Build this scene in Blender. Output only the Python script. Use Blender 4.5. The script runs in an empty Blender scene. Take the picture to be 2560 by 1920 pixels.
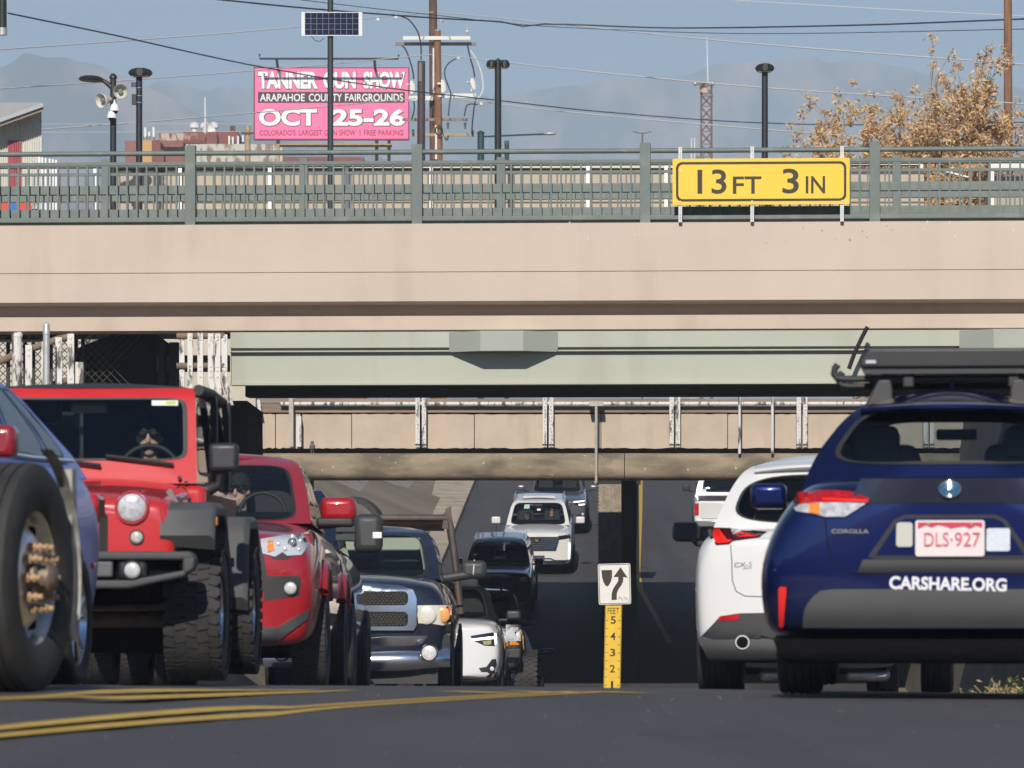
import bpy, bmesh, math, random
from math import sin, cos, pi, radians, sqrt, atan2, floor
from mathutils import Vector, Matrix, noise
from mathutils.bvhtree import BVHTree
import numpy as np

sc = bpy.context.scene
COL = sc.collection
RND = random.Random(11)

# ---------------------------------------------------------------- camera, sky, sun, exposure
F, H0, CX, CAMZ = 12000.0, 1493.0, 1280.0, 0.5     # focal length and horizon in photo pixels
cam = bpy.data.cameras.new("camera"); camo = bpy.data.objects.new("camera", cam); COL.objects.link(camo)
camo.location = (0, 0, CAMZ); camo.rotation_euler = (pi / 2, 0, 0)
cam.sensor_width = 36; cam.lens = F / 2560 * 36
cam.shift_y = (H0 - 960) / 2560
cam.clip_start = 0.5; cam.clip_end = 60000
cam.dof.use_dof = True; cam.dof.focus_distance = 74; cam.dof.aperture_fstop = 8.5
sc.camera = camo
SUN_EL, SUN_AZ = radians(30), radians(6)             # sun behind the camera, a little to the left
sdir = Vector((-sin(SUN_AZ) * cos(SUN_EL), -cos(SUN_AZ) * cos(SUN_EL), sin(SUN_EL)))
sl = bpy.data.lights.new("sun", 'SUN'); sl.energy = 4.6; sl.angle = radians(0.53); sl.color = (1.0, 0.93, 0.83)
so = bpy.data.objects.new("sun", sl); COL.objects.link(so)
so.rotation_euler = sdir.to_track_quat('Z', 'Y').to_euler()
w = bpy.data.worlds.new("World"); sc.world = w; w.use_nodes = True
nt = w.node_tree
sky = nt.nodes.new('ShaderNodeTexSky'); sky.sky_type = 'NISHITA'; sky.sun_disc = False
sky.sun_elevation = SUN_EL; sky.sun_rotation = radians(180) + SUN_AZ
sky.air_density = 1.0; sky.dust_density = 0.05; sky.ozone_density = 5.0; sky.altitude = 1600
nt.links.new(sky.outputs[0], nt.nodes['Background'].inputs[0]); nt.nodes['Background'].inputs[1].default_value = 0.092
sc.view_settings.view_transform = 'Standard'; sc.view_settings.look = 'None'
sc.view_settings.exposure = 0.0; sc.view_settings.gamma = 1.0
sc.render.engine = 'CYCLES'
sc.cycles.max_bounces = 7; sc.cycles.transparent_max_bounces = 12; sc.cycles.volume_bounces = 0
sc.cycles.use_denoising = True
sc.cycles.sample_clamp_indirect = 6

def P(px, py, d): return Vector(((px - CX) * d / F, d, CAMZ + (H0 - py) * d / F))

# ---------------------------------------------------------------- materials
MATS = {}
def lin(c):
    if isinstance(c, str):
        c = [int(c[i:i + 2], 16) / 255 for i in (0, 2, 4)]
        return tuple(x / 12.92 if x <= .04045 else ((x + .055) / 1.055) ** 2.4 for x in c)
    return c
def M(name, col=(.5, .5, .5), rough=.5, metal=0, var=0, scale=4, bump=0, bscale=60, coat=0, spec=.5, emit=0, stretch=(1, 1, 1), col2=None, lo=.4, hi=.6, det=6):
    if name in MATS: return MATS[name]
    col = lin(col)
    m = bpy.data.materials.new(name); m.use_nodes = True; t = m.node_tree; b = t.nodes['Principled BSDF']
    b.inputs['Base Color'].default_value = (*col, 1); b.inputs['Roughness'].default_value = rough
    b.inputs['Metallic'].default_value = metal; b.inputs['Specular IOR Level'].default_value = spec
    if coat: b.inputs['Coat Weight'].default_value = coat; b.inputs['Coat Roughness'].default_value = .04
    if emit: b.inputs['Emission Color'].default_value = (*col, 1); b.inputs['Emission Strength'].default_value = emit
    if var or bump or col2:
        tc = t.nodes.new('ShaderNodeTexCoord'); mp = t.nodes.new('ShaderNodeMapping'); mp.inputs['Scale'].default_value = stretch
        t.links.new(tc.outputs['Object'], mp.inputs[0])
    if var or col2:
        n = t.nodes.new('ShaderNodeTexNoise'); n.inputs['Scale'].default_value = scale; n.inputs['Detail'].default_value = det
        n.inputs['Roughness'].default_value = .62
        t.links.new(mp.outputs[0], n.inputs['Vector'])
        r = t.nodes.new('ShaderNodeValToRGB')
        r.color_ramp.elements[0].position = lo if col2 else .3; r.color_ramp.elements[1].position = hi if col2 else .7
        c2 = lin(col2) if col2 else tuple(min(1, x * (1 + var)) for x in col)
        c1 = col if col2 else tuple(x * (1 - var) for x in col)
        r.color_ramp.elements[0].color = (*c1, 1); r.color_ramp.elements[1].color = (*c2, 1)
        t.links.new(n.outputs[0], r.inputs[0]); t.links.new(r.outputs[0], b.inputs['Base Color'])
        if var and metal < .5:
            rr = t.nodes.new('ShaderNodeMapRange'); rr.inputs[3].default_value = max(0, rough - .08); rr.inputs[4].default_value = min(1, rough + .08)
            t.links.new(n.outputs[0], rr.inputs[0]); t.links.new(rr.outputs[0], b.inputs['Roughness'])
    if bump:
        n2 = t.nodes.new('ShaderNodeTexNoise'); n2.inputs['Scale'].default_value = bscale; n2.inputs['Detail'].default_value = 5
        t.links.new(mp.outputs[0], n2.inputs['Vector'])
        bp = t.nodes.new('ShaderNodeBump'); bp.inputs['Strength'].default_value = bump; bp.inputs['Distance'].default_value = .02
        t.links.new(n2.outputs[0], bp.inputs['Height']); t.links.new(bp.outputs[0], b.inputs['Normal'])
    MATS[name] = m; return m
def glass(name, tint=(.35, .38, .38), ior=1.5):
    if name in MATS: return MATS[name]
    m = bpy.data.materials.new(name); m.use_nodes = True; t = m.node_tree; t.nodes.clear()
    o = t.nodes.new('ShaderNodeOutputMaterial'); mx = t.nodes.new('ShaderNodeMixShader'); lw = t.nodes.new('ShaderNodeLayerWeight'); pw = t.nodes.new('ShaderNodeMath'); pw.operation = 'POWER'; pw.inputs[1].default_value = 5; fr = t.nodes.new('ShaderNodeMath'); fr.operation = 'MULTIPLY_ADD'; fr.inputs[1].default_value = .94; fr.inputs[2].default_value = .055; t.links.new(lw.outputs['Facing'], pw.inputs[0]); t.links.new(pw.outputs[0], fr.inputs[0])
    tr = t.nodes.new('ShaderNodeBsdfTransparent'); tr.inputs[0].default_value = (*tint, 1)
    gl = t.nodes.new('ShaderNodeBsdfGlossy'); gl.inputs['Roughness'].default_value = .015
    t.links.new(fr.outputs[0], mx.inputs[0]); t.links.new(tr.outputs[0], mx.inputs[1]); t.links.new(gl.outputs[0], mx.inputs[2]); t.links.new(mx.outputs[0], o.inputs[0])
    MATS[name] = m; return m
def stain(m, c, scale, stretch, lo, hi, amt, mode='MIX', det=6):
    t = m.node_tree; b = t.nodes['Principled BSDF']; i = b.inputs['Base Color']
    tc = t.nodes.new('ShaderNodeTexCoord'); mp = t.nodes.new('ShaderNodeMapping'); mp.inputs['Scale'].default_value = stretch
    n = t.nodes.new('ShaderNodeTexNoise'); n.inputs['Scale'].default_value = scale; n.inputs['Detail'].default_value = det
    r = t.nodes.new('ShaderNodeMapRange'); r.inputs[1].default_value = lo; r.inputs[2].default_value = hi; r.inputs[3].default_value = 0; r.inputs[4].default_value = amt
    mx = t.nodes.new('ShaderNodeMixRGB'); mx.blend_type = mode; mx.inputs[2].default_value = (*lin(c), 1)
    if i.links: t.links.new(i.links[0].from_socket, mx.inputs[1])
    else: mx.inputs[1].default_value = i.default_value
    t.links.new(tc.outputs['Object'], mp.inputs[0]); t.links.new(mp.outputs[0], n.inputs['Vector']); t.links.new(n.outputs[0], r.inputs[0]); t.links.new(r.outputs[0], mx.inputs[0]); t.links.new(mx.outputs[0], i)
    return m
def paint(name, col, rough=.32, metal=0.0): return M(name, col, rough, metal, coat=1, var=.03, scale=2)

RUB = M('rubber', (.028, .027, .026), .75, var=.35, scale=7, bump=.25, bscale=45)
BLK = M('black_plastic', (.022, .022, .023), .55, var=.2, scale=9, bump=.1, bscale=150)
GRYP = M('grey_plastic', (.062, .062, .065), .62, var=.15, scale=6, bump=.15, bscale=180)
DARK = M('dark_interior', (.006, .006, .0065), .9, spec=.1)
LIN = M('cabin_lining', (.05, .05, .048), .85)
SEAT = M('seat_fabric', (.03, .03, .032), .85)
CHR = M('chrome', (.82, .82, .82), .08, 1)
ALU = M('alloy', (.62, .62, .64), .22, 1)
STL = M('steel_dull', (.32, .31, .30), .45, 1, var=.3, scale=6)
GLS = glass('windscreen_glass', (.80, .84, .82))
GLD = glass('dark_glass', (.06, .065, .07))
LENS = M('lamp_lens', (.66, .68, .71), .12, .25, var=.12, scale=60, coat=1)
REFL = M('lamp_reflector', (.72, .72, .73), .18, .25, var=.15, scale=40, coat=1)
AMB = M('amber_lens', (.75, .25, .03), .2, coat=1, var=.2, scale=30)
RED = M('red_lens', (.5, .01, .012), .18, coat=1, var=.3, scale=30)
WHT = M('white_plastic', (.78, .78, .76), .4, var=.05)
LED = M('lit_lamp', (1, .97, .9), .3, emit=1.6)
SKIN = M('skin', (.62, .40, .29), .55, var=.06, scale=12)
HAIR = M('dark_hair', (.03, .022, .018), .6)
CLOTH = M('dark_cloth', (.03, .03, .035), .85)
ASPH = None

# ---------------------------------------------------------------- mesh builder
class MB:
    def __init__(s): s.v = []; s.f = []; s.m = []
    def add(s, vs, fs, mi=0):
        o = len(s.v); s.v += [tuple(v) for v in vs]; s.f += [tuple(i + o for i in f) for f in fs]; s.m += [mi] * len(fs); return s
    def box(s, x0, x1, y0, y1, z0, z1, mi=0, mat=None):
        vs = [(x, y, z) for z in (z0, z1) for y in (y0, y1) for x in (x0, x1)]
        if mat is not None: vs = [mat @ Vector(v) for v in vs]
        return s.add(vs, [(0, 2, 3, 1), (4, 5, 7, 6), (0, 1, 5, 4), (2, 6, 7, 3), (0, 4, 6, 2), (1, 3, 7, 5)], mi)
    def cyl(s, p0, p1, r0, r1=None, n=12, mi=0, caps=True):
        p0 = Vector(p0); p1 = Vector(p1); r1 = r0 if r1 is None else r1
        q = (p1 - p0).to_track_quat('Z', 'Y').to_matrix()
        vs = []
        for p, r in ((p0, r0), (p1, r1)):
            for i in range(n): vs.append(p + q @ Vector((r * cos(2 * pi * i / n), r * sin(2 * pi * i / n), 0)))
        fs = [(i, (i + 1) % n, n + (i + 1) % n, n + i) for i in range(n)]
        if caps: fs += [tuple(range(n))[::-1], tuple(range(n, 2 * n))]
        return s.add(vs, fs, mi)
    def tube(s, pts, r, n=8, mi=0):
        pts = [Vector(p) for p in pts]; vs = []; k = len(pts)
        rs = r if isinstance(r, (list, tuple)) else [r] * k
        up = None
        for i, p in enumerate(pts):
            t = (pts[min(i + 1, k - 1)] - pts[max(i - 1, 0)]).normalized()
            if up is None: up = Vector((0, 0, 1)) if abs(t.z) < .9 else Vector((1, 0, 0))
            a = t.cross(up).normalized(); b = a.cross(t).normalized(); up = b
            for j in range(n): vs.append(p + (a * cos(2 * pi * j / n) + b * sin(2 * pi * j / n)) * rs[i])
        fs = [(i * n + j, i * n + (j + 1) % n, (i + 1) * n + (j + 1) % n, (i + 1) * n + j) for i in range(k - 1) for j in range(n)]
        fs += [tuple(range(n))[::-1], tuple(range((k - 1) * n, k * n))]
        return s.add(vs, fs, mi)
    def lathe(s, prof, o=(0, 0, 0), axis=(0, 0, 1), n=24, mi=0, close=False):
        q = Vector(axis).to_track_quat('Z', 'Y').to_matrix(); o = Vector(o); vs = []; k = len(prof)
        for r, h in prof:
            for i in range(n): vs.append(o + q @ Vector((r * cos(2 * pi * i / n), r * sin(2 * pi * i / n), h)))
        rng = k if close else k - 1
        fs = [(i * n + j, i * n + (j + 1) % n, ((i + 1) % k) * n + (j + 1) % n, ((i + 1) % k) * n + j) for i in range(rng) for j in range(n)]
        return s.add(vs, fs, mi)
    def prism(s, pts, y0, y1, mi=0, plane='xz'):
        n = len(pts)
        f = {'xz': lambda a, b, c: (a, c, b), 'yz': lambda a, b, c: (c, a, b), 'xy': lambda a, b, c: (a, b, c)}[plane]
        vs = [f(a, b, y0) for a, b in pts] + [f(a, b, y1) for a, b in pts]
        fs = [tuple(range(n)), tuple(range(n, 2 * n))[::-1]] + [(i, n + i, n + (i + 1) % n, (i + 1) % n) for i in range(n)]
        return s.add(vs, fs, mi)
    def grid(s, rows, mi=0, flip=False):
        k = len(rows[0]); vs = [p for r in rows for p in r]
        fs = [(i * k + j, i * k + j + 1, (i + 1) * k + j + 1, (i + 1) * k + j) for i in range(len(rows) - 1) for j in range(k - 1)]
        if flip: fs = [f[::-1] for f in fs]
        return s.add(vs, fs, mi)
    def ico(s, c, r, mi=0, sub=2, sc3=(1, 1, 1), rot=None):
        b = bmesh.new(); bmesh.ops.create_icosphere(b, subdivisions=sub, radius=1)
        vs = []
        for v in b.verts:
            p = Vector((v.co.x * r * sc3[0], v.co.y * r * sc3[1], v.co.z * r * sc3[2]))
            if rot is not None: p = rot @ p
            vs.append(p + Vector(c))
        fs = [tuple(v.index for v in f.verts) for f in b.faces]; b.free()
        return s.add(vs, fs, mi)
    def mesh(s, name, mats):
        me = bpy.data.meshes.new(name); me.from_pydata(s.v, [], s.f)
        for m in (mats if isinstance(mats, (list, tuple)) else [mats]): me.materials.append(m)
        me.polygons.foreach_set('material_index', s.m); me.update()
        return me
    def build(s, name, mats, parent=None, smooth=None, bevel=0, sub=0, fix=True):
        me = s.mesh(name, mats)
        if fix:
            b = bmesh.new(); b.from_mesh(me); bmesh.ops.recalc_face_normals(b, faces=b.faces); b.to_mesh(me); b.free()
        o = bpy.data.objects.new(name, me); COL.objects.link(o)
        if parent: o.parent = parent
        if bevel:
            mo = o.modifiers.new('bevel', 'BEVEL'); mo.width = bevel; mo.segments = 3; mo.limit_method = 'ANGLE'; mo.angle_limit = radians(40); mo.harden_normals = False
            smooth = smooth or 50
        if sub:
            mo = o.modifiers.new('sub', 'SUBSURF'); mo.levels = sub; mo.render_levels = sub; smooth = smooth or 80
        if smooth:
            me.shade_smooth(); me.set_sharp_from_angle(angle=radians(smooth))
        return o
def tag(o, label=None, cat=None, group=None, kind=None):
    if label: o['label'] = label
    if cat: o['category'] = cat
    if group: o['group'] = group
    if kind: o['kind'] = kind
    return o
def thing(name, label, cat, loc=(0, 0, 0), rotz=0, group=None, rotx=0):
    o = bpy.data.objects.new(name, None); COL.objects.link(o); o.location = loc; o.rotation_euler = (rotx, 0, rotz); o.empty_display_size = .2
    return tag(o, label, cat, group)
def copy_tree(o, parent=None):
    c = o.copy(); COL.objects.link(c)
    if parent: c.parent = parent
    for ch in list(o.children): copy_tree(ch, c)
    return c
def evalmesh(o):
    bpy.context.view_layer.update()
    dg = bpy.context.evaluated_depsgraph_get()
    return bpy.data.meshes.new_from_object(o.evaluated_get(dg), depsgraph=dg)
def rbox(name, c, size, mat, parent, bev=.02, rot=None):
    sx, sy, sz = [v / 2 for v in size]
    mt = Matrix.Translation(c)
    if rot: mt = mt @ rot
    return MB().box(-sx, sx, -sy, sy, -sz, sz, mat=mt).build(name, mat, parent, bevel=bev)
def textmesh(body, w_, h_, bold=0.0, ext=.004, sp=1.0):
    cu = bpy.data.curves.new('lettering', 'FONT'); cu.body = body; cu.size = 1; cu.extrude = 0; cu.offset = bold; cu.space_character = sp; cu.resolution_u = 4
    o = bpy.data.objects.new('lettering', cu); COL.objects.link(o); bpy.context.view_layer.update()
    me = bpy.data.meshes.new_from_object(o); bpy.data.objects.remove(o); bpy.data.curves.remove(cu)
    co = np.array([v.co[:] for v in me.vertices]); mn = co.min(0); mx = co.max(0)
    for v in me.vertices:
        v.co.x = ((v.co.x - mn[0]) / (mx[0] - mn[0]) - .5) * w_; v.co.y = ((v.co.y - mn[1]) / (mx[1] - mn[1]) - .5) * h_; v.co.z = 0
    b = bmesh.new(); b.from_mesh(me)
    r = bmesh.ops.extrude_face_region(b, geom=b.faces[:])
    for v in r['geom']:
        if isinstance(v, bmesh.types.BMVert): v.co.z += ext
    b.to_mesh(me); b.free(); me.materials.clear(); me.name = 'lettering'; me.shade_flat()
    return me
def text(body, w_, h_, mat, parent, loc, rot=(pi / 2, 0, 0), bold=0.0, ext=.004, name='lettering', sp=1.0):
    me = textmesh(body, w_, h_, bold, ext, sp); me.materials.append(mat)
    o = bpy.data.objects.new(name, me); COL.objects.link(o); o.parent = parent; o.location = loc; o.rotation_euler = rot
    return o
def spline(pts, k=5):
    p = [Vector(a) for a in pts]; p = [p[0] * 2 - p[1]] + p + [p[-1] * 2 - p[-2]]; out = []
    for i in range(1, len(p) - 2):
        for j in range(k):
            t = j / k; out.append(.5 * (2 * p[i] + (p[i + 1] - p[i - 1]) * t + (2 * p[i - 1] - 5 * p[i] + 4 * p[i + 1] - p[i + 2]) * t * t + (3 * p[i] - p[i - 1] - 3 * p[i + 1] + p[i + 2]) * t ** 3))
    return out + [p[-2]]
def roundrect(x0, x1, z0, z1, r, n=5):
    pts = []
    for cx, cz, a0 in ((x1 - r, z1 - r, 0), (x0 + r, z1 - r, 90), (x0 + r, z0 + r, 180), (x1 - r, z0 + r, 270)):
        for i in range(n + 1):
            a = radians(a0 + 90 * i / n); pts.append((cx + r * cos(a), cz + r * sin(a)))
    return pts
def smooth_interp(xs, ys):
    xs = np.array(xs, float); ys = np.array(ys, float); m = np.gradient(ys, xs)
    dl = np.diff(ys) / np.diff(xs); m[0] = dl[0]; m[-1] = dl[-1]
    for i in range(1, len(xs) - 1):
        m[i] = 0 if dl[i - 1] * dl[i] <= 0 else 2 * dl[i - 1] * dl[i] / (dl[i - 1] + dl[i])
    def f(x):
        i = int(np.clip(np.searchsorted(xs, x) - 1, 0, len(xs) - 2)); h = xs[i + 1] - xs[i]; t = min(1, max(0, (x - xs[i]) / h))
        return float((2 * t**3 - 3 * t**2 + 1) * ys[i] + (t**3 - 2 * t**2 + t) * h * m[i] + (-2 * t**3 + 3 * t**2) * ys[i + 1] + (t**3 - t**2) * h * m[i + 1])
    return f
# ---------------------------------------------------------------- terrain, road, sky-line
_prof = smooth_interp([-30, 0, 23, 29, 36, 45, 57, 66, 72, 80, 90, 97, 103, 108, 115, 124.5, 135, 147, 160, 172, 186, 205, 400],
                      [0, 0, 0, -.045, -.19, -.40, -.66, -.95, -1.12, -1.45, -1.85, -2.0, -1.95, -1.62, -.95, .02, 1.1, 2.40, 3.75, 4.85, 5.5, 5.7, 6.0])
def road_z(x, d):
    k = max(0, min(1, (60 - d) / 30))
    b = .095 * min(1, max(0, (-1.0 - x) / .8)) * math.exp(-((d - 21.2) / 4.2) ** 2)
    return _prof(d + .75 * x * k if x > 0 else d + .25 * x * k) + b
def centre(d): return 0.0 if d < 60 else .024 * (d - 60)
m = M('asphalt', (.062, .059, .062), .82, var=.10, scale=1.1, bump=.35, bscale=90, stretch=(1, .35, 1))
t = m.node_tree; b = t.nodes['Principled BSDF']
tc = t.nodes.new('ShaderNodeTexCoord')
n1 = t.nodes.new('ShaderNodeTexNoise'); n1.inputs['Scale'].default_value = 130; n1.inputs['Detail'].default_value = 3
mx = t.nodes.new('ShaderNodeMixRGB'); mx.blend_type = 'MULTIPLY'; mx.inputs[0].default_value = .55
old = b.inputs['Base Color'].links[0].from_socket
rmp = t.nodes.new('ShaderNodeMapRange'); rmp.inputs[1].default_value = .3; rmp.inputs[2].default_value = .7; rmp.inputs[3].default_value = .5; rmp.inputs[4].default_value = 1.6
t.links.new(tc.outputs['Object'], n1.inputs['Vector']); t.links.new(n1.outputs[0], rmp.inputs[0])
t.links.new(old, mx.inputs[1]); t.links.new(rmp.outputs[0], mx.inputs[2]); t.links.new(mx.outputs[0], b.inputs['Base Color'])
ASPH = m
stain(m, (.035, .033, .035), .55, (2.2, .09, 1), .5, .68, .55); stain(m, (.17, .16, .15), 55, (1, .6, 1), .66, .72, .5, det=2); stain(m, (.02, .02, .02), 1.3, (1, .25, 1), .62, .7, .5)
YEL = M('road_yellow', (.55, .36, .06), .7, var=.22, scale=9, bump=.2, bscale=90)
ds = list(np.arange(2, 60, 1.0)) + list(np.arange(60, 190, 2.0)) + [190, 195, 200, 210, 230]
def road_edges(d):
    if d < 42: return -14, 14
    l = np.interp(d, [42, 60, 90, 130, 146, 171, 230], [-9, -7, -5, -2.25, -1.8, -1.2, 0])
    r = np.interp(d, [42, 60, 90, 130, 171, 230], [9, 8, 8.2, 9.2, 10.2, 12])
    return l, r
mb = MB(); rows = []
for d in ds:
    l, r = road_edges(d); rows.append([(l + (r - l) * i / 28, d, road_z(l + (r - l) * i / 28, d)) for i in range(29)])
mb.grid(rows); tag(mb.build('road', ASPH, smooth=60), kind='structure')

def stripe(path, w_, name='road_marking', mat=YEL, dz=.004):
    mb = MB(); rows = []
    P_ = []
    for (a, b_) in zip(path[:-1], path[1:]):
        n = max(2, int(abs(b_[1] - a[1]) / .4) + 1)
        for i in range(n): P_.append((a[0] + (b_[0] - a[0]) * i / n, a[1] + (b_[1] - a[1]) * i / n))
    P_.append(path[-1])
    for i, (x, d) in enumerate(P_):
        a = P_[max(0, i - 1)]; c = P_[min(len(P_) - 1, i + 1)]; tx, ty = c[0] - a[0], c[1] - a[1]; L = math.hypot(tx, ty)
        nx, ny = ty / L, -tx / L
        rows.append([(x + nx * s * w_ / 2, d + ny * s * w_ / 2, road_z(x + nx * s * w_ / 2, d + ny * s * w_ / 2) + dz) for s in (-1, 0, 1)])
    mb.grid(rows); return tag(mb.build(name, mat), kind='structure')
def off(path, o): return [(x + o, d) for x, d in path]
def on_road(px, py):        # where the sight line of a measured point on the photo meets the near road
    d = 7.0
    while d < 40:
        if road_z((px - CX) * d / F, d) >= CAMZ + (H0 - py) * d / F: return ((px - CX) * d / F, d)
        d += .02
    return None
def line_at(pts):
    f = smooth_interp([p[0] for p in pts], [p[1] for p in pts]); q = [on_road(x, f(x)) for x in np.linspace(pts[0][0], pts[-1][0], 60)]
    q = [p for p in q if p]; a = np.array(q)
    for _ in range(10): a[1:-1] = (a[:-2] + 2 * a[1:-1] + a[2:]) / 4
    return [tuple(p) for p in a]
L1 = line_at([(-500, 1892), (0, 1832), (423, 1794), (769, 1771), (1076, 1751), (1383, 1735), (1490, 1730)])
stripe(off(L1, -.10), .105); stripe(off(L1, .10), .105)
L2 = line_at([(-400, 1764), (0, 1748), (323, 1738), (538, 1732), (830, 1727)])
stripe(off(L2, -.10), .10); stripe(off(L2, .10), .10)
for x0, d0, x1, d1 in ((-.34, 26.1, -.02, 25.3), (.02, 26.3, .33, 25.6), (.42, 26.3, .70, 25.7)): stripe([(x0, d0), (x1, d1)], .18)
yr = [(3.9, 118), (3.72, 124), (3.52, 131), (3.56, 136), (4.05, 152), (4.62, 172), (5.0, 186)]
stripe(yr, .14, dz=.006)

# kerb, walkway, paved slope on the left of the climb; median kerb
CONC = M('worn_concrete', (.36, .31, .25), .85, var=.25, scale=1.6, bump=.3, bscale=30)
LEAF = M('littered_walk', (.40, .33, .24), .9, var=.3, scale=1.3, bump=.3, bscale=30, det=9)
mb = MB(); rows = []
for d in np.arange(96, 200, 2.0):
    l, r = road_edges(d); z = road_z(l, d)
    rows.append([(l, d, z - .1), (l, d, z + .14), (l - .16, d, z + .15), (l - 1.75, d, z + .17)])
mb.grid(rows); tag(mb.build('pavement', LEAF), kind='structure')
SLOPE = M('slope_paving', (.30, .26, .225), .88, var=.14, scale=2.2, bump=.35, bscale=25, stretch=(1, 1, .35))
mb = MB(); rows = []
for d in np.arange(96, 200, 2.0):
    l, r = road_edges(d); z = road_z(l, d)
    rows.append([(l - 1.75, d, z + .1), (l - 1.8, d, z + .25), (l - 6.2, d, max(z + 3.2, 5.4)), (l - 7.4, d, max(z + 3.6, 5.8))])
mb.grid(rows)
for off_ in (.35, .75, 1.15):     # raised joints running down the slope
    for d in np.arange(128, 188, 5.5):
        l, r = road_edges(d + off_ * 1.4); z = road_z(l, d)
        mb.cyl((l - 1.8, d + off_, z + .25), (l - 6.2, d + off_ + .4, max(z + 3.2, 5.4)), .03, n=5)
stain(SLOPE, (.16, .14, .12), .5, (1, 1, .3), .5, .68, .6)
tag(mb.build('slope_paving', SLOPE), kind='structure')

# side ground: cutting banks, then level to the horizon
GRD = M('dry_ground', (.20, .165, .115), .95, var=.3, scale=.35, bump=.5, bscale=6, col2=None)
def side_z(d): return float(np.interp(d, [-100, 28, 45, 66, 85, 105, 180, 400, 60000], [0, -.02, -.3, 1.2, 3.5, 5.2, 5.6, 5.9, 5.9]))
mb = MB(); rows = []
dd = [-60, 2, 20, 30, 40, 50, 60, 70, 80, 90, 100, 110, 120, 130, 140, 150, 160, 170, 180, 190, 200, 230, 300, 500, 1500, 6000, 25000]
for d in dd:
    l, r = road_edges(min(d, 230)); row = []
    if 42 <= d < 200: xs = [-25000, -3000, -400, -60, -26, l - 9.2, l - 6.9, l - .2, r + .3, r + 1.2, 25, 60, 400, 3000, 25000]
    else: xs = [-25000, -3000, -400, -60, -25, -16, -13.5, -9, 9, 13.5, 16, 60, 400, 3000, 25000]
    for i, x in enumerate(xs):
        rz = road_z(max(-12, min(12, x)), min(d, 230)) - .12
        inner = 7 <= i <= 8 if 42 <= d < 200 else 6 <= i <= 9
        row.append((x, d, rz if inner else (min(rz, side_z(d)) if d < 42 else side_z(d))))
    rows.append(row)
mb.grid(rows); tag(mb.build('ground', GRD), kind='structure')

# made-up dark ridge out of view, added to darken reflections in the paintwork
REFL_RIDGE = M('reflection_ridge_dark', (.055, .052, .032), .95, var=.4, scale=.15)
mb = MB(); rows = []
for j in range(9):
    v = j / 8; row = []
    for a in np.linspace(-205, 25, 70):
        a_ = radians(a); rr_ = 75 + 70 * v; wob = 1 + .3 * noise.noise(Vector((a * .09, v * 2, 4)))
        row.append((rr_ * cos(a_), -8 + rr_ * sin(a_), -.3 + 15 * sin(pi * v) ** .7 * wob * min(1, (115 - abs(a + 90)) / 12)))
    rows.append(row)
mb.grid(rows); tag(mb.build('reflection_ridge', REFL_RIDGE, smooth=180), kind='structure')
# bits of grit and leaf on the near asphalt
mb = MB(); rr = random.Random(5)
for i in range(260):
    d = rr.uniform(9, 26); x = rr.uniform(-.115, .115) * d; z = road_z(x, d); s_ = rr.uniform(.002, .0045) * (.4 + d / 22)
    mb.add([(x - s_, d, z + .001), (x + s_, d - s_, z + .001), (x + s_ * .6, d + s_, z + s_ * .9), (x - s_ * .7, d + s_, z + s_ * .5)], [(0, 1, 2, 3), (0, 1, 2)], rr.randint(0, 2))
tag(mb.build('road_grit', [M('grit_pale', (.34, .32, .29), .9), M('grit_dark', (.02, .02, .02), .9), M('grit_leaf', (.30, .18, .07), .9)]), kind='stuff')

# mountains (kilometres away, faded by the haze, rock colour paled to add to it)
MTN = M('mountain_rock', (.52, .38, .33), .95, var=.45, scale=.006, col2=(.13, .15, .14), lo=.42, hi=.56, det=8, stretch=(1.5, .5, .35))
def ridge(name, y0, y1, x0, x1, top, nx=170, ny=26, seed=0.0):
    mb = MB(); rows = []
    for j in range(ny):
        v = j / (ny - 1); d = y0 + (y1 - y0) * v; row = []
        for i in range(nx):
            u = i / (nx - 1); x = x0 + (x1 - x0) * u; px = CX + F * x / d
            h = (H0 - top(px)) * y1 / F * (.55 + .45 * d / y1)
            q = noise.fractal(Vector((x * .0047 + seed, d * .0015, seed)), 1.0, 2.1, 6)
            rdg = abs(noise.noise(Vector((x * .0095 + seed, d * .0011, 3.1)))) * 2
            z = 5 + h * (v ** .8) * (1 + .05 * q) - h * .22 * rdg * (1 - v) * v * 2
            row.append((x, d, z))
        rows.append(row)
    mb.grid(rows); tag(mb.build(name, MTN, smooth=180), kind='structure')
ridge('mountain', 3600, 5000, -740, 90, smooth_interp([-600, 0, 60, 120, 200, 290, 420, 560, 700, 900, 1100, 1500], [150, 150, 128, 150, 172, 210, 268, 330, 360, 400, 440, 480]), seed=2.0)
ridge('mountain', 5600, 6900, -720, 1020, smooth_interp([-300, 400, 600, 800, 1000, 1200, 1400, 1600, 1800, 2000, 2200, 2900], [270, 268, 262, 255, 240, 222, 205, 196, 192, 200, 215, 240]), seed=7.0)
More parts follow.
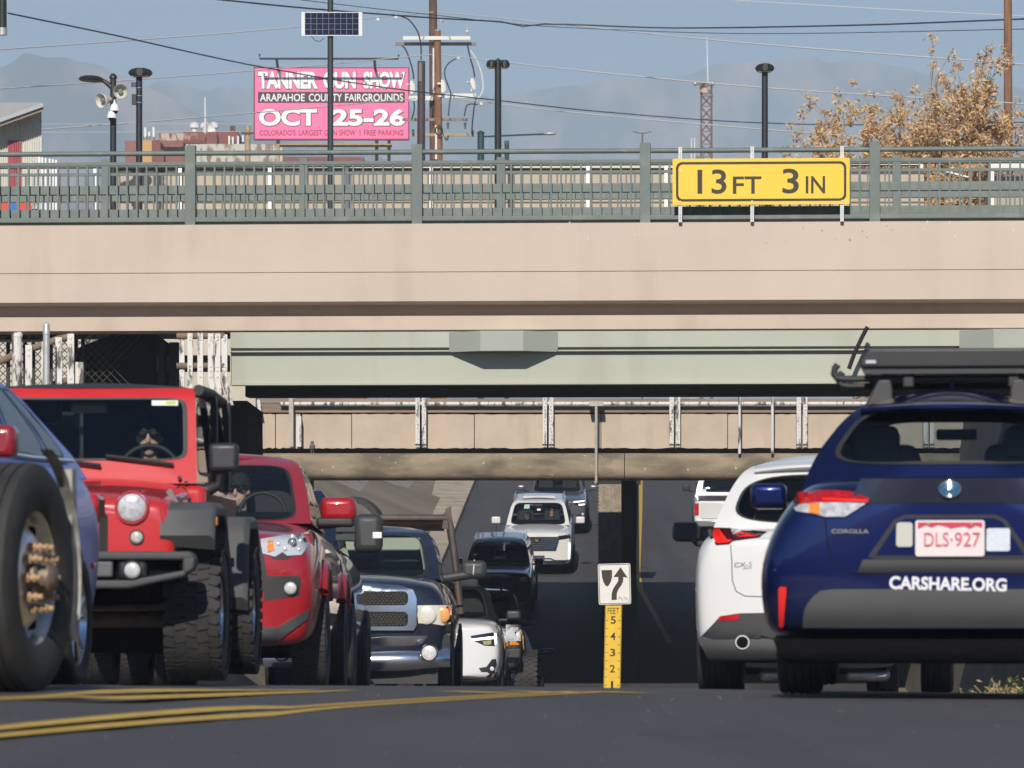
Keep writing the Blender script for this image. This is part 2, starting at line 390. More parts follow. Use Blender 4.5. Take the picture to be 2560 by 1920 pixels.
# ---------------------------------------------------------------- near bridge
D1 = 65.0; S1 = F / D1; ROT1 = radians(-3.6)
def zb(py): return CAMZ + (H0 - py) / S1
PINK = M('pink_concrete', (.55, .45, .365), .8, var=.045, scale=1.2, bump=.12, bscale=40)
PINKD = M('pink_concrete_band', (.54, .44, .35), .8, var=.05, scale=2, bump=.12, bscale=40)
GIRD = M('pale_green_paint', (.40, .415, .335), .5, var=.05, scale=1.4, stretch=(.4, 1, 1))
GIRDD = M('grey_green_paint', (.33, .35, .30), .5, var=.05, scale=1.4)
SOFFIT = M('soffit_concrete', (.09, .085, .08), .9, var=.3, scale=.8)  # one dark grey for the decks and inner girders
CREAM = M('cream_concrete', (.55, .50, .42), .85, var=.06, scale=1.0)
RAIL = M('rail_green_paint', (.135, .165, .15), .55, var=.10, scale=5)
RAILD = M('rail_green_worn', (.15, .18, .165), .5, var=.22, scale=7)
stain(PINK, (.40, .31, .235), 1.5, (1.2, 1, .10), .53, .75, .42); stain(PINK, (.62, .53, .44), .45, (.35, 1, 1), .5, .7, .45); stain(PINKD, (.42, .33, .25), 2.2, (.9, 1, .25), .55, .72, .5)
stain(GIRD, (.30, .29, .22), 1.8, (1.1, 1, .12), .56, .74, .4); stain(RAIL, (.20, .215, .20), 5, (1, 1, 1), .56, .66, .55)
br = thing('road_bridge', 'wide pink concrete road bridge with pale green steel girder across the whole view', 'bridge', (0, D1, 0), ROT1)
W0, W1 = -26, 26
# fascia: upper face, a thin joint, lower face, overhang
MB().prism([(0, zb(558)), (0, zb(678)), (.018, zb(679.2)), (.018, zb(681.6)), (0, zb(682.8)), (0, zb(752)), (.05, zb(758)), (.42, zb(758)), (.42, zb(558))], W0, W1, plane='yz').build('fascia', PINK, br)
MB().prism([(.40, zb(757)), (.40, zb(786)), (.17, zb(787)), (.17, zb(822)), (.24, zb(826)), (.6, zb(826)), (.6, zb(757))], W0, W1, plane='yz').build('girder_flange', PINKD, br)
rr = random.Random(21); mb = MB()
for i in range(26):
    x = rr.uniform(3.2, 5.2) if i % 2 else rr.uniform(.6, 7); z = zb(560 + rr.random() ** 1.6 * 55); s_ = rr.uniform(.008, .022); sl_ = rr.uniform(-.02, .02)
    mb.add([(x, -.002, z), (x + s_, -.002, z + sl_), (x + s_ * .8, -.002, z + sl_ + s_ * rr.uniform(.6, 2)), (x - s_ * .1, -.002, z + s_)], [(0, 1, 2, 3)], i % 2)
mb.build('paint_chips', [M('chip_pale', (.66, .62, .56), .8), M('chip_brown', (.30, .21, .15), .8)], br)
gx0 = -3.86
g = MB()
g.prism([(.21, zb(826)), (.21, zb(866)), (.27, zb(869)), (.27, zb(876)), (.26, zb(877)), (.26, zb(954)), (.2, zb(955)), (.2, zb(959.5)), (.5, zb(959.5)), (.5, zb(826))], gx0, W1, plane='yz')
g.build('green_girder', GIRD, br)
MB().box(gx0, W1, .19, .27, zb(878.5), zb(876.3)).build('ledge_shadow_strip', M('ledge_shadow_dark', (.05, .05, .045), .8), br)  # dark strip painted in for the shadow under the ledge
for bx in (-.13, 6.78):
    c = MB(); a, b_ = .74, .29
    pts = [(-a, .2), (-b_, -.14), (b_, -.14), (a, .2)]
    c.add([(bx + x, y, z) for z in (zb(878), zb(828)) for x, y in pts], [(0, 1, 5, 4), (1, 2, 6, 5), (2, 3, 7, 6), (0, 3, 2, 1), (4, 5, 6, 7), (0, 4, 7, 3)])
    c.build('bearing_bracket', GIRDD, br)
MB().box(W0, W1, .43, 15.5, zb(690), zb(568)).build('deck', SOFFIT, br)
MB().box(-4.75, W1, 9.4, 10, 3.62, zb(690)).build('back_girder', SOFFIT, br)
for yy in (2.6, 5.0, 7.4): MB().box(gx0 + .1, W1, yy, yy + .35, 3.75, zb(690)).build('inner_girder', SOFFIT, br)
MB().box(W0, W1, 9.6, 15.5, zb(568), 6.36).build('back_kerb', CREAM, br)

def pier(name, lab, x0, x1, y0, y1, z0, z1, mat, rot=True):
    o = MB().box(x0, x1, y0, y1, z0, z1).build(name, mat); tag(o, lab, 'abutment'); return o
# ---- front railing
def railing(label, y, zp0, zp1, posts, x0, x1, tube_z, flat, beams, bal, bot, pw, sp, mat, bals=True):
    rl = thing('bridge_railing', label, 'railing', (0, D1, 0), ROT1, 'green railings along the road bridge')
    for px in posts:
        MB().box(px - pw / 2, px + pw / 2, y - .07, y + .07, zp0, zp1).build('post', mat, rl, bevel=.006)
        MB().box(px - pw / 2 - .05, px + pw / 2 + .05, y - .1, y + .1, zp0 - .001, zp0 + .022).build('base_plate', mat, rl)
    MB().cyl((x0, y, tube_z), (x1, y, tube_z), .034, n=14).build('top_rail', mat, rl, smooth=50)
    MB().box(x0, x1, y - .03, y + .03, flat[0], flat[1]).build('rail', mat, rl)
    if bot: 
        MB().box(x0, x1, y - .045, y + .045, bot[0] + .035, bot[1]).build('bottom_rail', mat, rl, bevel=.012)
        MB().cyl((x0, y + .05, bot[0] + .02), (x1, y + .05, bot[0] + .02), .03, n=10).build('bottom_tube', mat, rl, smooth=50)
    for b0, b1 in beams:
        MB().box(x0, x1, y + .085, y + .19, b0, b1).build('beam', RAILD, rl, bevel=.01)
    for p0, p1 in zip(posts[:-1], posts[1:]):
        if not bals: break
        n = int(round((p1 - p0) / sp)); mb = MB()
        for i in range(n):
            x = p0 + sp * (i + .5) + (p1 - p0 - sp * n) / 2
            if abs(x - p0) < pw * .7 or abs(x - p1) < pw * .7: continue
            mb2 = MB().box(x - .0115, x + .0115, y - .02, y + .02, bal[0], bal[1])
            mb2.build('baluster', mat, rl)
    return rl
posts = [-4.40 - 3.1, -4.40, -1.30, 1.80, 4.90, 8.0]
railing('near green steel railing carrying the yellow height sign on the pink parapet', .16, zb(564), zb(357), posts, -12, 12, zb(376), (zb(406), zb(398)), [(zb(478), zb(455)), (zb(537), zb(515))], (zb(537), zb(405)), (zb(556), zb(537)), .145, .1355, RAIL)
D2 = 75.3
def z2(py): return CAMZ + (H0 - py) * D2 / F
bp = [-7.2 - 3.1, -7.06, -3.93, -.82, 2.3, 5.37, 8.5]
railing('far green railing seen through the near one along the back kerb of the bridge', D2 - D1, 6.36, z2(393), bp, -12, 12, z2(410), (z2(434), z2(427)), [(z2(498), z2(480))], (z2(530), z2(433)), None, .135, .1355, RAIL)
# ---- height sign
SY = M('sign_yellow', (.80, .54, .03), .45, var=.03, scale=3); SK = M('sign_black', (.035, .024, .015), .6)
GALV = M('galvanised_steel', (.50, .51, .50), .45, .4, var=.15, scale=12)
sg = thing('height_sign', 'long yellow clearance sign reading 13 FT 3 IN on the near railing', 'sign', (0, D1, 0), ROT1)
def lx(px, d=D1 - .1): return (px - CX) / S1 - .0
sx0, sx1 = lx(1682), lx(2122); sz0, sz1 = zb(516), zb(401)
MB().prism(roundrect(sx0, sx1, sz0, sz1, .012, 3), -.10, -.088).build('panel', SY, sg)
mb = MB(); o1 = roundrect(sx0 + .045, sx1 - .045, sz0 + .045, sz1 - .045, .085, 6); o2 = roundrect(sx0 + .078, sx1 - .078, sz0 + .078, sz1 - .078, .06, 6)
n = len(o1)
mb.add([(x, -.1025, z) for x, z in o1] + [(x, -.1025, z) for x, z in o2], [(i, (i + 1) % n, n + (i + 1) % n, n + i) for i in range(n)]); mb.build('border', SK, sg)
for body, a, b_, ya, yb, bo in (('13', 1744, 1816, 428, 489, .012), ('FT', 1832, 1903, 446, 489, .012), ('3', 1955, 1996, 427, 489, .012), ('IN', 2013, 2061, 446, 489, .012)):
    text(body, (b_ - a) / S1, (yb - ya) / S1, SK, sg, ((lx(a) + lx(b_)) / 2, -.1015, (zb(ya) + zb(yb)) / 2), bold=bo, ext=.002)
for px in (1701, 1880, 2103):
    mb = MB().box(lx(px) - .024, lx(px) + .024, -.085, -.04, zb(559), zb(371))
    for i in range(36):
        z = zb(564) + .03 + i * .0285
        if z < zb(371) and not sz0 < z < sz1: mb.cyl((lx(px), -.0865, z), (lx(px), -.0845, z), .006, n=6, mi=1)
    mb.build('support_post', [GALV, SK], sg)
    for zz in (zb(428 + (3 if px != 1880 else 3)), zb(508)): MB().cyl((lx(px), -.106, zz), (lx(px), -.09, zz), .014, n=8).build('bolt', GALV, sg)
# dangling strap at right
tag(MB().tube([(4.78, 64.55, zb(822)), (4.70, 64.55, zb(850)), (4.60, 64.55, zb(890)), (4.53, 64.55, zb(926))], .032, 6).build('hanging_strap', M('strap_black', (.012, .01, .012), .8)), 'short black strap dangling below the pink bridge edge above the blue car', 'strap')

# ---- things under the bridge at the left
PEEL = M('peeling_white_paint', (.66, .64, .60), .6, col2=(.10, .085, .07), lo=.52, hi=.60, scale=3.2, stretch=(3, 3, .8), bump=.2, bscale=20)
RUST = M('rusty_pipe', (.20, .145, .10), .8, var=.35, scale=9)
BLKP = M('black_post_paint', (.02, .02, .022), .6)
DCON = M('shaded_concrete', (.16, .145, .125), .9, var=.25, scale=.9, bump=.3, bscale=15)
def zs(py, d): return CAMZ + (H0 - py) * d / F
def xs_(px, d): return (px - CX) * d / F
gd = 65.05
gz = lambda py: zs(py, gd)
GR = thing('pedestrian_guard', 'peeling white posts with rusty rails left of the green girder end', 'railing', (0, 0, 0))
for i, (px, wv, y0) in enumerate(((453, 13, 832), (475, 13, 833), (500, 14, 832), (526, 14, 833), (543, 14, 833), (560, 14, 835))):
    x = xs_(px, gd); w_ = wv / S1 / 2
    y = gd + .02 * i + (.12 if px < 460 else 0)
    mb = MB().box(x - w_, x + w_, y, y + .05, gz(948 if i > 2 else 975), gz(y0))
    mb.prism([(x - w_, gz(948)), (x + w_, gz(948)), (x + w_ + .085, gz(1012)), (x - w_ + .085, gz(1012))], y + .002, y + .05) if i > 2 else None
    for zz in (840, 847, 915, 925, 940): mb.cyl((x, y - .012, gz(zz)), (x, y, gz(zz)), .018, n=8)
    mb.build('post', PEEL, GR)
for za, zb_ in ((836, 838), (911, 913)):
    mb = MB(); mb.cyl((xs_(440, gd), gd + .11, gz(za + 3)), (xs_(560, gd), gd + .13, gz(zb_)), .045, n=10); mb.build('rail_pipe', RUST, GR, smooth=50)
GL = thing('guard_rail', 'peeling white stanchions with rusty pipe in front of chain link at far left', 'railing')
y = gd - .35
mb = MB(); mb.cyl((xs_(43, y), y, gz(1010)), (xs_(43, y), y, gz(846)), .07, n=14); mb.lathe([(.076, 0), (.076, .03), (.07, .05), (.04, .075), (0, .08)], (xs_(43, y), y, gz(846)), n=14); mb.build('thick_post', PEEL, GL, smooth=50)
for i, (px, ya) in enumerate(((72, 866), (112, 858), (147, 847), (177, 838))):
    x = xs_(px, y); mb = MB().box(x - .045, x + .045, y - .02, y + .03, gz(1005), gz(ya))
    for zz in (ya + 10, ya + 24, ya + 110): mb.cyl((x, y - .034, gz(zz)), (x, y - .02, gz(zz)), .02, n=8)
    mb.build('post', PEEL, GL)
MB().tube([(xs_(-30, y), y + .1, gz(915)), (xs_(10, y), y + .1, gz(901)), (xs_(36, y), y + .1, gz(888))], .05, 10).build('rail_pipe', RUST, GL, smooth=50)
MB().tube([(xs_(80, y), y + .1, gz(873)), (xs_(112, y), y + .1, gz(862)), (xs_(145, y), y + .1, gz(850)), (xs_(182, y), y + .1, gz(843))], .05, 10).build('rail_pipe', RUST, GL, smooth=50)
MB().tube([(xs_(100, y), y + .1, gz(972)), (xs_(182, y), y + .1, gz(948))], .045, 10).build('rail_pipe', RUST, GL, smooth=50)
t_ = thing('bollard', 'grey steel bollard with domed cap against the pink bridge edge', 'bollard')
x = xs_(116, 64.2); mb = MB(); mb.lathe([(.046, 0), (.046, zs(832, 64.2) - 1.2)], (x, 64.2, 1.2), n=16)
zt = zs(836, 64.2); mb.lathe([(.05, 0), (.05, .06), (.045, .07), (.045, .11), (.04, .14), (.026, .16), (0, .165)], (x, 64.2, zt), n=16); mb.build('pipe', GALV, t_, smooth=50)
CL = thing('chain_link_fence', 'chain link fence on black posts below the left end of pink bridge', 'fence')
fd = 66.4
for px in (20, 62, 83, 127, 148, 190, 207):
    MB().box(xs_(px, fd) - .025, xs_(px, fd) + .025, fd, fd + .05, .5, 4.2).build('post', BLKP, CL)
MB().cyl((xs_(-60, fd), fd, zs(852, fd)), (xs_(112, fd), fd, zs(852, fd)), .022, n=8).build('rail', GALV, CL)
mb = MB(); a = .075
xa, xb, za, zc = xs_(-20, fd), xs_(205, fd), 3.1, 4.2
k = xa - 1.2
while k < xb:
    for sg_ in (1, -1):
        p0 = (k if sg_ > 0 else k + (zc - za)); mb.cyl((p0, fd + .03 * (sg_ > 0), za), (p0 + sg_ * (zc - za), fd + .03 * (sg_ > 0), zc), .006, n=4, caps=False)
    k += a * 1.42
mb.build('wire_mesh', M('wire_dark', (.12, .11, .10), .6, .5), CL)
tag(MB().box(-11, -4.7, 88, 88.4, 2, 5.35).build('retaining_wall', CREAM), 'sunlit cream wall glimpsed behind the guard posts at left', 'wall')
ab = thing('bridge_abutment', 'dark shaded abutment block under the left end of the pink bridge', 'abutment')
MB().prism([(xs_(190, 68), .5), (xs_(386, 68), .5), (xs_(386, 68), 4.25), (xs_(290, 68), 4.25), (xs_(250, 68), 4.16), (xs_(190, 68), 4.02)], 68, 73).build('block', M('abutment_shade_black', (.018, .016, .015), .9, var=.4, scale=2, stretch=(3, 1, .3)), ab)  # near-black colour paints in the shade under the bridge
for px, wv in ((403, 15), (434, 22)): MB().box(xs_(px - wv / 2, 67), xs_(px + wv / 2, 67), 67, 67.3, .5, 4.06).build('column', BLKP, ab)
MB().box(xs_(386, 66.9), xs_(568, 66.9), 67.35, 67.6, zs(925, 67), zs(885, 67)).build('cross_beam', RUST, ab)
tag(MB().box(xs_(190, 66), xs_(210, 66), 65.9, 66.1, .3, zs(906, 66)).build('post', PEEL), 'short pale stub post beside the dark abutment', 'post')
MB().prism([(xs_(448, 67), .5), (xs_(610, 67), .5), (xs_(604, 67), 3.3), (xs_(400, 67), 3.3)], 68.4, 72.6).build('bank_seat', M('abutment_shade_black', (.018, .016, .015)), ab)  # shade under the bridge put into this block as near-black

# ---------------------------------------------------------------- far rail bridge
D3 = 102.0; S3 = F / D3
def z3(py): return CAMZ + (H0 - py) / S3
def x3(px): return (px - CX) / S3
rb = thing('rail_bridge', 'older rail bridge with peach panels and stained concrete cap beam behind the road bridge', 'bridge')
PEACH = M('peach_panel', (.50, .41, .32), .85, var=.09, scale=1.6, bump=.2, bscale=18)
STAIN = M('stained_cap', (.25, .20, .135), .85, var=.45, scale=1.5, bump=.35, bscale=14, stretch=(.5, 1, 2.2), det=9)
TIMB = M('weathered_timber', (.27, .20, .14), .85, var=.3, scale=2, stretch=(.3, 1, 3))
stain(PEACH, (.36, .28, .2), 1.6, (1.2, 1, .2), .54, .72, .5); stain(STAIN, (.09, .075, .05), 1.1, (.8, 1, 1.6), .52, .66, .7); stain(STAIN, (.70, .66, .58), 17, (1, 1, .5), .70, .735, .9, det=3)
HANG = M('hanging_pipe', (.42, .40, .33), .6, var=.2, scale=8)
RX0, RX1 = x3(640), 16
edges = [640, 752, 1052, 1370, 1687, 2005, 2322, 2640, 2960, 3300]
for i in range(len(edges) - 1):
    a, b_ = edges[i], edges[i + 1]; mid = a + (b_ - a) * .42
    for u, v in ((a + 2, mid - 1), (mid + 1, b_ - 3)):
        mb = MB(); nn = 12; top = [(x3(u) + (x3(v) - x3(u)) * k / nn, z3(1033) + .02 * RND.uniform(-1, .6)) for k in range(nn + 1)]
        bot = [(x3(v) - (x3(v) - x3(u)) * k / nn, z3(1119) + .015 * RND.uniform(-1, .6)) for k in range(nn + 1)]
        mb.prism(top + bot, D3 + .3 + RND.uniform(0, .02), D3 + .5); mb.build('panel', PEACH, rb)
MB().box(RX0, RX1, D3 + .5, D3 + 25, 3.78, 4.55).build('deck', SOFFIT, rb)
# cap beam with a bulging front
pr = [(.35, z3(1133)), (.05, z3(1133)), (-.02, z3(1137)), (-.06, z3(1150)), (-.08, z3(1168)), (-.06, z3(1186)), (0, z3(1197)), (.35, z3(1198)), (1.2, z3(1198)), (1.2, z3(1133))]
for a, b_ in ((652, 1493), (1495, 1560), (1562, 2700)):
    MB().prism([(D3 + y + (.0 if a != 1495 else -.01), z) for y, z in pr], x3(a), x3(b_), plane='yz').build('cap_beam', STAIN, rb, smooth=60)
MB().box(RX0, RX1, D3 + .25, D3 + .5, z3(1030), z3(1014)).build('timber', TIMB, rb)
MB().box(RX0, RX1, D3 + .2, D3 + .5, z3(1006), z3(996)).build('timber', TIMB, rb)
mb = MB(); mb.cyl((x3(700), D3 + .1, z3(1009)), (RX1, D3 + .1, z3(1008)), .042, n=10); mb.build('hand_rail', PEEL, rb, smooth=50)
for px in (1052, 1370, 1687, 2005, 2322):
    for k in (-8, 8):
        x = x3(px + k); mb = MB().box(x - .045, x + .045, D3 - .02, D3 + .22, z3(1118), z3(993))
        for zz in range(998, 1116, 9): mb.cyl((x + .012 * (1 if zz % 2 else -1), D3 - .035, z3(zz)), (x, D3 - .015, z3(zz)), .014, n=6)
        mb.box(x - .05, x + .05, D3 - .03, D3 - .021, z3(1114), z3(1110), mi=1).build('channel_post', [PEEL, BLKP], rb)
for px, wv, c in ((728, 11, HANG), (747, 12, PEEL)):
    MB().box(x3(px) - wv / S3 / 2, x3(px) + wv / S3 / 2, D3 - .05, D3 + .2, z3(1117), z3(995 if c is HANG else 1040)).build('channel_post', c, rb)
for px in (1848, 1930): MB().cyl((x3(px), D3 - .16, z3(1135)), (x3(px), D3 - .16, z3(990)), .032, n=8).build('drain_pipe', PEEL, rb, smooth=50)
HANG = M('hanging_pipe', (.42, .40, .33), .6, var=.2, scale=8)
mb = MB(); mb.tube([(x3(1490), D3 - .22, z3(1010)), (x3(1490), D3 - .22, z3(1180)), (x3(1490), D3 - .2, z3(1205)), (x3(1487), D3 - .2, z3(1208))], .03, 8); mb.box(x3(1473), x3(1508), D3 - .25, D3 + .1, z3(1016), z3(1004)); mb.build('conduit', HANG, rb)
# abutment of the rail bridge and dark steel bents
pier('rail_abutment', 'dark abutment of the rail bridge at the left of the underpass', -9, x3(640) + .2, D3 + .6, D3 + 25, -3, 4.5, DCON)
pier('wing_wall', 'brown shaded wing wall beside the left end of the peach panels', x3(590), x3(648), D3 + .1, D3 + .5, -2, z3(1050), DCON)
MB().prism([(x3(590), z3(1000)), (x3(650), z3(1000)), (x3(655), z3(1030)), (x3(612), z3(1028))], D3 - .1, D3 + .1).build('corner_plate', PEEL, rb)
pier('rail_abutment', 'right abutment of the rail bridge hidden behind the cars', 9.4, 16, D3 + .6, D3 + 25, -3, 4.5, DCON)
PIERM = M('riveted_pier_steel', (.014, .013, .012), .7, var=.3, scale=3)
PIERL = M('dusty_pier_concrete', (.30, .25, .19), .85, var=.3, scale=4, bump=.4, bscale=12)
for i, d in enumerate((110, 115, 120, 125)):
    c = .0244 * d
    o = thing('bridge_pier', ['dark steel pier under the rail bridge, nearest in the median row', 'dark steel pier, second in the median row under the rail bridge', 'dark steel pier, third in the median row under the rail bridge', 'dark steel pier, farthest under the rail bridge in the median'][i], 'pier', (c, d, 0), 0, 'steel piers in the median')
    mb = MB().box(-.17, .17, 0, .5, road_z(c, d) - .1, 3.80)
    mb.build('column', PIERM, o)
lp = thing('bridge_pier', 'dusty pier with bolted edges in the median, sunlit at its top', 'pier', (xs_(1528, 130), 130, 0))
mb = MB().box(-.33, .33, 0, .35, .3, 3.56); mb.box(-.03, .0, -.04, 0, .3, 3.56)
for i in range(34):
    z = .4 + i * .094
    for s_ in (-1, 1):
        mb.ico((s_ * .34, .02, z), .034, sub=1)
        if i > 22: mb.cyl((s_ * .2, -.02, z), (s_ * .2, 0, z), .03, n=6); mb.cyl((s_ * .1, -.02, z + .04), (s_ * .1, 0, z + .04), .02, n=6)
mb.build('column', PIERL, lp)
MB().box(-.36, .8, .05, .6, 3.56, 4.4).build('cap', PIERM, lp)  # dark steel colour stands in for the shade above the column
mw = tag(MB().grid([[(a, d, road_z(a, d) - .05), (a, d, road_z(a, d) + .9), (c, d, road_z(c, d) + .9), (c, d, road_z(c, d) - .05)] for d in np.arange(111, 186, 3.0) for a, c in [(.0186 * d, .0258 * d)]]).build('crash_wall', M('crash_wall_black', (.022, .02, .019), .9, var=.4, scale=.7)), 'low dark crash wall running up the middle of the underpass', 'wall')  # near-black wall colour with broad random variation
# pigeon on the cap beam
pg = thing('pigeon', 'grey pigeon standing on the stained cap beam at left', 'bird', (x3(780), D3 + .15, z3(1133)))
PGM = M('pigeon_grey', (.14, .145, .16), .7, var=.25, scale=20)
mb = MB(); mb.ico((0, .03, .14), .075, sc3=(.85, 1.35, 1.0)); mb.ico((0, -.06, .235), .036); mb.cyl((0, -.035, .16), (0, -.06, .235), .045, .03, n=10); mb.cyl((0, -.09, .235), (0, -.12, .228), .009, .003, n=6); mb.box(-.03, .03, .11, .22, .1, .125)
for s_ in (-.025, .025): mb.cyl((s_, .01, 0), (s_, .02, .09), .008, n=5); mb.box(s_ - .012, s_ + .012, -.03, .02, 0, .008)
mb.build('body', PGM, pg, smooth=80)
# ---------------------------------------------------------------- median signs
ms_d = 97.0; mz = lambda py: zs(py, ms_d); mxp = lambda px: xs_(px, ms_d)
SW = M('sign_white', (.76, .75, .71), .5, var=.04, scale=5); YD = M('gauge_yellow', (.78, .50, .03), .5, var=.08, scale=6)
ks = thing('keep_right_sign', 'white keep right sign with black curved arrow above the yellow gauge', 'sign', (mxp(1536 - 0), ms_d, 0))
X0 = mxp(1536)
k0, k1, kz0, kz1 = mxp(1497) - X0, mxp(1578) - X0, mz(1511), mz(1409)
rot_s = Matrix.Rotation(radians(-1.4), 4, 'Y')
def sgn(mb, name, mat, parent, piv):
    mb.v = [tuple(rot_s @ (Vector(v) - piv) + piv) for v in mb.v]; return mb.build(name, mat, parent)
piv = Vector(((k0 + k1) / 2, 0, kz0))
sgn(MB().prism(roundrect(k0, k1, kz0, kz1, .04), 0, .012), 'panel', SW, ks, piv)
o1 = roundrect(k0 + .014, k1 - .014, kz0 + .014, kz1 - .014, .035); o2 = roundrect(k0 + .026, k1 - .026, kz0 + .026, kz1 - .026, .028); n = len(o1)
sgn(MB().add([(x, -.002, z) for x, z in o1] + [(x, -.002, z) for x, z in o2], [(i, (i + 1) % n, n + (i + 1) % n, n + i) for i in range(n)]), 'border', SK, ks, piv)
def kp(zx, zy): return (mxp(1080 + zx / 2.766) - X0, mz(1160 + zy / 2.766))
shield = [kp(1178, 732), kp(1250, 732), kp(1250, 780), kp(1240, 815), kp(1228, 835), kp(1216, 846), kp(1202, 838), kp(1190, 815), kp(1180, 780)]
sgn(MB().prism(shield, -.003, 0), 'island_symbol', SK, ks, piv)
arrow = [kp(1242, 940), kp(1278, 940), kp(1280, 895), kp(1290, 870), kp(1312, 840), kp(1325, 815), kp(1328, 782), kp(1358, 790), kp(1310, 714), kp(1259, 782), kp(1293, 782), kp(1290, 812), kp(1272, 838), kp(1254, 865), kp(1244, 895)]
sgn(MB().prism(arrow, -.003, 0), 'arrow', SK, ks, piv)
# scribbled graffiti
mb = MB(); rr = random.Random(4)
for i in range(4):
    cx_, cz_ = kp(1298 + i * 17, 925 + (i % 2) * 10); pts = [(cx_ + .025 * cos(a * 1.1 + i) + rr.uniform(-.008, .008), -.003, cz_ + .03 * sin(a * 1.3) + rr.uniform(-.008, .008)) for a in np.arange(0, 5, .7)]
    mb.tube(pts, .0025, 4)
mb.build('graffiti', SK, ks)
fg = thing('depth_gauge', 'tall yellow flood gauge board marked in feet on the median', 'sign', (mxp(1536), ms_d, 0))
def gp(px, py): return mxp(px) - X0, mz(py)
ga, gb = gp(1513, 1740), gp(1555, 1512)
rot_s = Matrix.Rotation(radians(1.1), 4, 'Y'); piv = Vector(((ga[0] + gb[0]) / 2, 0, gb[1]))
sgn(MB().prism(roundrect(ga[0], gb[0], ga[1], gb[1], .02), .02, .03), 'board', YD, fg, piv)
o1 = roundrect(ga[0] + .006, gb[0] - .006, ga[1] + .006, gb[1] - .006, .018); o2 = roundrect(ga[0] + .016, gb[0] - .016, ga[1] + .016, gb[1] - .016, .012); n = len(o1)
sgn(MB().add([(x, .018, z) for x, z in o1] + [(x, .018, z) for x, z in o2], [(i, (i + 1) % n, n + (i + 1) % n, n + i) for i in range(n)]), 'border', SK, fg, piv)
MB().box(-.03, .03, .04, .09, -2.2, kz1 - .05).build('post', GALV, fg)
def place(o): o.location = rot_s @ (Vector(o.location) - piv) + piv
place(text('FEET', 29 / 123.7, 15 / 123.7, SK, fg, (gp(1534, 1527)[0], .0185, gp(0, 1527)[1]), bold=.0, ext=.003))
for i, ch in enumerate('54321'):
    py = 1550 + i * 40.6
    place(text(ch, (13 if ch != '1' else 6) / 123.7, 19 / 123.7, SK, fg, (gp(1534, py)[0], .0185, gp(0, py)[1]), bold=.015, ext=.003))
    for sx_ in (1516.5, 1547):
        for dy in (1, 21):
            x, z = gp(sx_, py + dy); sgn(MB().box(x, x + .035, .016, .02, z - .006, z + .006), 'tick', SK, fg, piv)
# ---------------------------------------------------------------- behind the bridge
BLACKP = M('black_lamp_paint', (.02, .021, .024), .45, var=.15, scale=6)
def px_(px, d): return (px - CX) * d / F
def pz_(py, d): return CAMZ + (H0 - py) * d / F
LD = 78.0; K = LD / F; BASE = 6.36
def lamp(px, ytop, r, label, kind):
    o = thing('street_lamp', label, 'street lamp', (px_(px, LD), LD, BASE), 0, 'black street lamps behind the bridge railing')
    zt = pz_(ytop, LD) - BASE
    MB().cyl((0, 0, 0), (0, 0, zt), r, r * .92, n=16).build('pole', BLACKP, o, smooth=50)
    MB().lathe([(r * 1.9, 0), (r * 1.9, .03), (r * 1.2, .07), (r, .12)], n=16).build('base', BLACKP, o, smooth=50)
    return o, zt
def head(parent, cx_, z0, w_, h_, dep, name='lamp_head'):
    mb = MB(); rows = []
    prof = [(0, .0), (.5, 0), (.86, .12), (1.0, .42), (.97, .62), (.8, .85), (.5, .97), (0, 1.0)]
    for j in range(7):
        t = j / 6 * 2 - 1; s_ = sqrt(max(.0, 1 - t * t)) ** .5 if abs(t) < 1 else 0.0
        s_ = max(.25, s_)
        rows.append([(cx_ + a * w_ / 2 * s_, t * dep / 2, z0 + b_ * h_) for a, b_ in prof] + [(cx_ - a * w_ / 2 * s_, t * dep / 2, z0 + b_ * h_) for a, b_ in prof[::-1][1:]])
    mb.grid(rows); mb.add(rows[0], [tuple(range(len(rows[0])))]); mb.add(rows[-1], [tuple(range(len(rows[0])))])
    hd = mb.build(name, BLACKP, parent, smooth=60)
    MB().box(cx_ - w_ * .32, cx_ + w_ * .32, -dep * .3, dep * .3, z0 - .006, z0 + .004).build('lens', M('lamp_diffuser', (.5, .48, .42), .4), hd)
o, zt = lamp(1912, 178, .054, 'black street lamp with a flat box head behind the yellow height sign', 0); head(o, .0, zt - .01, 48 * K, 19 * K, .36)
o, zt = lamp(1245, 150, .058, 'black street lamp with twin drooping heads right of the utility poles', 0)
for s_ in (-1, 1): head(o, s_ * .105, zt - 20 * K, 27 * K, 19 * K, .3)
MB().ico((0, 0, zt), .03).build('finial', BLACKP, o, smooth=60)
lp348, zt3 = lamp(348, 190, .055, 'black street lamp with a box head and steel banded loudspeaker at left', 0); head(lp348, .02, zt3 - .01, 61 * K, 20 * K, .36)
BND = M('steel_band', (.75, .75, .75), .2, 1)
for y in (220, 240, 257): MB().cyl((0, 0, pz_(y, LD) - BASE - .006), (0, 0, pz_(y, LD) - BASE + .006), .06, n=16).build('clamp_band', BND, lp348, smooth=40)
MB().box(-.13, -.05, -.03, .03, pz_(217, LD) - BASE, pz_(206, LD) - BASE).build('clamp', M('clamp_blue', (.03, .05, .12), .5), lp348)
MB().box(-.12, -.05, -.035, .035, pz_(262, LD) - BASE, pz_(236, LD) - BASE).build('bracket', BLACKP, lp348)
lp283, zt2 = lamp(283, 193, .054, 'black lamp post with a long cobra arm and white dome cameras at left', 0)
MB().lathe([(.064, 0), (.064, .03), (.03, .075), (0, .085)], (0, 0, zt2 - .02), n=14).build('cap', BLACKP, lp283, smooth=40)
ax = lambda px: (px - 283) * K
az = lambda py: pz_(py, LD) - BASE
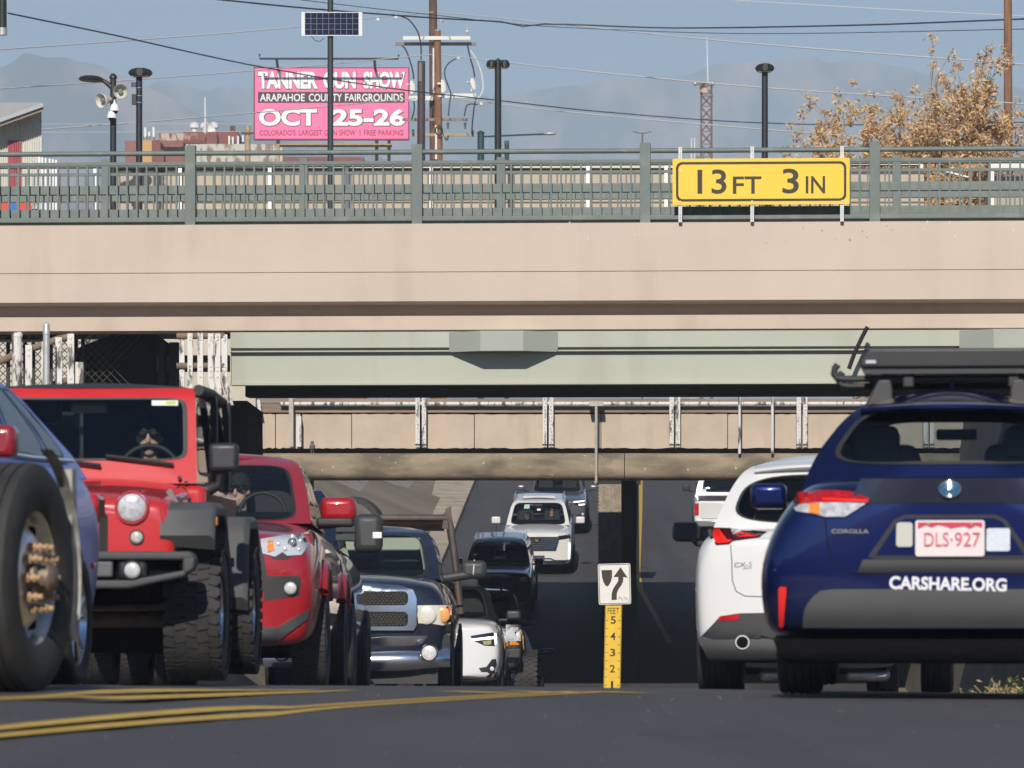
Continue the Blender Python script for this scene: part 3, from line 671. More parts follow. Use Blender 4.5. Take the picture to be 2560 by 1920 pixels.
MB().tube([(0, 0, az(222)), (ax(272), 0, az(212)), (ax(262), 0, az(204)), (ax(250), 0, az(198))], [.045, .04, .035, .03], 10).build('arm', BLACKP, lp283, smooth=60)
mb = MB(); rows = []
for px, ya, yb, dp in ((197, 196, 199, .05), (203, 191, 203, .14), (216, 188.5, 205, .2), (235, 188.5, 206, .2), (248, 191, 206, .15), (258, 196, 206, .07)):
    rows.append([(ax(px), dp * cos(a), (az(ya) + az(yb)) / 2 + (az(ya) - az(yb)) / 2 * sin(a)) for a in np.linspace(0, 2 * pi, 13)])
mb.grid(rows); mb.build('lamp_head', BLACKP, lp283, smooth=70)
# dome cameras and horn loudspeakers (hang from the posts: things of their own)
for px, py, lab, s_ in ((288, 272, 'white dome camera on the lamp post, the upper and nearer of two', 1.0), (281, 290, 'white dome camera on the lamp post, the lower of two', .95)):
    c = thing('dome_camera', lab, 'camera', (px_(px, LD), LD - .13, pz_(py, LD)), 0, 'dome cameras on the lamp post')
    MB().lathe([(.0, .10), (.02, .10), (.022, .075), (.05, .06), (.068, .02), (.078, -.045), (.07, -.05), (0, -.05)], n=18).build('housing', WHT, c, smooth=45)
    MB().lathe([(.055, -.05), (.05, -.075), (.03, -.095), (0, -.1)], n=16).build('dome', GLD, c, smooth=60)
    MB().tube([(0, 0, .1), (0, .04, .13), (0, .11, .13)], .015, 8).build('arm', WHT, c, smooth=60)
HORN = M('horn_grey', (.58, .56, .50), .5, var=.06)
for px, py, ang, lab in ((302, 229, .12, 'grey horn loudspeaker between the two lamp posts, larger of the pair'), (263, 252, -.75, 'grey horn loudspeaker left of the camera post, seen at an angle')):
    c = thing('loudspeaker', lab, 'loudspeaker', (px_(px, LD), LD - .1, pz_(py, LD)), 0, 'horn loudspeakers on the lamp posts')
    c.rotation_euler = (radians(10), 0, ang)
    mb = MB(); mb.lathe([(.118, -.09), (.121, -.085), (.10, -.02), (.06, .05), (.045, .12), (.045, .2), (0, .2)], axis=(0, 1, 0), n=20); mb.lathe([(.118, -.09), (.095, -.02), (.055, .045), (0, .06)], axis=(0, 1, 0), n=20)
    mb.build('horn', HORN, c, smooth=50)
    MB().lathe([(.0, -.07), (.035, -.07), (.042, -.03), (.042, .02)], axis=(0, 1, 0), n=14).build('reflex_cone', M('cone_grey', (.22, .22, .2), .5), c, smooth=50)
    MB().cyl((.02, .1, -.03), (.08, .1, -.07), .015, n=6).build('bracket', BLACKP, c)
# solar panel on a pole
so_ = thing('solar_panel', 'blue solar panel in a white frame on a thin dark pole before the billboard', 'solar panel', (px_(826, LD), LD, BASE))
MB().cyl((0, 0, 0), (0, 0, pz_(-60, LD) - BASE), .047, n=14).build('pole', M('teal_pole', (.03, .04, .042), .5), so_, smooth=50)
sx0, sx1, sz0, sz1 = px_(754, LD) - px_(826, LD), px_(906, LD) - px_(826, LD), az(91), az(32)
tl = Matrix.Translation((0, -.08, (sz0 + sz1) / 2)) @ Matrix.Rotation(radians(3), 4, 'X')
h = (sz1 - sz0) / 2; fr = 9 * K
PVF = M('panel_frame', (.72, .72, .70), .4)
MB().box(sx0, sx1, -.02, .02, -h, h, mat=tl).build('frame', PVF, so_)
cel = M('solar_cells', (.008, .013, .045), .15, var=.15, scale=30, coat=.6); lnm = M('cell_lines', (.35, .36, .38), .4)
MB().box(sx0 + fr, sx1 - fr, -.024, -.0205, -h + .015, h - .012, mat=tl).build('cells', cel, so_)
mb = MB()
for i in range(1, 9): x = sx0 + fr + (sx1 - sx0 - 2 * fr) * i / 9; mb.box(x - .002, x + .002, -.026, -.0245, -h + .015, h - .012, mat=tl)
for i in range(1, 4): z = -h + .015 + (2 * h - .027) * i / 4; mb.box(sx0 + fr, sx1 - fr, -.0275, -.0262, z - .0018, z + .0018, mat=tl)
mb.build('grid_lines', lnm, so_)
MB().tube([(sx0 + .16, 0, sz0), (sx0 + .22, 0, sz0 - .07), (sx0 + .3, 0, sz0 - .08), (sx0 + .36, 0, sz0 - .03)], .006, 6).build('cable', BLACKP, so_)

# beige platform wall with cream cap and mesh just behind the railing
WD = 80.0
pw = thing('platform_wall', 'long beige platform wall with cream cap and dark mesh behind the bridge railings', 'wall')
BEIG = M('beige_wall', (.44, .375, .29), .85, var=.08, scale=.8); CRM = M('cream_trim', (.60, .54, .42), .7, var=.05); MESH = M('dark_mesh', (.085, .075, .07), .8, var=.3, scale=14)
x0, x1 = px_(262, WD), px_(2310, WD)
MB().box(x0, x1, WD, WD + .3, 6.36, pz_(436, WD)).build('wall', BEIG, pw)
MB().box(x0, x1, WD - .03, WD - .005, pz_(506, WD), pz_(503.5, WD)).build('joint_line', M('joint_tan', (.28, .23, .17), .9), pw)
MB().box(x0, x1, WD + .05, WD + .2, pz_(436, WD) + .001, pz_(420, WD)).build('mesh_band', MESH, pw)
MB().box(x0, px_(1900, WD), WD - .02, WD + .35, pz_(420, WD), pz_(414, WD)).build('cap', CRM, pw)
for px in (240, 452, 676, 868, 1079, 1470, 1665):
    MB().box(px_(px - 5, WD), px_(px + 4, WD), WD - .16, WD - .05, 6.36, pz_(414, WD)).build('post', WHT, pw)
CAN = M('canopy_white', (.74, .72, .66), .6, var=.04)
cn = thing('carport', 'white carport frame with a slanting brace in front of the dry trees', 'canopy')
MB().box(px_(2100, 84), px_(2306, 84), 84, 84.3, pz_(412, 84), pz_(405, 84)).build('beam', CAN, cn)
MB().box(px_(2475, 84), px_(2620, 84), 84, 84.3, pz_(420, 84), pz_(402, 84)).build('beam', CAN, cn)
MB().box(px_(2476, 84), px_(2640, 84), 84.4, 84.9, 5, pz_(436, 84)).build('wall', BEIG, cn)
for px in (2302, 2479): MB().box(px_(px - 5, 84), px_(px + 5, 84), 83.9, 84.05, 5, pz_(405, 84)).build('post', CAN, cn)
MB().prism([(px_(2345, 84), pz_(424, 84)), (px_(2425, 84), pz_(447, 84)), (px_(2412, 84), pz_(447, 84)), (px_(2340, 84), pz_(429, 84))], 83.7, 83.8).build('brace', CAN, cn)
# little things at the far left behind the rails
wf = thing('picket_fence', 'white picket fence between the shed and lamp posts', 'fence')
for i, px in enumerate((98, 106, 114, 124, 132, 140)): MB().box(px_(px - 2.4, 84), px_(px + 2.4, 84), 84, 84.05, 5.5, pz_(392 + i * 1.5, 84)).build('picket', WHT, wf)
bn = thing('banner', 'red and blue banner low behind the railing at far left', 'banner', (0, 0, 0))
RB = M('banner_red', (.62, .05, .03), .6); BB = M('banner_blue', (.03, .13, .42), .6)
MB().box(px_(-30, 82), px_(23, 82), 82, 82.05, pz_(530, 82), pz_(499, 82)).build('cloth', RB, bn)
MB().box(px_(26, 82), px_(41, 82), 82, 82.05, pz_(530, 82), pz_(499, 82)).build('cloth', BB, bn)
MB().box(px_(48, 82), px_(78, 82), 82, 82.05, pz_(530, 82), pz_(500, 82)).build('cloth', RB, bn)
pv = thing('parked_car', 'dark parked vehicle glimpsed between the railing bars at far left', 'car', (px_(45, 92), 92, 5.2))
VAN = paint('dark_van_paint', (.05, .052, .058))
MB().prism([(-1.5, .3), (1.0, .3), (1.0, 2.5), (.75, 2.75), (-1.5, 2.75)], 0, 1.7).build('body', VAN, pv, bevel=.06)
MB().prism([(-1.3, 2.05), (.8, 2.05), (.7, 2.6), (-1.3, 2.6)], -.012, 0).build('window', GLD, pv)

# billboard
BD = 212.0; WOODDK = M('dark_steel', (.05, .045, .05), .6)
bx = lambda px: px_(px, BD) - px_(828, BD); bz = lambda py: pz_(py, BD)
bb = thing('billboard', 'pink billboard with white lettering advertising a show on October 25-26', 'billboard', (px_(828, BD), BD, 0))
PNK = M('billboard_pink', (.86, .17, .36), .55, var=.05, scale=.6); PFR = M('billboard_frame', (.22, .05, .06), .7, var=.3, scale=3)
BW = M('billboard_white', (.84, .83, .80), .55); BK = M('billboard_dark', (.055, .035, .04), .6); BM = M('billboard_maroon', (.30, .03, .055), .6)
MB().box(bx(634), bx(1023), 0, .25, bz(350), bz(168)).build('frame', PFR, bb)
MB().box(bx(637.5), bx(1020.5), -.02, -.005, bz(347), bz(171)).build('poster', PNK, bb)
def btext(s, xa, xb, ya, yb, bold, shadow=1):
    wv, hv = (xb - xa) * BD / F, (yb - ya) * BD / F; cx_, cz_ = (bx(xa) + bx(xb)) / 2, (bz(ya) + bz(yb)) / 2
    if shadow: text(s, wv + .05, hv + .05, BK, bb, (cx_ + .008, -.026, cz_ - .008), bold=bold + .028, ext=.003)
    text(s, wv, hv, BW, bb, (cx_, -.034, cz_), bold=bold, ext=.004)
for s, xa, xb in (('TANNER', 645, 795), ('GUN', 808, 890), ('SHOW', 908, 1013)): btext(s, xa, xb, 179, 222, .055)
MB().box(bx(645), bx(1012), -.03, -.022, bz(257), bz(230)).build('dark_band', BK, bb)
for s, xa, xb in (('ARAPAHOE', 650, 762), ('COUNTY', 772, 855), ('FAIRGROUNDS', 863, 1008)):
    wv = (xb - xa) * BD / F; text(s, wv, 19 * BD / F, BW, bb, ((bx(xa) + bx(xb)) / 2, -.033, bz(244)), bold=.012, ext=.003)
for s, xa, xb in (('OCT', 647, 793), ('25-26', 830, 1013)): btext(s, xa, xb, 272, 315, .04)
for s, xa, xb in (("COLORADO'S", 649, 739), ('LARGEST', 747, 806), ('GUN', 811, 842), ('SHOW', 848, 889), ('|', 899, 901), ('FREE', 910, 940), ('PARKING', 946, 1008)):
    text(s, (xb - xa) * BD / F, (14 if s != '|' else 17) * BD / F, BM, bb, ((bx(xa) + bx(xb)) / 2, -.026, bz(332)), bold=.008, ext=.004)
mb = MB(); mb.tube([(bx(653), -1.3, bz(143)), (bx(653), -1.3, bz(155)), (bx(998), -1.3, bz(155)), (bx(998), -1.3, bz(145))], .05, 6)
for px in (695, 938): mb.cyl((bx(px), -1.3, bz(155)), (bx(px), 0, bz(172)), .06, n=6)
mb.build('light_rail', WOODDK, bb)
TAN = M('tan_post', (.42, .30, .16), .85, var=.2, scale=3)
for px in (694, 941, 972): MB().box(bx(px - 4), bx(px + 4), .26, .6, 5.5, bz(349)).build('post', TAN, bb)
MB().box(bx(700), bx(980), -.9, .2, bz(367), bz(364)).build('catwalk', TAN, bb)

# utility poles and wires
WOOD = M('pole_wood', (.235, .11, .055), .85, var=.35, scale=4, stretch=(3, 3, .25), bump=.3, bscale=20)
WOODD = M('pole_wood_dark', (.14, .07, .042), .85, var=.4, scale=3, stretch=(2, 2, .5))
UD = 200.0; ux = lambda px: px_(px, UD) - px_(1096, UD); uz = lambda py: pz_(py, UD)
up = thing('utility_pole', 'brown utility pole with white crossarms, cutouts and looping cables', 'utility pole', (px_(1096, UD), UD, 0))
MB().cyl((ux(1107), 0, 5.5), (ux(1093.5), 0, uz(77)), .2, .145, n=14).build('pole', WOOD, up, smooth=50)
MB().cyl((ux(1093.5), 0, uz(77)), (ux(1093.5), 0, uz(75)), .15, n=14).build('cap', GALV, up)
ARMW = M('fibreglass_arm', (.70, .68, .62), .5); ARMG = M('grey_wood_arm', (.26, .205, .19), .85, var=.2)
MB().box(ux(1008), ux(1176), -.22, -.14, uz(101), uz(92)).build('crossarm', ARMW, up)
MB().box(ux(988), ux(1190), .2, .32, uz(112), uz(104)).build('crossarm', ARMG, up)
MB().box(ux(1006), ux(1171), .2, .3, uz(301), uz(294)).build('crossarm', ARMG, up)
MB().box(ux(1022), ux(1082), -.2, -.1, uz(252), uz(241)).build('crossarm', ARMW, up); MB().box(ux(1112), ux(1190), -.2, -.1, uz(246), uz(235)).build('crossarm', ARMW, up)
MB().box(ux(1026), ux(1184), -.1, 0, uz(341), uz(334)).build('crossarm', TAN, up)
MB().box(ux(1082), ux(1086), -.3, -.2, uz(236), uz(122)).build('conduit', GALV, up); MB().box(ux(1088), ux(1093), -.3, -.24, uz(400), uz(315)).build('conduit', ARMW, up)
MB().cyl((ux(1100), 0, uz(244)), (ux(1100), 0, uz(239)), .185, n=14).build('band', GALV, up)
for px, py in ((1031, 216), (1108, 214), (1182, 210)):
    mb = MB(); mb.box(ux(px - 5), ux(px + 2), -.35, -.2, uz(py + 20), uz(py - 12)); mb.cyl((ux(px + 5), -.28, uz(py + 16)), (ux(px + 3), -.28, uz(py - 6)), .06, n=8); mb.cyl((ux(px - 14), -.28, uz(py - 3)), (ux(px - 4), -.28, uz(py - 3)), .05, n=8)
    mb.build('cutout', ARMW, up)
WC = M('cable_black', (.02, .022, .03), .5)
mb = MB()
for pts in ([(1002, 42), (1020, 50), (1035, 66), (1047, 88), (1053, 120), (1053, 152)], [(1005, 116), (1014, 125), (1024, 150), (1032, 178), (1035, 200)], [(1140, 148), (1122, 160), (1112, 178), (1114, 198), (1122, 220), (1127, 236), (1124, 262), (1121, 292)],
            [(1168, 112), (1172, 130), (1178, 155), (1183, 172), (1187, 195)], [(1195, 263), (1176, 262), (1166, 268), (1161, 292)], [(1189, 248), (1185, 275), (1181, 310), (1180, 338)], [(1035, 255), (1036, 275), (1030, 300)], [(1112, 345), (1118, 352), (1121, 340)],
            [(1098, 315), (1105, 322), (1106, 334), (1098, 340), (1090, 334), (1090, 322), (1098, 315)]):
    mb.tube(spline([(ux(a), -.3, uz(b_)) for a, b_ in pts]), .03, 5)
mb.build('cable', WC, up)
MB().tube(spline([(ux(a), -.3, uz(b_)) for a, b_ in [(1176, 128), (1190, 150), (1204, 185), (1208, 220), (1202, 240), (1192, 248)]]), .03, 5).build('cable', ARMW, up)
for px, py in ((1120, 308), (1163, 308), (1033, 325), (1182, 328)):
    mb = MB()
    for k in range(4): mb.cyl((ux(px), -.2, uz(py + k * 4)), (ux(px), -.2, uz(py + k * 4 + 2.4)), .06 - .006 * k, n=8)
    mb.build('insulator', WC, up)
for px, py in ((1168, 84), (1105, 57)):
    MB().lathe([(.05, 0), (.09, .06), (.05, .12), (.09, .18), (0, .2)], (ux(px), -.18, uz(py)), n=8).build('insulator', ARMW, up)
u2 = thing('utility_pole', 'darker taller utility pole just behind the one with white crossarms', 'utility pole', (px_(1085, 204), 204, 5.5))
MB().cyl((px_(1089, 204) - px_(1085, 204), 0, 0), (px_(1082, 204) - px_(1085, 204), 0, pz_(-60, 204) - 5.5), .2, .17, n=12).build('pole', WOODD, u2, smooth=50)
u3 = thing('utility_pole', 'thick reddish wooden utility pole at the right edge before the dry trees', 'utility pole', (px_(2522, 150), 150, 5.4))
MB().cyl((0, 0, 0), (-.03, 0, pz_(-60, 150) - 5.4), .155, .125, n=16).build('pole', WOOD, u3, smooth=50)
u4 = thing('steel_pole', 'dark brown steel stub pole just left of the utility poles', 'pole', (px_(1051, 190), 190, 5.5))
MB().cyl((0, 0, 0), (.04, 0, pz_(153, 190) - 5.5), .19, .155, n=14).build('pole', M('brown_steel', (.06, .035, .036), .55, var=.3, scale=5, stretch=(1, 1, .2)), u4, smooth=50)
MB().box(-.06, .06, -.2, -.16, pz_(205, 190) - 5.5, pz_(158, 190) - 5.5).build('plate', M('grey_plate', (.16, .14, .14), .6), u4)
u5 = thing('utility_pole', 'small tan utility pole left of the pink billboard', 'utility pole', (px_(619, 260), 260, 5.6))
MB().cyl((0, 0, 0), (0, 0, pz_(315, 260) - 5.6), .16, .15, n=10).build('pole', TAN, u5, smooth=50)
MB().box(-.35, .4, -.2, -.1, pz_(336, 260) - 5.6, pz_(331, 260) - 5.6).build('crossarm', WOODD, u5)
WIW = M('wire_pale', (.80, .76, .70), .6); WID = M('wire_black', (.03, .035, .05), .6)
wires = [('pale overhead wire, uppermost, from the left edge up to the tall pole', WIW, .021, [(-60, 128, 150), (380, 97, 168), (757, 66, 182), (920, 46, 192), (1083, 30, 200)]),
         ('pale overhead wire, uppermost, falling from the tall pole to the right', WIW, .021, [(1094, 30, 200), (1280, 48, 185), (1850, 106, 160), (2600, 164, 140)]),
         ('pale overhead wire, middle one of three on the left', WIW, .021, [(-60, 226, 150), (340, 199, 168), (760, 166, 185), (1078, 136, 198)]),
         ('pale overhead wire, middle one of three on the right', WIW, .021, [(1106, 137, 198), (1400, 171, 180), (1960, 223, 160), (2600, 262, 140)]),
         ('pale overhead wire, lowest of three on the left', WIW, .021, [(100, 324, 160), (420, 300, 170), (750, 272, 185), (1040, 246, 198)]),
         ('pale overhead wire, lowest of three on the right', WIW, .021, [(1150, 248, 198), (1400, 278, 185), (2055, 335, 160), (2300, 352, 150)]),
         ('black overhead cable sagging from upper left across the billboard lettering', WID, .022, [(20, 33, 120), (300, 91, 130), (500, 136, 140), (640, 165, 150), (1000, 224, 170), (1200, 246, 175), (1500, 279, 178), (1900, 307, 178), (2100, 312, 178), (2600, 305, 175)]),
         ('black overhead cable along the top edge, the thicker of two', WID, .028, [(500, -6, 150), (760, 20, 155), (1085, 45, 165), (1280, 57, 168), (1310, 66, 168), (1340, 60, 168), (1700, 70, 168), (2100, 64, 160), (2600, 46, 150)]),
         ('thin black overhead cable along the top edge', WID, .014, [(720, -4, 160), (1060, 35, 165), (1400, 68, 168), (1900, 84, 165), (2600, 72, 150)]),
         ('faint pale wire at the top right corner', WIW, .012, [(1800, -2, 180), (2200, 22, 175), (2600, 42, 170)]),
         ('faint far wires crossing below the loudspeakers', WIW, .012, [(100, 331, 260), (700, 328, 270)]),
         ('faint far wire crossing behind the antennas at left', WIW, .012, [(100, 310, 300), (640, 309, 310)])]
for i, (lab, mt, r, pts) in enumerate(wires):
    mb = MB(); fx = smooth_interp([p[0] for p in pts], [p[1] for p in pts]); fd_ = smooth_interp([p[0] for p in pts], [p[2] for p in pts])
    xs2 = np.linspace(pts[0][0], pts[-1][0], 40)
    mb.tube([P(x, fx(x), fd_(x)) for x in xs2], r, 5); tag(mb.build('overhead_wire', mt, smooth=80), lab, 'wire', 'overhead wires')
for i, (px, py, d) in enumerate(((990, 42, 196), (1145, 145, 196), (1203, 259, 196), (945, 48, 194))):
    tag(MB().box(px_(px - 3.5, d), px_(px + 3.5, d), d - .1, d + .05, pz_(py + 4, d), pz_(py - 4, d)).build('wire_clamp', ARMW), ['white box clamp on the upper wire left of the tall pole', 'white box clamp on the middle wire right of the pole', 'white box clamp on the lowest wire right of the pole', 'small pale clamp on the upper wire, farthest left'][i], 'clamp', 'wire clamps')
# hanging fixture top left
hf = thing('signal_fixture', 'dark hanging signal fixture cut off at the top left corner', 'fixture', (px_(6, 50), 50, pz_(0, 50)))
MB().cyl((0, 0, -.36), (0, 0, .4), .045, n=14).build('body', M('signal_green', (.02, .03, .028), .4), hf, smooth=50)
MB().cyl((0, 0, -.365), (0, 0, -.29), .05, n=14).build('collar', GALV, hf, smooth=50)
# lattice tower
TD = 420.0; tx = lambda px: px_(px, TD) - px_(1766, TD); tz = lambda py: pz_(py, TD)
tw = thing('lattice_tower', 'rusty lattice tower with floodlights and a whip antenna', 'tower', (px_(1766, TD), TD, 0))
RST = M('tower_rust', (.20, .12, .09), .8, var=.2)
mb = MB(); hw = .5
for s_ in (-1, 1):
    for k in (-1, 1): mb.cyl((s_ * hw * 1.05, k * hw, 5.8), (s_ * hw * .9, k * hw * .9, tz(213)), .075, n=5)
z = 6.0; i = 0
while z < tz(216):
    for k in (-1, 1):
        mb.cyl((-hw, k * hw, z), (hw, k * hw, z + 1.1), .035, n=4); mb.cyl((hw, k * hw, z), (-hw, k * hw, z + 1.1), .035, n=4)
    mb.box(-hw, hw, -hw - .02, -hw + .04, z - .04, z + .04); z += 1.1
mb.box(tx(1750), tx(1783), -.6, -.5, tz(243), tz(240)); mb.build('frame', RST, tw)
MB().cyl((tx(1770), 0, tz(212)), (tx(1767), 0, tz(90)), .06, .035, n=6).build('antenna', WHT, tw)
for px, py in ((1737, 211), (1747, 209), (1764, 213), (1781, 211), (1773, 211)):
    mb = MB(); mb.ico((tx(px), -.7, tz(py)), .21); mb.build('floodlight', M('floodlight_grey', (.5, .52, .5), .35, .3, var=.3, scale=5), tw, smooth=60)
MB().lathe([(.45, -.2), (.3, .1), (0, .2)], (tx(1757), -.8, tz(221)), axis=(-.5, 1, .4), n=14).build('dish', M('dish_tan', (.5, .36, .24), .6), tw, smooth=60)
for px in (1729, 1737): MB().cyl((tx(px), .5, 5.8), (tx(px), .5, tz(343)), .05, n=5).build('side_mast', WHT, tw)
# green signal poles
TEAL = M('signal_teal', (.02, .055, .055), .45)
s1 = thing('signal_pole', 'dark teal pole with a long lamp arm right of the utility poles', 'pole', (px_(1202, 170), 170, 5.3))
MB().cyl((0, 0, 0), (0, 0, pz_(334, 170) - 5.3), .12, n=14).build('pole', TEAL, s1, smooth=40)
MB().lathe([(.14, 0), (.14, .04), (.05, .1), (0, .11)], (0, 0, pz_(334, 170) - 5.3), n=12).build('cap', TEAL, s1)
MB().tube([(0, 0, pz_(342, 170) - 5.3), (1.2, 0, pz_(338, 170) - 5.3), (2.3, 0, pz_(335, 170) - 5.3)], .035, 6).build('arm', TEAL, s1)
MB().ico((2.45, 0, pz_(334, 170) - 5.3), .2, sc3=(1.2, .6, .3)).build('lamp_head', GALV, s1, smooth=60)
s2 = thing('signal_pole', 'small dark teal post beside the twin headed street lamp', 'pole', (px_(1267, 170), 170, 5.3))
MB().cyl((0, 0, 0), (0, 0, pz_(353, 170) - 5.3), .08, n=12).build('pole', TEAL, s2, smooth=40); MB().box(-.09, .09, -.09, .09, pz_(362, 170) - 5.3, pz_(352, 170) - 5.3).build('cap', TEAL, s2)
s3 = thing('street_lamp', 'tiny far double armed street lamp above the railing post', 'street lamp', (px_(1606, 330), 330, 5.8))
MB().cyl((0, 0, 0), (0, 0, pz_(331, 330) - 5.8), .06, n=6).build('pole', RST, s3)
MB().tube([(-.65, 0, pz_(329, 330) - 5.8), (0, 0, pz_(334, 330) - 5.8), (.65, 0, pz_(329, 330) - 5.8)], .04, 5).build('arm', RST, s3)

# shed at far left
sh = thing('shed', 'corrugated metal shed with a pale sloping roof at the left edge', 'building', (0, 0, 0))
CORR = M('corrugated_white', (.62, .60, .54), .5, var=.06); 
SD = 140.0
q0 = lambda px, py, d=SD: (px_(px, d), d, pz_(py, d))
mb = MB(); rows0 = []; rows1 = []
for i in range(160):
    px = 104 - i * 1.5; y = SD + (.05 if (i // 2) % 2 else 0); x = px_(px, SD); yt = 268 + (104 - px) * .36
    rows0.append((x, y, 5)); rows1.append((x, y, pz_(yt, SD)))
mb.grid([rows0, rows1]); mb.build('wall', CORR, sh)
ROOF = M('shed_roof', (.50, .48, .44), .5, var=.08, scale=2); FAS = M('shed_fascia', (.26, .20, .15), .8)
dq = SD - 1.0
mb = MB(); a0 = Vector(q0(108, 258, dq)); a1 = Vector(q0(-140, 347, dq)); b0 = Vector((px_(106, SD + 6), SD + 6, pz_(256, SD + 6))); b1 = Vector((a1.x, SD + 6, pz_(256, SD + 6)))
mb.add([a0, a1, b1, b0], [(0, 1, 2, 3)]); dn = Vector((0, 0, .05)); mb.add([a0 - dn, a1 - dn, b1 - dn, b0 - dn], [(0, 1, 2, 3)]); mb.build('roof', ROOF, sh)
dn = Vector((0, 0, .10)); mb = MB(); mb.add([a0 - dn, a1 - dn, a1 + Vector((0, 0, .012)), a0 + Vector((0, 0, .012))], [(0, 1, 2, 3)]); mb.build('gutter', M('gutter_grey', (.30, .31, .32), .4, .5), sh)
d2 = Vector((0, 0, .21)); mb = MB(); mb.add([a0 - d2 + Vector((0, .1, 0)), a1 - d2 + Vector((0, .1, 0)), a1 - dn + Vector((0, .1, 0)), a0 - dn + Vector((0, .1, 0))], [(0, 1, 2, 3)]); mb.build('fascia', FAS, sh)
mb = MB()
for i in range(6): mb.box(px_(20 + i * 5.6, SD), px_(24.4 + i * 5.6, SD), SD - .06, SD - .02, 5, pz_(351, SD))
mb.build('door', M('shed_door_red', (.40, .04, .07), .6), sh)

# red brick building
BDG = 420.0; gx = lambda px: px_(px, BDG); gz_ = lambda py: pz_(py, BDG)
BRK = M('red_brick_paint', (.245, .085, .065), .85, var=.12, scale=.7); BRK2 = M('red_brick_paint_pale', (.30, .12, .095), .85, var=.1, scale=.7)
OCH = M('ochre_render', (.62, .35, .12), .8, var=.06); TOR = M('torn_sign_face', (.26, .08, .06), .8, col2=(.52, .42, .34), lo=.48, hi=.54, scale=.8, stretch=(2.2, 1, .8))
bd = thing('brick_building', 'dark red building with a torn rooftop sign left of the billboard', 'building')
MB().box(gx(312), gx(459), BDG, BDG + 8, 5.5, gz_(352)).build('wall', BRK2, bd)
MB().box(gx(459), gx(596), BDG - .5, BDG + 9, 5.5, gz_(330)).build('wall', BRK, bd)
MB().box(gx(352), gx(382), BDG - 1, BDG - .01, 5.5, gz_(353)).build('bay', OCH, bd)
MB().prism([(gx(382), 5.5), (gx(415), 5.5), (gx(411), gz_(367)), (gx(400), gz_(352)), (gx(382), gz_(352))], BDG - .8, BDG - .02).build('bay', BRK, bd)
MB().box(gx(400), gx(517), BDG - 2, BDG - 1.7, gz_(357), gz_(339)).build('roof_sign', TOR, bd)
MB().box(gx(517), gx(545), BDG - 1.5, BDG - .6, 5.5, gz_(334)).build('wall', BRK, bd)
MB().box(gx(590), gx(900), BDG + 10, BDG + 20, 5.5, gz_(366)).build('wall', BRK, bd)
for px in (484, 511, 533): MB().lathe([(.25, 0), (.25, .4), (.45, .45), (.45, .8), (.2, .95), (0, 1)], (gx(px), BDG + 1, gz_(330)), n=10).build('roof_vent', WHT, bd, smooth=40)
MB().lathe([(.0, .0), (.45, .1), (.55, .3)], (gx(522), BDG - .5, gz_(327)), axis=(.2, -1, .2), n=14).build('dish', WHT, bd, smooth=60)
for px in (577, 583): MB().cyl((gx(px), BDG + 1, gz_(335)), (gx(px), BDG + 1, gz_(312)), .12, n=6).build('flue', WOODD, bd)
MB().cyl((gx(516), BDG - 1.2, gz_(345)), (gx(514.5), BDG - 1.2, gz_(246)), .09, .06, n=6).build('mast', WHT, bd)
for px, a, b_ in ((364, 320, 344), (374, 331, 342), (385, 319, 344)): MB().box(gx(px - 2.5), gx(px + 2.5), BDG - .5, BDG - .2, gz_(b_), gz_(a)).build('antenna_panel', WHT, bd)
for px in (360, 368, 376, 386): MB().cyl((gx(px), BDG - .3, gz_(354)), (gx(px), BDG - .3, gz_(340)), .05, n=5).build('antenna_stand', RST, bd)
for px, a, b_ in ((575, 343, 366), (584, 345, 366), (597, 343, 367), (609, 342, 358)): MB().box(gx(px - 2.2), gx(px + 2.2), BDG - 1.2, BDG - 1.0, gz_(b_), gz_(a)).build('sign_letter', WHT, bd)
fw = thing('garden_wall', 'white peeling wall and scrub low below the brick building', 'wall')
MB().box(gx(484), gx(720), BDG - 10, BDG - 9.6, 5, gz_(387)).build('wall', M('flaking_white', (.55, .53, .45), .8, col2=(.28, .17, .12), lo=.5, hi=.57, scale=.9, stretch=(2, 1, .7)), fw)

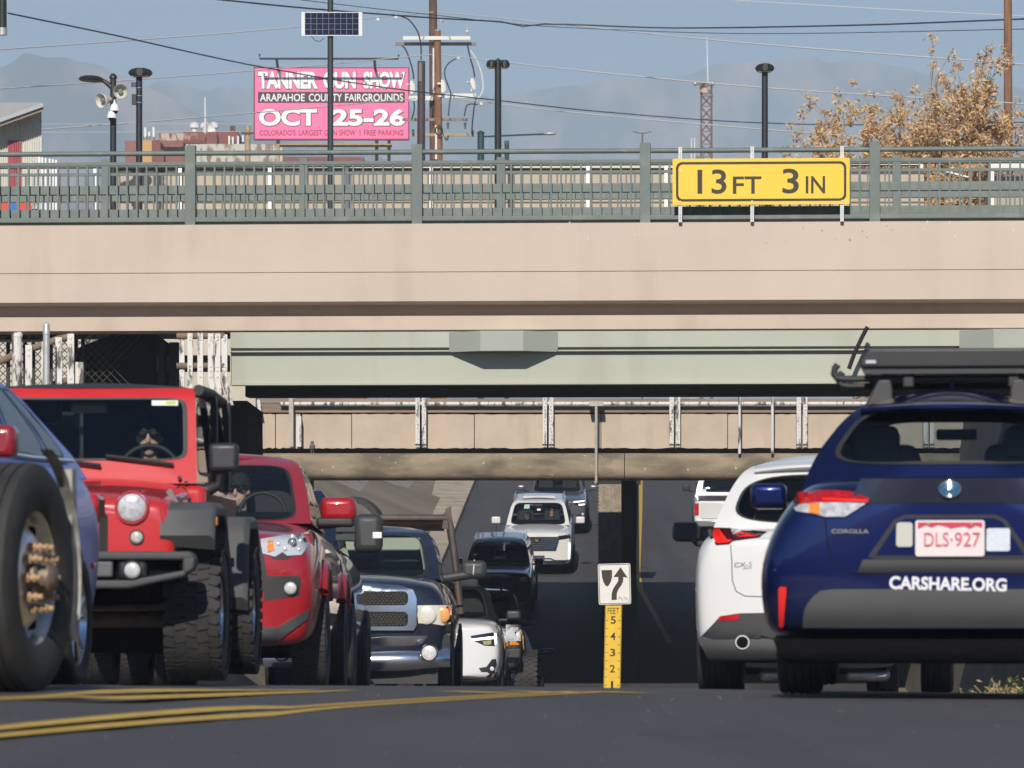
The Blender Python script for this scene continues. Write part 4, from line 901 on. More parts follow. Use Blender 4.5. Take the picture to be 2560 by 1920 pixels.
# ---------------------------------------------------------------- trees
def tree(name, label, base, trunk_h, spread, tips, leafmat, barkmat, leaf=.07, nleaf=2600, seed=1, group=None, lean=0, dens=1.0):
    r = random.Random(seed); o = thing(name, label, 'tree', base, 0, group)
    tm = MB(); ends = []
    def grow(p, d, ln, rad, dep):
        n = 4; pts = [p]; 
        for i in range(n):
            d = (d + Vector((r.uniform(-.16, .16), r.uniform(-.16, .16), r.uniform(-.02, .12)))).normalized(); p = p + d * ln / n; pts.append(p)
        tm.tube(pts, [rad * (1 - .38 * i / n) for i in range(n + 1)], 5 if dep < 2 else 4)
        if dep >= 2: ends.extend((q, d, dep) for q in pts[1:])
        if dep == 5: return
        for k in range(3 if dep < 3 else 2):
            ax = Vector((r.uniform(-1, 1), r.uniform(-1, 1), 0)); a = r.uniform(.3, .85)
            nd = (d + ax.normalized() * a * (spread if dep < 2 else 1)).normalized(); nd.z = max(nd.z, -.1)
            grow(pts[r.randint(2, n)] , nd, ln * r.uniform(.6, .85), rad * .58, dep + 1)
    for (tx_, ty_, th) in tips:
        d = Vector((tx_ * .95, ty_, th * (.78 if seed == 3 else .82))); L_ = d.length
        grow(Vector((tx_ * .15, ty_ * .15, 0)), d.normalized(), L_ * .42, .035 * L_ ** .6, 0)
    tm.build('trunk', barkmat, o, smooth=80)
    lm = MB()
    for i in range(nleaf):
        if i % 9 == 0: q, d, dep = r.choice(ends); q = q + Vector((r.gauss(0, .09), r.gauss(0, .09), r.gauss(0, .09)))
        c = q + .62 * Vector((r.gauss(0, .10), r.gauss(0, .10), r.gauss(-.02, .10)))
        a = Vector((r.uniform(-1, 1), r.uniform(-1, 1), r.uniform(-1, .6))).normalized(); b_ = a.orthogonal().normalized(); s_ = leaf * r.uniform(.6, 1.5)
        cup = a.cross(b_) * s_ * .3
        lm.add([c - a * s_, c + b_ * s_ * .45 + cup, c + a * s_, c - b_ * s_ * .45 + cup], [(0, 1, 2), (0, 2, 3)], r.randint(0, len(leafmat) - 1))
    lm.build('crown', leafmat, o, fix=False)
    return o
def leafm(name, c):
    m = bpy.data.materials.new(name); m.use_nodes = True; t = m.node_tree; t.nodes.clear(); o = t.nodes.new('ShaderNodeOutputMaterial'); a = t.nodes.new('ShaderNodeBsdfDiffuse'); b = t.nodes.new('ShaderNodeBsdfTranslucent'); x = t.nodes.new('ShaderNodeMixShader')
    a.inputs[0].default_value = (*c, 1); b.inputs[0].default_value = (*c, 1); x.inputs[0].default_value = .45
    t.links.new(a.outputs[0], x.inputs[1]); t.links.new(b.outputs[0], x.inputs[2]); t.links.new(x.outputs[0], o.inputs[0]); return m
LF = [leafm('dry_leaf_gold', (.80, .53, .24)), leafm('dry_leaf_tan', (.76, .55, .31)), leafm('dry_leaf_brown', (.50, .32, .18)), leafm('dry_leaf_pale', (.92, .72, .43))]
BARK = M('pale_bark', (.34, .25, .17), .85, var=.25, scale=6); 
TDs = 118.0
def tbase(px, d=TDs): return (px_(px, d), d, 5.4)
tree('dry_tree', 'dry brown tree with sparse twigs left of the others behind the height sign', tbase(2165), 1, 1.0, [(-1.2, .3, 6.4), (-.5, -.4, 7.4), (.5, .2, 7.0), (1.1, .4, 6.2), (-1.6, 0, 5.2), (0, .5, 6.0), (.6, -.6, 5.6)], LF, BARK, .066, 30000, 3, 'dry trees behind the bridge')
tree('dry_tree', 'dry golden tree in the middle of the row behind the far right railing', tbase(2290, 122), 1, 1.0, [(-.7, .2, 8.0), (.1, -.3, 8.2), (.8, .2, 7.8), (-1.1, .3, 6.2), (1.2, .1, 6.0), (.3, .6, 6.4), (-.3, -.5, 5.2)], LF, BARK, .066, 36000, 5, 'dry trees behind the bridge')
tree('dry_tree', 'tallest dry golden tree beside the reddish utility pole', tbase(2408, 120), 1, .8, [(-.5, .1, 9.2), (.55, -.2, 9.0), (.2, .3, 8.0), (-1.0, .2, 6.8), (1.1, .1, 6.6), (0, -.5, 6.0), (-.6, .4, 5.4)], LF, BARK, .066, 36000, 8, 'dry trees behind the bridge')
tree('dry_tree', 'dry pale tree partly behind the reddish utility pole at the right edge', tbase(2545, 126), 1, .9, [(-.5, .1, 8.0), (.5, -.2, 7.4), (.2, .3, 6.4), (-1.0, .2, 6.2), (1.1, .1, 6.0), (0, -.5, 5.4)], LF, BARK, .066, 26000, 9, 'dry trees behind the bridge')
GLF = [M('green_leaf', (.07, .11, .03), .7), M('green_leaf_dark', (.04, .07, .025), .7), M('green_leaf_yellow', (.20, .19, .05), .75)]
tree('thin_shrub', 'sparse reddish shrub right of the shed', (px_(150, 125), 125, 5.4), 1, 1.0, [(-.3, 0, 5.9), (.3, .1, 6.3), (-.5, .2, 5.2), (.8, -.1, 5.2)], [LF[2], M('twig_rust', (.25, .13, .08), .85)], BARK, .06, 500, 12)
def shrub(label, px, d, z, w_, h_, n, seed):
    r = random.Random(seed); o = thing('roadside_shrub', label, 'shrub', (px_(px, d), d, z)); mb = MB(); st = MB()
    for i in range(n):
        a, rr_ = r.uniform(0, 2 * pi), r.random() ** .5; x, y = cos(a) * rr_ * w_, sin(a) * rr_ * .4; top = h_ * (1 - .5 * rr_) * r.uniform(.5, 1)
        p = Vector((x * .6, y, 0)); q = Vector((x + r.uniform(-.1, .1), y + r.uniform(-.1, .1), top))
        if i % 4 == 0: st.tube([p, (p + q) / 2 + Vector((r.uniform(-.03, .03), 0, .03)), q], .004, 4)
        for k in range(5):
            c = p.lerp(q, r.uniform(.3, 1.05)) + Vector((r.uniform(-.03, .03), r.uniform(-.03, .03), 0)); a_ = Vector((r.uniform(-1, 1), r.uniform(-1, 1), r.uniform(-.2, 1))).normalized(); b_ = a_.orthogonal().normalized(); s_ = r.uniform(.012, .028)
            mb.add([c - a_ * s_, c + b_ * s_ * .35, c + a_ * s_, c - b_ * s_ * .35], [(0, 1, 2, 3)], r.randint(0, 3))
    mb.build('foliage', GLF + [LF[0]], o, fix=False); st.build('stems', BARK, o)
shrub('green and straw roadside shrub under the blue car at lower right', 2530, 33, -.35, .42, .34, 420, 3)
# ---------------------------------------------------------------- vehicle kit
class Car:
    """near end at local y=0, far end at +length; x to the right, z up from the road"""
    def __init__(s, name, label, cat, d, X, yaw=0, zg=None, pitch=None, L=4.6):
        s.d, s.X, s.yaw = d, X, radians(yaw)
        z0 = road_z(X, d + .8); z1 = road_z(X + sin(s.yaw) * L, d + L - 1)
        s.pitch = atan2(z1 - z0, L - 1.8) if pitch is None else radians(pitch)
        s.zg = (z0 - .8 * math.tan(s.pitch)) if zg is None else zg
        s.o = thing(name, label, cat, (X, d, s.zg), -s.yaw, None, s.pitch); s.bvh = None
    def q(s, px, py, y=0.0):
        """photo pixel -> local x,z on the plane y metres behind the near end"""
        d = s.d + y; return ((px - CX) * d / F - s.X - sin(s.yaw) * y, CAMZ + (H0 - py) * d / F - s.zg - y * math.tan(s.pitch))
    def qs(s, pts, y=0.0): return [s.q(a, b_, y) for a, b_ in pts]
    def body(s, secs, mat, sub=2, arches=(), bulge=.08, name='body', cap0=.35, keep=True):
        """secs: (y, halfwidth, zbottom, ztop, topwidth, zwide, crown, tuck)"""
        mb = MB(); prof = []
        def half(sec):
            y, hw, z0, z1, tw, zw, cr, tk = sec; h = z1 - z0
            return [(0, z0), (hw * tk * .7, z0), (hw * tk, z0 + h * .02), (hw * (.5 + .5 * tk) , z0 + min(.14, h * .22)), (hw, zw), (hw * .55 + tw * .45, zw + (z1 - zw) * .62), (tw, z1 - h * .05), (tw * .9, z1), (tw * .5, z1 + cr * .75), (0, z1 + cr)]
        hs = [half(c) for c in secs]; n = len(hs[0])
        rows = []
        for sec, h in zip(secs, hs):
            rows.append([(x, sec[0], z) for x, z in h] + [(-x, sec[0], z) for x, z in h[::-1][1:-1]])
        k = len(rows[0]); vs = [p for r in rows for p in r]
        fs = [(i * k + j, i * k + (j + 1) % k, (i + 1) * k + (j + 1) % k, (i + 1) * k + j) for i in range(len(rows) - 1) for j in range(k)]
        mb.add(vs, fs)
        for i, sg_ in ((0, -1), (len(rows) - 1, 1)):      # caps: right edge, centre bulge, left edge
            h = hs[i]; y = secs[i][0]; c = []
            R_ = [(x, y, z) for x, z in h]; Lf = [(-x, y, z) for x, z in h]
            C1 = [(x * .55, y + sg_ * bulge * .7 * (0 if j in (0, n - 1) else 1), z) for j, (x, z) in enumerate(h)]
            C2 = [(-x, yy, z) for x, yy, z in C1]; C0 = [(0, y + sg_ * bulge * (0 if j in (0, n - 1) else 1), z) for j, (x, z) in enumerate(h)]
            for A_, B_ in ((R_, C1), (C1, C0), (C0, C2), (C2, Lf)):
                mb.grid([A_, B_])
        me = mb.mesh(name, mat); b = bmesh.new(); b.from_mesh(me); bmesh.ops.remove_doubles(b, verts=b.verts, dist=1e-5)
        bmesh.ops.recalc_face_normals(b, faces=b.faces); b.to_mesh(me); b.free()
        o = bpy.data.objects.new(name, me); COL.objects.link(o)
        mo = o.modifiers.new('s', 'SUBSURF'); mo.levels = sub; mo.render_levels = sub
        if arches:
            cb = MB()
            for (y, r, zc, w_) in arches:
                for sg_ in (-1, 1): cb.cyl((sg_ * (secs[len(secs) // 2][1] - w_), y, zc), (sg_ * 1.6, y, zc), r, n=28)
            cut = cb.build('cutter', DARK); mo = o.modifiers.new('b', 'BOOLEAN'); mo.object = cut; mo.operation = 'DIFFERENCE'; mo.solver = 'EXACT'
            try: mo.material_mode = 'TRANSFER'
            except Exception: pass
        m2 = evalmesh(o); m2.name = name; o.modifiers.clear(); o.data = m2
        if arches: bpy.data.objects.remove(cut)
        m2.shade_smooth(); m2.set_sharp_from_angle(angle=radians(40))
        bm = bmesh.new(); bm.from_mesh(m2); s.bvh = BVHTree.FromBMesh(bm); bm.free()
        o.parent = s.o; s.bo = o; return o
    def fy(s, x, z):
        h = s.bvh.ray_cast(Vector((x, -4, z)), Vector((0, 1, 0)))
        if h[0] is not None and abs(h[1].y) > .12: return h[0].y
        h = s.bvh.find_nearest(Vector((x, .0, z))); return h[0].y
    def stick(s, pts, mat, t=.012, name='trim', parent=None, res=.05, back=.05):
        b = bmesh.new(); vs = [b.verts.new((x, 0, z)) for x, z in pts]; f = b.faces.new(vs)
        bmesh.ops.triangulate(b, faces=[f])
        for _ in range(5):
            es = [e for e in b.edges if e.calc_length() > res * 1.6]
            if not es: break
            bmesh.ops.subdivide_edges(b, edges=es, cuts=1); bmesh.ops.triangulate(b, faces=b.faces[:])
        for v in b.verts: v.co.y = s.fy(v.co.x, v.co.z) - t
        r = bmesh.ops.extrude_face_region(b, geom=b.faces[:])
        for v in r['geom']:
            if isinstance(v, bmesh.types.BMVert): v.co.y += t + back
        bmesh.ops.recalc_face_normals(b, faces=b.faces)
        me = bpy.data.meshes.new(name); b.to_mesh(me); b.free(); me.materials.append(mat)
        o = bpy.data.objects.new(name, me); COL.objects.link(o); o.parent = parent or s.o
        me.shade_smooth(); me.set_sharp_from_angle(angle=radians(35)); return o
    def band(s, wf, z0, z1, mat, t=.012, belly=.03, name='bumper_cladding', n=40, m=10, hf=None):
        rows = []; base = []
        for i in range(n + 1):
            u = i / n * 2 - 1; x = u * wf(.5); base.append(min(s.fy(x, z0 + (z1 - z0) * k / 6) for k in range(7)))
        for _ in range(3): base = [base[0]] + [(base[i - 1] + 2 * base[i] + base[i + 1]) / 4 for i in range(1, n)] + [base[-1]]
        for j in range(m + 1):
            v = j / m; row = []
            for i in range(n + 1):
                u = i / n * 2 - 1; zz = z0 + (z1 - z0) * v; e = (2 * v - 1) ** 2
                row.append((u * wf(v), base[i] - t + belly * e * (1 if v < .5 else .35), zz))
            rows.append(row)
        edge = lambda r, dy, dz: [(a, b_ + dy, c + dz) for a, b_, c in r]
        rows = [edge(rows[0], .25, .0)] + rows + [edge(rows[-1], .10, .0)]
        rows = [[(r[0][0], r[0][1] + .2, r[0][2])] + r + [(r[-1][0], r[-1][1] + .2, r[-1][2])] for r in rows]
        return MB().grid(rows).build(name, mat, s.o, smooth=50)
    def sticks(s, pts, mat, t=.012, name='trim', **k):     # mirrored pair
        return s.stick(pts, mat, t, name, **k), s.stick([(-x, z) for x, z in pts][::-1], mat, t, name, **k)
    def disc(s, x, z, r, mat, name='lamp', dep=.03, ring=None, y=None, t=0.0, parent=None):
        y = s.fy(x, z) if y is None else y
        mb = MB(); mb.lathe([(r, -.03), (r, dep * .3), (r * .9, dep * .7), (r * .5, dep * .95), (0, dep)], (x, y - t, z), (0, -1, 0), n=24)
        o = mb.build(name, mat, parent or s.o, smooth=60)
        if ring: MB().lathe([(r * 1.0, -.03), (r * 1.0, dep * .8), (r * 1.14, dep * .8), (r * 1.2, dep * .2), (r * 1.2, -.03)], (x, y - t, z), (0, -1, 0), n=24).build('bezel', ring, o, smooth=40)
        return o
    def cabin(s, ctrl, zb_, zr, mat, bow=.12, bowr=.08, crown=.04, fw=(.06, .94, .08, .93, 5), rw=(.08, .92, .12, .9, 5), sides=((.03, .32, .2, .92), (.36, .66, .2, .92), (.70, .96, .2, .92)), pillar=None, glass_f=GLS, glass_r=GLD, glass_s=GLD, seal=.02, name='cabin', roofname='roof'):
        S = [c[0] for c in ctrl]; fW = smooth_interp(S, [c[1] for c in ctrl]); fF = smooth_interp(S, [c[2] for c in ctrl]); fR = smooth_interp(S, [c[3] for c in ctrl])
        Z = lambda v: zb_ + (zr - zb_) * v
        front = lambda u, v: Vector((fW(v) * (2 * u - 1), fF(v) + bow * (2 * u - 1) ** 2, Z(v)))
        rear = lambda u, v: Vector((fW(v) * (2 * u - 1), fR(v) - bowr * (2 * u - 1) ** 2, Z(v)))
        def side(sg_): return lambda u, v: Vector((sg_ * fW(v), fF(v) + bow + (fR(v) - bowr - fF(v) - bow) * u, Z(v)))
        fm = MB(); cen = Vector((0, (fF(0) + fR(0)) / 2, (zb_ + zr) / 2)); glasses = []; seals = MB()
        def patch(surf, box, hole, gname, gmat):
            U0, U1, V0, V1 = box; u0, u1, v0, v1, e = hole; n = 64; cu, cv = (u0 + u1) / 2, (v0 + v1) / 2
            inn, out = [], []
            for i in range(n):
                a = 2 * pi * (i + .5) / n; c_, s_ = cos(a), sin(a)
                p = (cu + (u1 - u0) / 2 * math.copysign(abs(c_) ** (2 / e), c_), cv + (v1 - v0) / 2 * math.copysign(abs(s_) ** (2 / e), s_)); inn.append(p)
                kx = (U1 - cu if c_ > 0 else cu - U0) / (abs(p[0] - cu) + 1e-9); kz = (V1 - cv if s_ > 0 else cv - V0) / (abs(p[1] - cv) + 1e-9)
                k = min(kx, kz); out.append((cu + (p[0] - cu) * k, cv + (p[1] - cv) * k))
            for cx_, cz_ in ((U0, V0), (U1, V0), (U1, V1), (U0, V1)):
                j = min(range(n), key=lambda q_: (out[q_][0] - cx_) ** 2 + (out[q_][1] - cz_) ** 2); out[j] = (cx_, cz_)
            rows = [[surf(*(lambda a_, b_: (a_[0] + (b_[0] - a_[0]) * t_, a_[1] + (b_[1] - a_[1]) * t_))(out[i % n], inn[i % n])) for i in range(n + 1)] for t_ in (0, .35, .7, 1)]
            fm.grid(rows); fm.grid([[cen + (p - cen) * .965 for p in r] for r in rows], 1)
            g = MB(); gr = [[surf(cu + (inn[i % n][0] - cu) * t_, cv + (inn[i % n][1] - cv) * t_) for i in range(n + 1)] for t_ in (1, .75, .5, .25, .001)]
            g.grid(gr); o = g.build(gname, gmat, s.o, smooth=80); glasses.append(o)
            if seal:
                sw = seal; out2 = [[cen + (surf(inn[i % n][0], inn[i % n][1]) - cen) * 1.004 for i in range(n + 1)], []]
                for i in range(n + 1):
                    p = out2[0][i]; c0 = cen + (surf(cu, cv) - cen) * 1.004; dl = (c0 - p); out2[1].append(p + dl.normalized() * sw)
                MB().grid(out2).build('window_seal', BLK, o, smooth=80)
            return o
        wf = patch(front, (0, 1, 0, 1), fw, 'windscreen', glass_f)
        wr = patch(rear, (0, 1, 0, 1), rw, 'rear_window', glass_r)
        bounds = [0] + [(a[1] + b_[0]) / 2 for a, b_ in zip(sides[:-1], sides[1:])] + [1]
        for sg_ in (-1, 1):
            for i, (a, b_, c, d_) in enumerate(sides): patch(side(sg_), (bounds[i], bounds[i + 1], 0, 1), (a, b_, c, d_, 6), 'side_window', glass_s)
        fo = fm.build(name, [mat, LIN], s.o, smooth=45, fix=False)
        rm = MB(); rows = []; rows2 = []
        for j in range(15):
            v = j / 14; row = []
            for i in range(13):
                u = i / 12; a, b_ = front(u, 1), rear(u, 1); p = a.lerp(b_, v)
                ed = min(1, sin(pi * u) * 2.2) * min(1, sin(pi * v) * 3 + .0)
                p.z += crown * (1 - (2 * u - 1) ** 2) * min(1, 4 * v * (1 - v) * 1.6) ** .7 + .012 * min(1, ed * 3); row.append(p)
            rows.append(row); rows2.append([p - Vector((0, 0, .035)) for p in row])
        rm.grid(rows); rm.grid(rows2, 1); s.roof = rm.build(roofname, [mat, LIN], s.o, smooth=50)
        s.front, s.rear, s.fW, s.Z = front, rear, fW, Z
        return wf, wr
    def wheel(s, x, y, r, w_, style='road', rim='alloy', name='wheel', rr=None, z=None):
        sg_ = 1 if x > 0 else -1; z = r if z is None else z; rr = rr or r * .66
        mb = MB(); h = w_ / 2; pr = [(rr * .96, -h * .82), (rr * 1.03, -h * .95), ((r + rr) / 2, -h * 1.03), (r * .94, -h * .98), (r * .985, -h * .86)]
        if style == 'road':
            for g in (-.55, -.18, .18, .55): pr += [(r, h * (g - .06)), (r * .975, h * (g - .05)), (r * .975, h * (g + .05)), (r, h * (g + .06))]
        elif style == 'truck':
            for g in (-.6, -.22, .22, .6): pr += [(r, h * (g - .05)), (r * .98, h * (g - .035)), (r * .98, h * (g + .035)), (r, h * (g + .05))]
        else: pr += [(r * .975, -h * .7), (r * .975, h * .7)]
        pr += [(r * .985, h * .86), (r * .94, h * .98), ((r + rr) / 2, h * 1.03), (rr * 1.03, h * .95), (rr * .96, h * .82)]
        mb.lathe(pr, axis=(1, 0, 0), n=48)
        if style in ('mud', 'at'):
            n = 34 if style == 'mud' else 56; rb_ = random.Random(3)
            cols = ((-.84, .34), (-.42, .40), (.0, .40), (.42, .40), (.84, .34)) if style == 'mud' else ((-.8, .3), (-.4, .3), (0, .3), (.4, .3), (.8, .3))
            for i in range(n):
                for c, (cx_, cw) in enumerate(cols):
                    a = 2 * pi * (i + (.5 if c % 2 else 0) + rb_.uniform(-.06, .06)) / n; sk = (.22 if c % 2 else -.22) if style == 'mud' else .1
                    mt = Matrix.Rotation(a, 4, 'X') @ Matrix.Translation((cx_ * h, 0, r * .972)) @ Matrix.Rotation(sk, 4, 'Z')
                    bl = pi * r / n * (.80 if style == 'mud' else .84)
                    mb.box(-cw * h / 2 * 1.08, cw * h / 2 * 1.08, -bl, bl, -.02, r * .028, mat=mt)
                if style == 'mud':
                    for e in (-1, 1):
                        mt = Matrix.Rotation(2 * pi * i / n, 4, 'X') @ Matrix.Translation((e * h * 1.0, 0, r * .93)); mb.box(-.012, .012, -.02, .02, -.035, .03, mat=mt)
        wo = thing_part(name, s.o, (x, y, z)); ty = mb.build('tyre', RUB, wo, smooth=35)
        if rim:
            rm = MB(); f = sg_ * h * .62
            rm.lathe([(rr, -h * .8), (rr * .93, -h * .6), (rr * .9, h * .55 * sg_), (rr * .97, h * .86 * sg_), (rr, h * .86 * sg_)], axis=(1, 0, 0), n=40)
            rm.lathe([(rr * .9, f * .5), (0, f * .5)], axis=(1, 0, 0), n=40, mi=1)
            if rim == 'alloy':
                for k in range(5):
                    for e in (-.16, .16):
                        a = 2 * pi * k / 5; a2 = a + e
                        p0 = Vector((f, 0, 0)); 
                        pts = [(f, sin(a + e * 2.2) * rr * .14, cos(a + e * 2.2) * rr * .14), (f * 1.05, sin(a2) * rr * .55, cos(a2) * rr * .55), (f * 1.1, sin(a + e * 1.35) * rr * .93, cos(a + e * 1.35) * rr * .93)]
                        rm.tube(pts, [rr * .075, rr * .06, rr * .085], 6)
                rm.cyl((f * .8, 0, 0), (f * 1.18, 0, 0), rr * .2, rr * .17, n=16)
            else:
                rm.lathe([(rr * .88, f * .7), (rr * .6, f * .95), (rr * .3, f * 1.1), (0, f * 1.12)], axis=(1, 0, 0), n=30)
            rm.build('rim', [ALU if rim != 'dark' else BLK, DARK], wo, smooth=40)
        return wo
    def wheels(s, y0, y1, r, w_, tr, **k):
        for y in (y0, y1):
            for sg_ in (-1, 1): s.wheel(sg_ * (tr - w_ / 2), y, r, w_, **k)
    def underside(s, L, hw, z0, z1): MB().box(-hw, hw, .35, L - .3, z0, z1).build('underbody', DARK, s.o)
    def mirror(s, c, size, mat, arm_to, base=BLK, face=None, bev=.035, armr=.025, name='wing_mirror'):
        o = rbox(name, c, size, mat, s.o, bev)
        MB().tube([c, ((c[0] + arm_to[0]) / 2, (c[1] + arm_to[1]) / 2, min(c[2], arm_to[2]) - .0), arm_to], armr, 8).build('arm', base, o, smooth=60)
        if face: rbox('mirror_glass', (c[0], c[1] - size[1] / 2 - .002, c[2]), (size[0] * .84, .008, size[2] * .82), face, o, .003)
        return o
    def interior(s, y_dash, y_seat, zb_, zr, hw, wheel_x=.36, seats=True, dash=True, steer=True, tan=None):
        sm = tan or SEAT
        MB().box(-hw * .98, hw * .98, y_dash, y_seat + 1.4, zb_ - .02, zb_ + .012).build('cabin_floor', DARK, s.o)
        if dash: rbox('dashboard', (0, y_dash + .28, zb_ + .03), (hw * 1.9, .5, .14), DARK, s.o, .05)
        if seats:
            for sx_ in (-.38, .38):
                so2 = rbox('seat', (sx_, y_seat, zb_ + .16), (.48, .16, .52), sm, s.o, .06)
                rbox('headrest', (sx_, y_seat + .03, zb_ + .51), (.26, .1, .17), sm, so2, .04)
        if steer:
            mb = MB(); n = 28; cw = Vector((wheel_x, y_dash + .44, zb_ + .10)); qq = Matrix.Rotation(radians(68), 4, 'X')
            pts = [cw + qq @ Vector((.185 * cos(2 * pi * i / n), .185 * sin(2 * pi * i / n), 0)) for i in range(n + 1)]
            mb.tube(pts, .016, 6); mb.tube([cw + qq @ Vector((-.18, 0, 0)), cw, cw + qq @ Vector((.18, 0, 0))], .018, 6); mb.build('steering_wheel', M('wheel_leather', (.02, .02, .021), .6), s.o, smooth=80)
        mb = MB(); rbox('rear_view_mirror', (0, s.front(.5, .8).y + .16, s.Z(.80)), (.23, .03, .065), M('mirror_back', (.05, .05, .05), .4), s.o, .015)
def thing_part(name, parent, loc):
    o = bpy.data.objects.new(name, None); COL.objects.link(o); o.parent = parent; o.location = loc; o.empty_display_size = .1; return o
def wiper(car, u0, v0, u1, v1, mat=BLK):
    pts = [car.front(u0 + (u1 - u0) * i / 6, v0 + (v1 - v0) * i / 6) + Vector((0, -.03, .01)) for i in range(7)]
    return MB().tube(pts, .012, 5).build('wiper', mat, car.o)
def decal(car, u0, u1, v0, v1, mat, name='windscreen_sticker'):
    rows = [[car.front(u0 + (u1 - u0) * i / 4, v0 + (v1 - v0) * j / 4) + Vector((0, -.006, .003)) for i in range(5)] for j in range(5)]
    mb = MB().grid(rows); return mb.build(name, mat, car.o)

# ---------------------------------------------------------------- people: one continuous remeshed body
def person(label, loc, rotz=0, hat=None, shades=False, cloth=CLOTH, hands=None, vox=.011, hair=HAIR, headtilt=0, mask=None, cat='person', beard=None):
    """seated upper body facing -Y, origin at the seat; hands: list of wrist targets"""
    o = thing('person', label, cat, loc, rotz); mb = MB()
    hp = Vector((0, -.02, .735))
    mb.ico((0, .03, .28), .17, sc3=(1.05, .72, 1.55), sub=3); mb.ico((0, .03, .44), .16, sc3=(1.3, .66, .72), sub=3); mb.ico((0, 0, .08), .18, sc3=(1.05, .95, .7), sub=3)
    mb.cyl((0, .015, .5), (0, -.005, .66), .062, .055, n=14)
    mb.ico(hp + Vector((0, .012, .035)), .092, sc3=(.84, 1.06, 1.1), sub=3); mb.ico(hp + Vector((0, -.022, -.05)), .066, sc3=(.92, .95, 1.05), sub=3); mb.ico(hp + Vector((0, -.055, -.09)), .032, sc3=(1, .8, .7), sub=3)
    mb.cyl(hp + Vector((0, -.085, .035)), hp + Vector((0, -.112, -.018)), .008, .016, n=8); mb.ico(hp + Vector((0, -.104, -.022)), .0165, sub=2)
    mb.ico(hp + Vector((0, -.082, -.062)), .02, sc3=(1.35, .7, .55), sub=2)
    for e in (-1, 1):
        mb.ico(hp + Vector((e * .08, .015, 0)), .028, sc3=(.35, .75, 1.15), sub=2); mb.ico(hp + Vector((e * .034, -.082, .045)), .02, sc3=(1.3, .5, .5), sub=2)
        sh = Vector((e * .19, .03, .46)); hd = Vector(hands[0 if e < 0 else 1]) if hands else Vector((e * .16, -.38, .24)); el = (sh + hd) / 2 + Vector((e * .12, .04, -.16))
        mb.ico(sh, .066, sub=3); mb.cyl(sh, el, .055, .043, n=14); mb.ico(el, .044, sub=3); mb.cyl(el, hd, .042, .028, n=14)
        dr = (hd - el).normalized(); up = Vector((0, 0, 1)); sd = dr.cross(up).normalized(); pal = hd + dr * .05
        mb.ico(pal, .042, sc3=(.95, 1, .62), sub=3)
        for k, ln in enumerate((.062, .072, .066, .052)):
            b0 = hd + dr * .08 + sd * (k - 1.5) * .02; b1 = b0 + dr * ln * .55 + up * -.008; b2 = b1 + dr * ln * .2 - up * ln * .55
            mb.cyl(b0 - dr * .03, b1, .0105, .0095, n=8); mb.cyl(b1, b2, .0095, .008, n=8); mb.ico(b1, .0098, sub=2)
        th = hd + dr * .035 - sd * e * -.034; mb.cyl(th, th + dr * .04 + up * .02, .0125, .010, n=8); mb.cyl(th + dr * .04 + up * .02, th + dr * .07 + up * .01, .010, .008, n=8)
        mb.cyl((e * .1, -.02, .02), (e * .13, -.42, .03), .085, .07, n=14)
    ob = mb.build('body', SKIN); mo = ob.modifiers.new('r', 'REMESH'); mo.mode = 'VOXEL'; mo.voxel_size = vox
    m2 = ob.modifiers.new('sm', 'SMOOTH'); m2.iterations = 2; m2.factor = .4
    me = evalmesh(ob); ob.modifiers.clear(); ob.data = me; me.name = 'body'; ob.parent = o; me.shade_smooth()
    me.materials.clear(); me.materials.append(SKIN); me.materials.append(cloth)
    hs = [Vector(h) for h in hands] if hands else [Vector((-.16, -.38, .24)), Vector((.16, -.38, .24))]
    for p in me.polygons:
        c = p.center; near = min((c - (h + (h - Vector((0, .1, .35))).normalized() * .05)).length for h in hs)
        p.material_index = 1 if c.z < .585 and near > .1 else 0
    hm = MB()
    rows = []
    for j in range(9):
        t = j / 8 * pi * .56; rows.append([hp + Vector((0, .018, .04)) + Vector((.088 * sin(t) * sin(a), .112 * sin(t) * cos(a) + .006, .118 * cos(t))) for a in np.linspace(0, 2 * pi, 25)])
    hm.grid(rows); hm.ico(hp + Vector((0, .07, -.03)), .075, sc3=(1.0, .55, 1.15), sub=2)
    if hat is None:
        for e in (-1, 1): hm.ico(hp + Vector((e * .075, .035, -.04)), .04, sc3=(.5, .9, 1.9), sub=2)
    hm.build('hair' if hat is None else 'hat', hair if hat is None else hat, o, smooth=80)
    if hat is not None and hat.name.startswith('cap'):
        MB().prism([(-.07, -.09), (-.05, -.15), (0, -.17), (.05, -.15), (.07, -.09)], hp.z + .055, hp.z + .068, plane='xy').build('brim', hat, o)
    if shades:
        sm = M('sunglasses_black', (.006, .006, .007), .5, spec=.2); g = MB()
        for e in (-1, 1): g.ico(hp + Vector((e * .036, -.096, .024)), .03, sc3=(1.02, .26, .72), sub=3); g.cyl(hp + Vector((e * .068, -.09, .032)), hp + Vector((e * .086, .01, .025)), .005, n=5)
        g.cyl(hp + Vector((-.02, -.104, .034)), hp + Vector((.02, -.104, .034)), .005, n=5); g.build('sunglasses', sm, o, smooth=80)
    else:
        ey = M('eye_white', (.7, .68, .64), .2); ir = M('iris', (.03, .02, .015), .1); g = MB()
        for e in (-1, 1): g.ico(hp + Vector((e * .034, -.079, .028)), .0125, sub=2); g.ico(hp + Vector((e * .034, -.088, .028)), .0062, sub=2, mi=1)
        g.build('eyes', [ey, ir], o, smooth=80)
    if beard: MB().ico(hp + Vector((0, -.05, -.085)), .058, sc3=(1.05, .9, .75), sub=3).build('beard', beard, o, smooth=80)
    return o
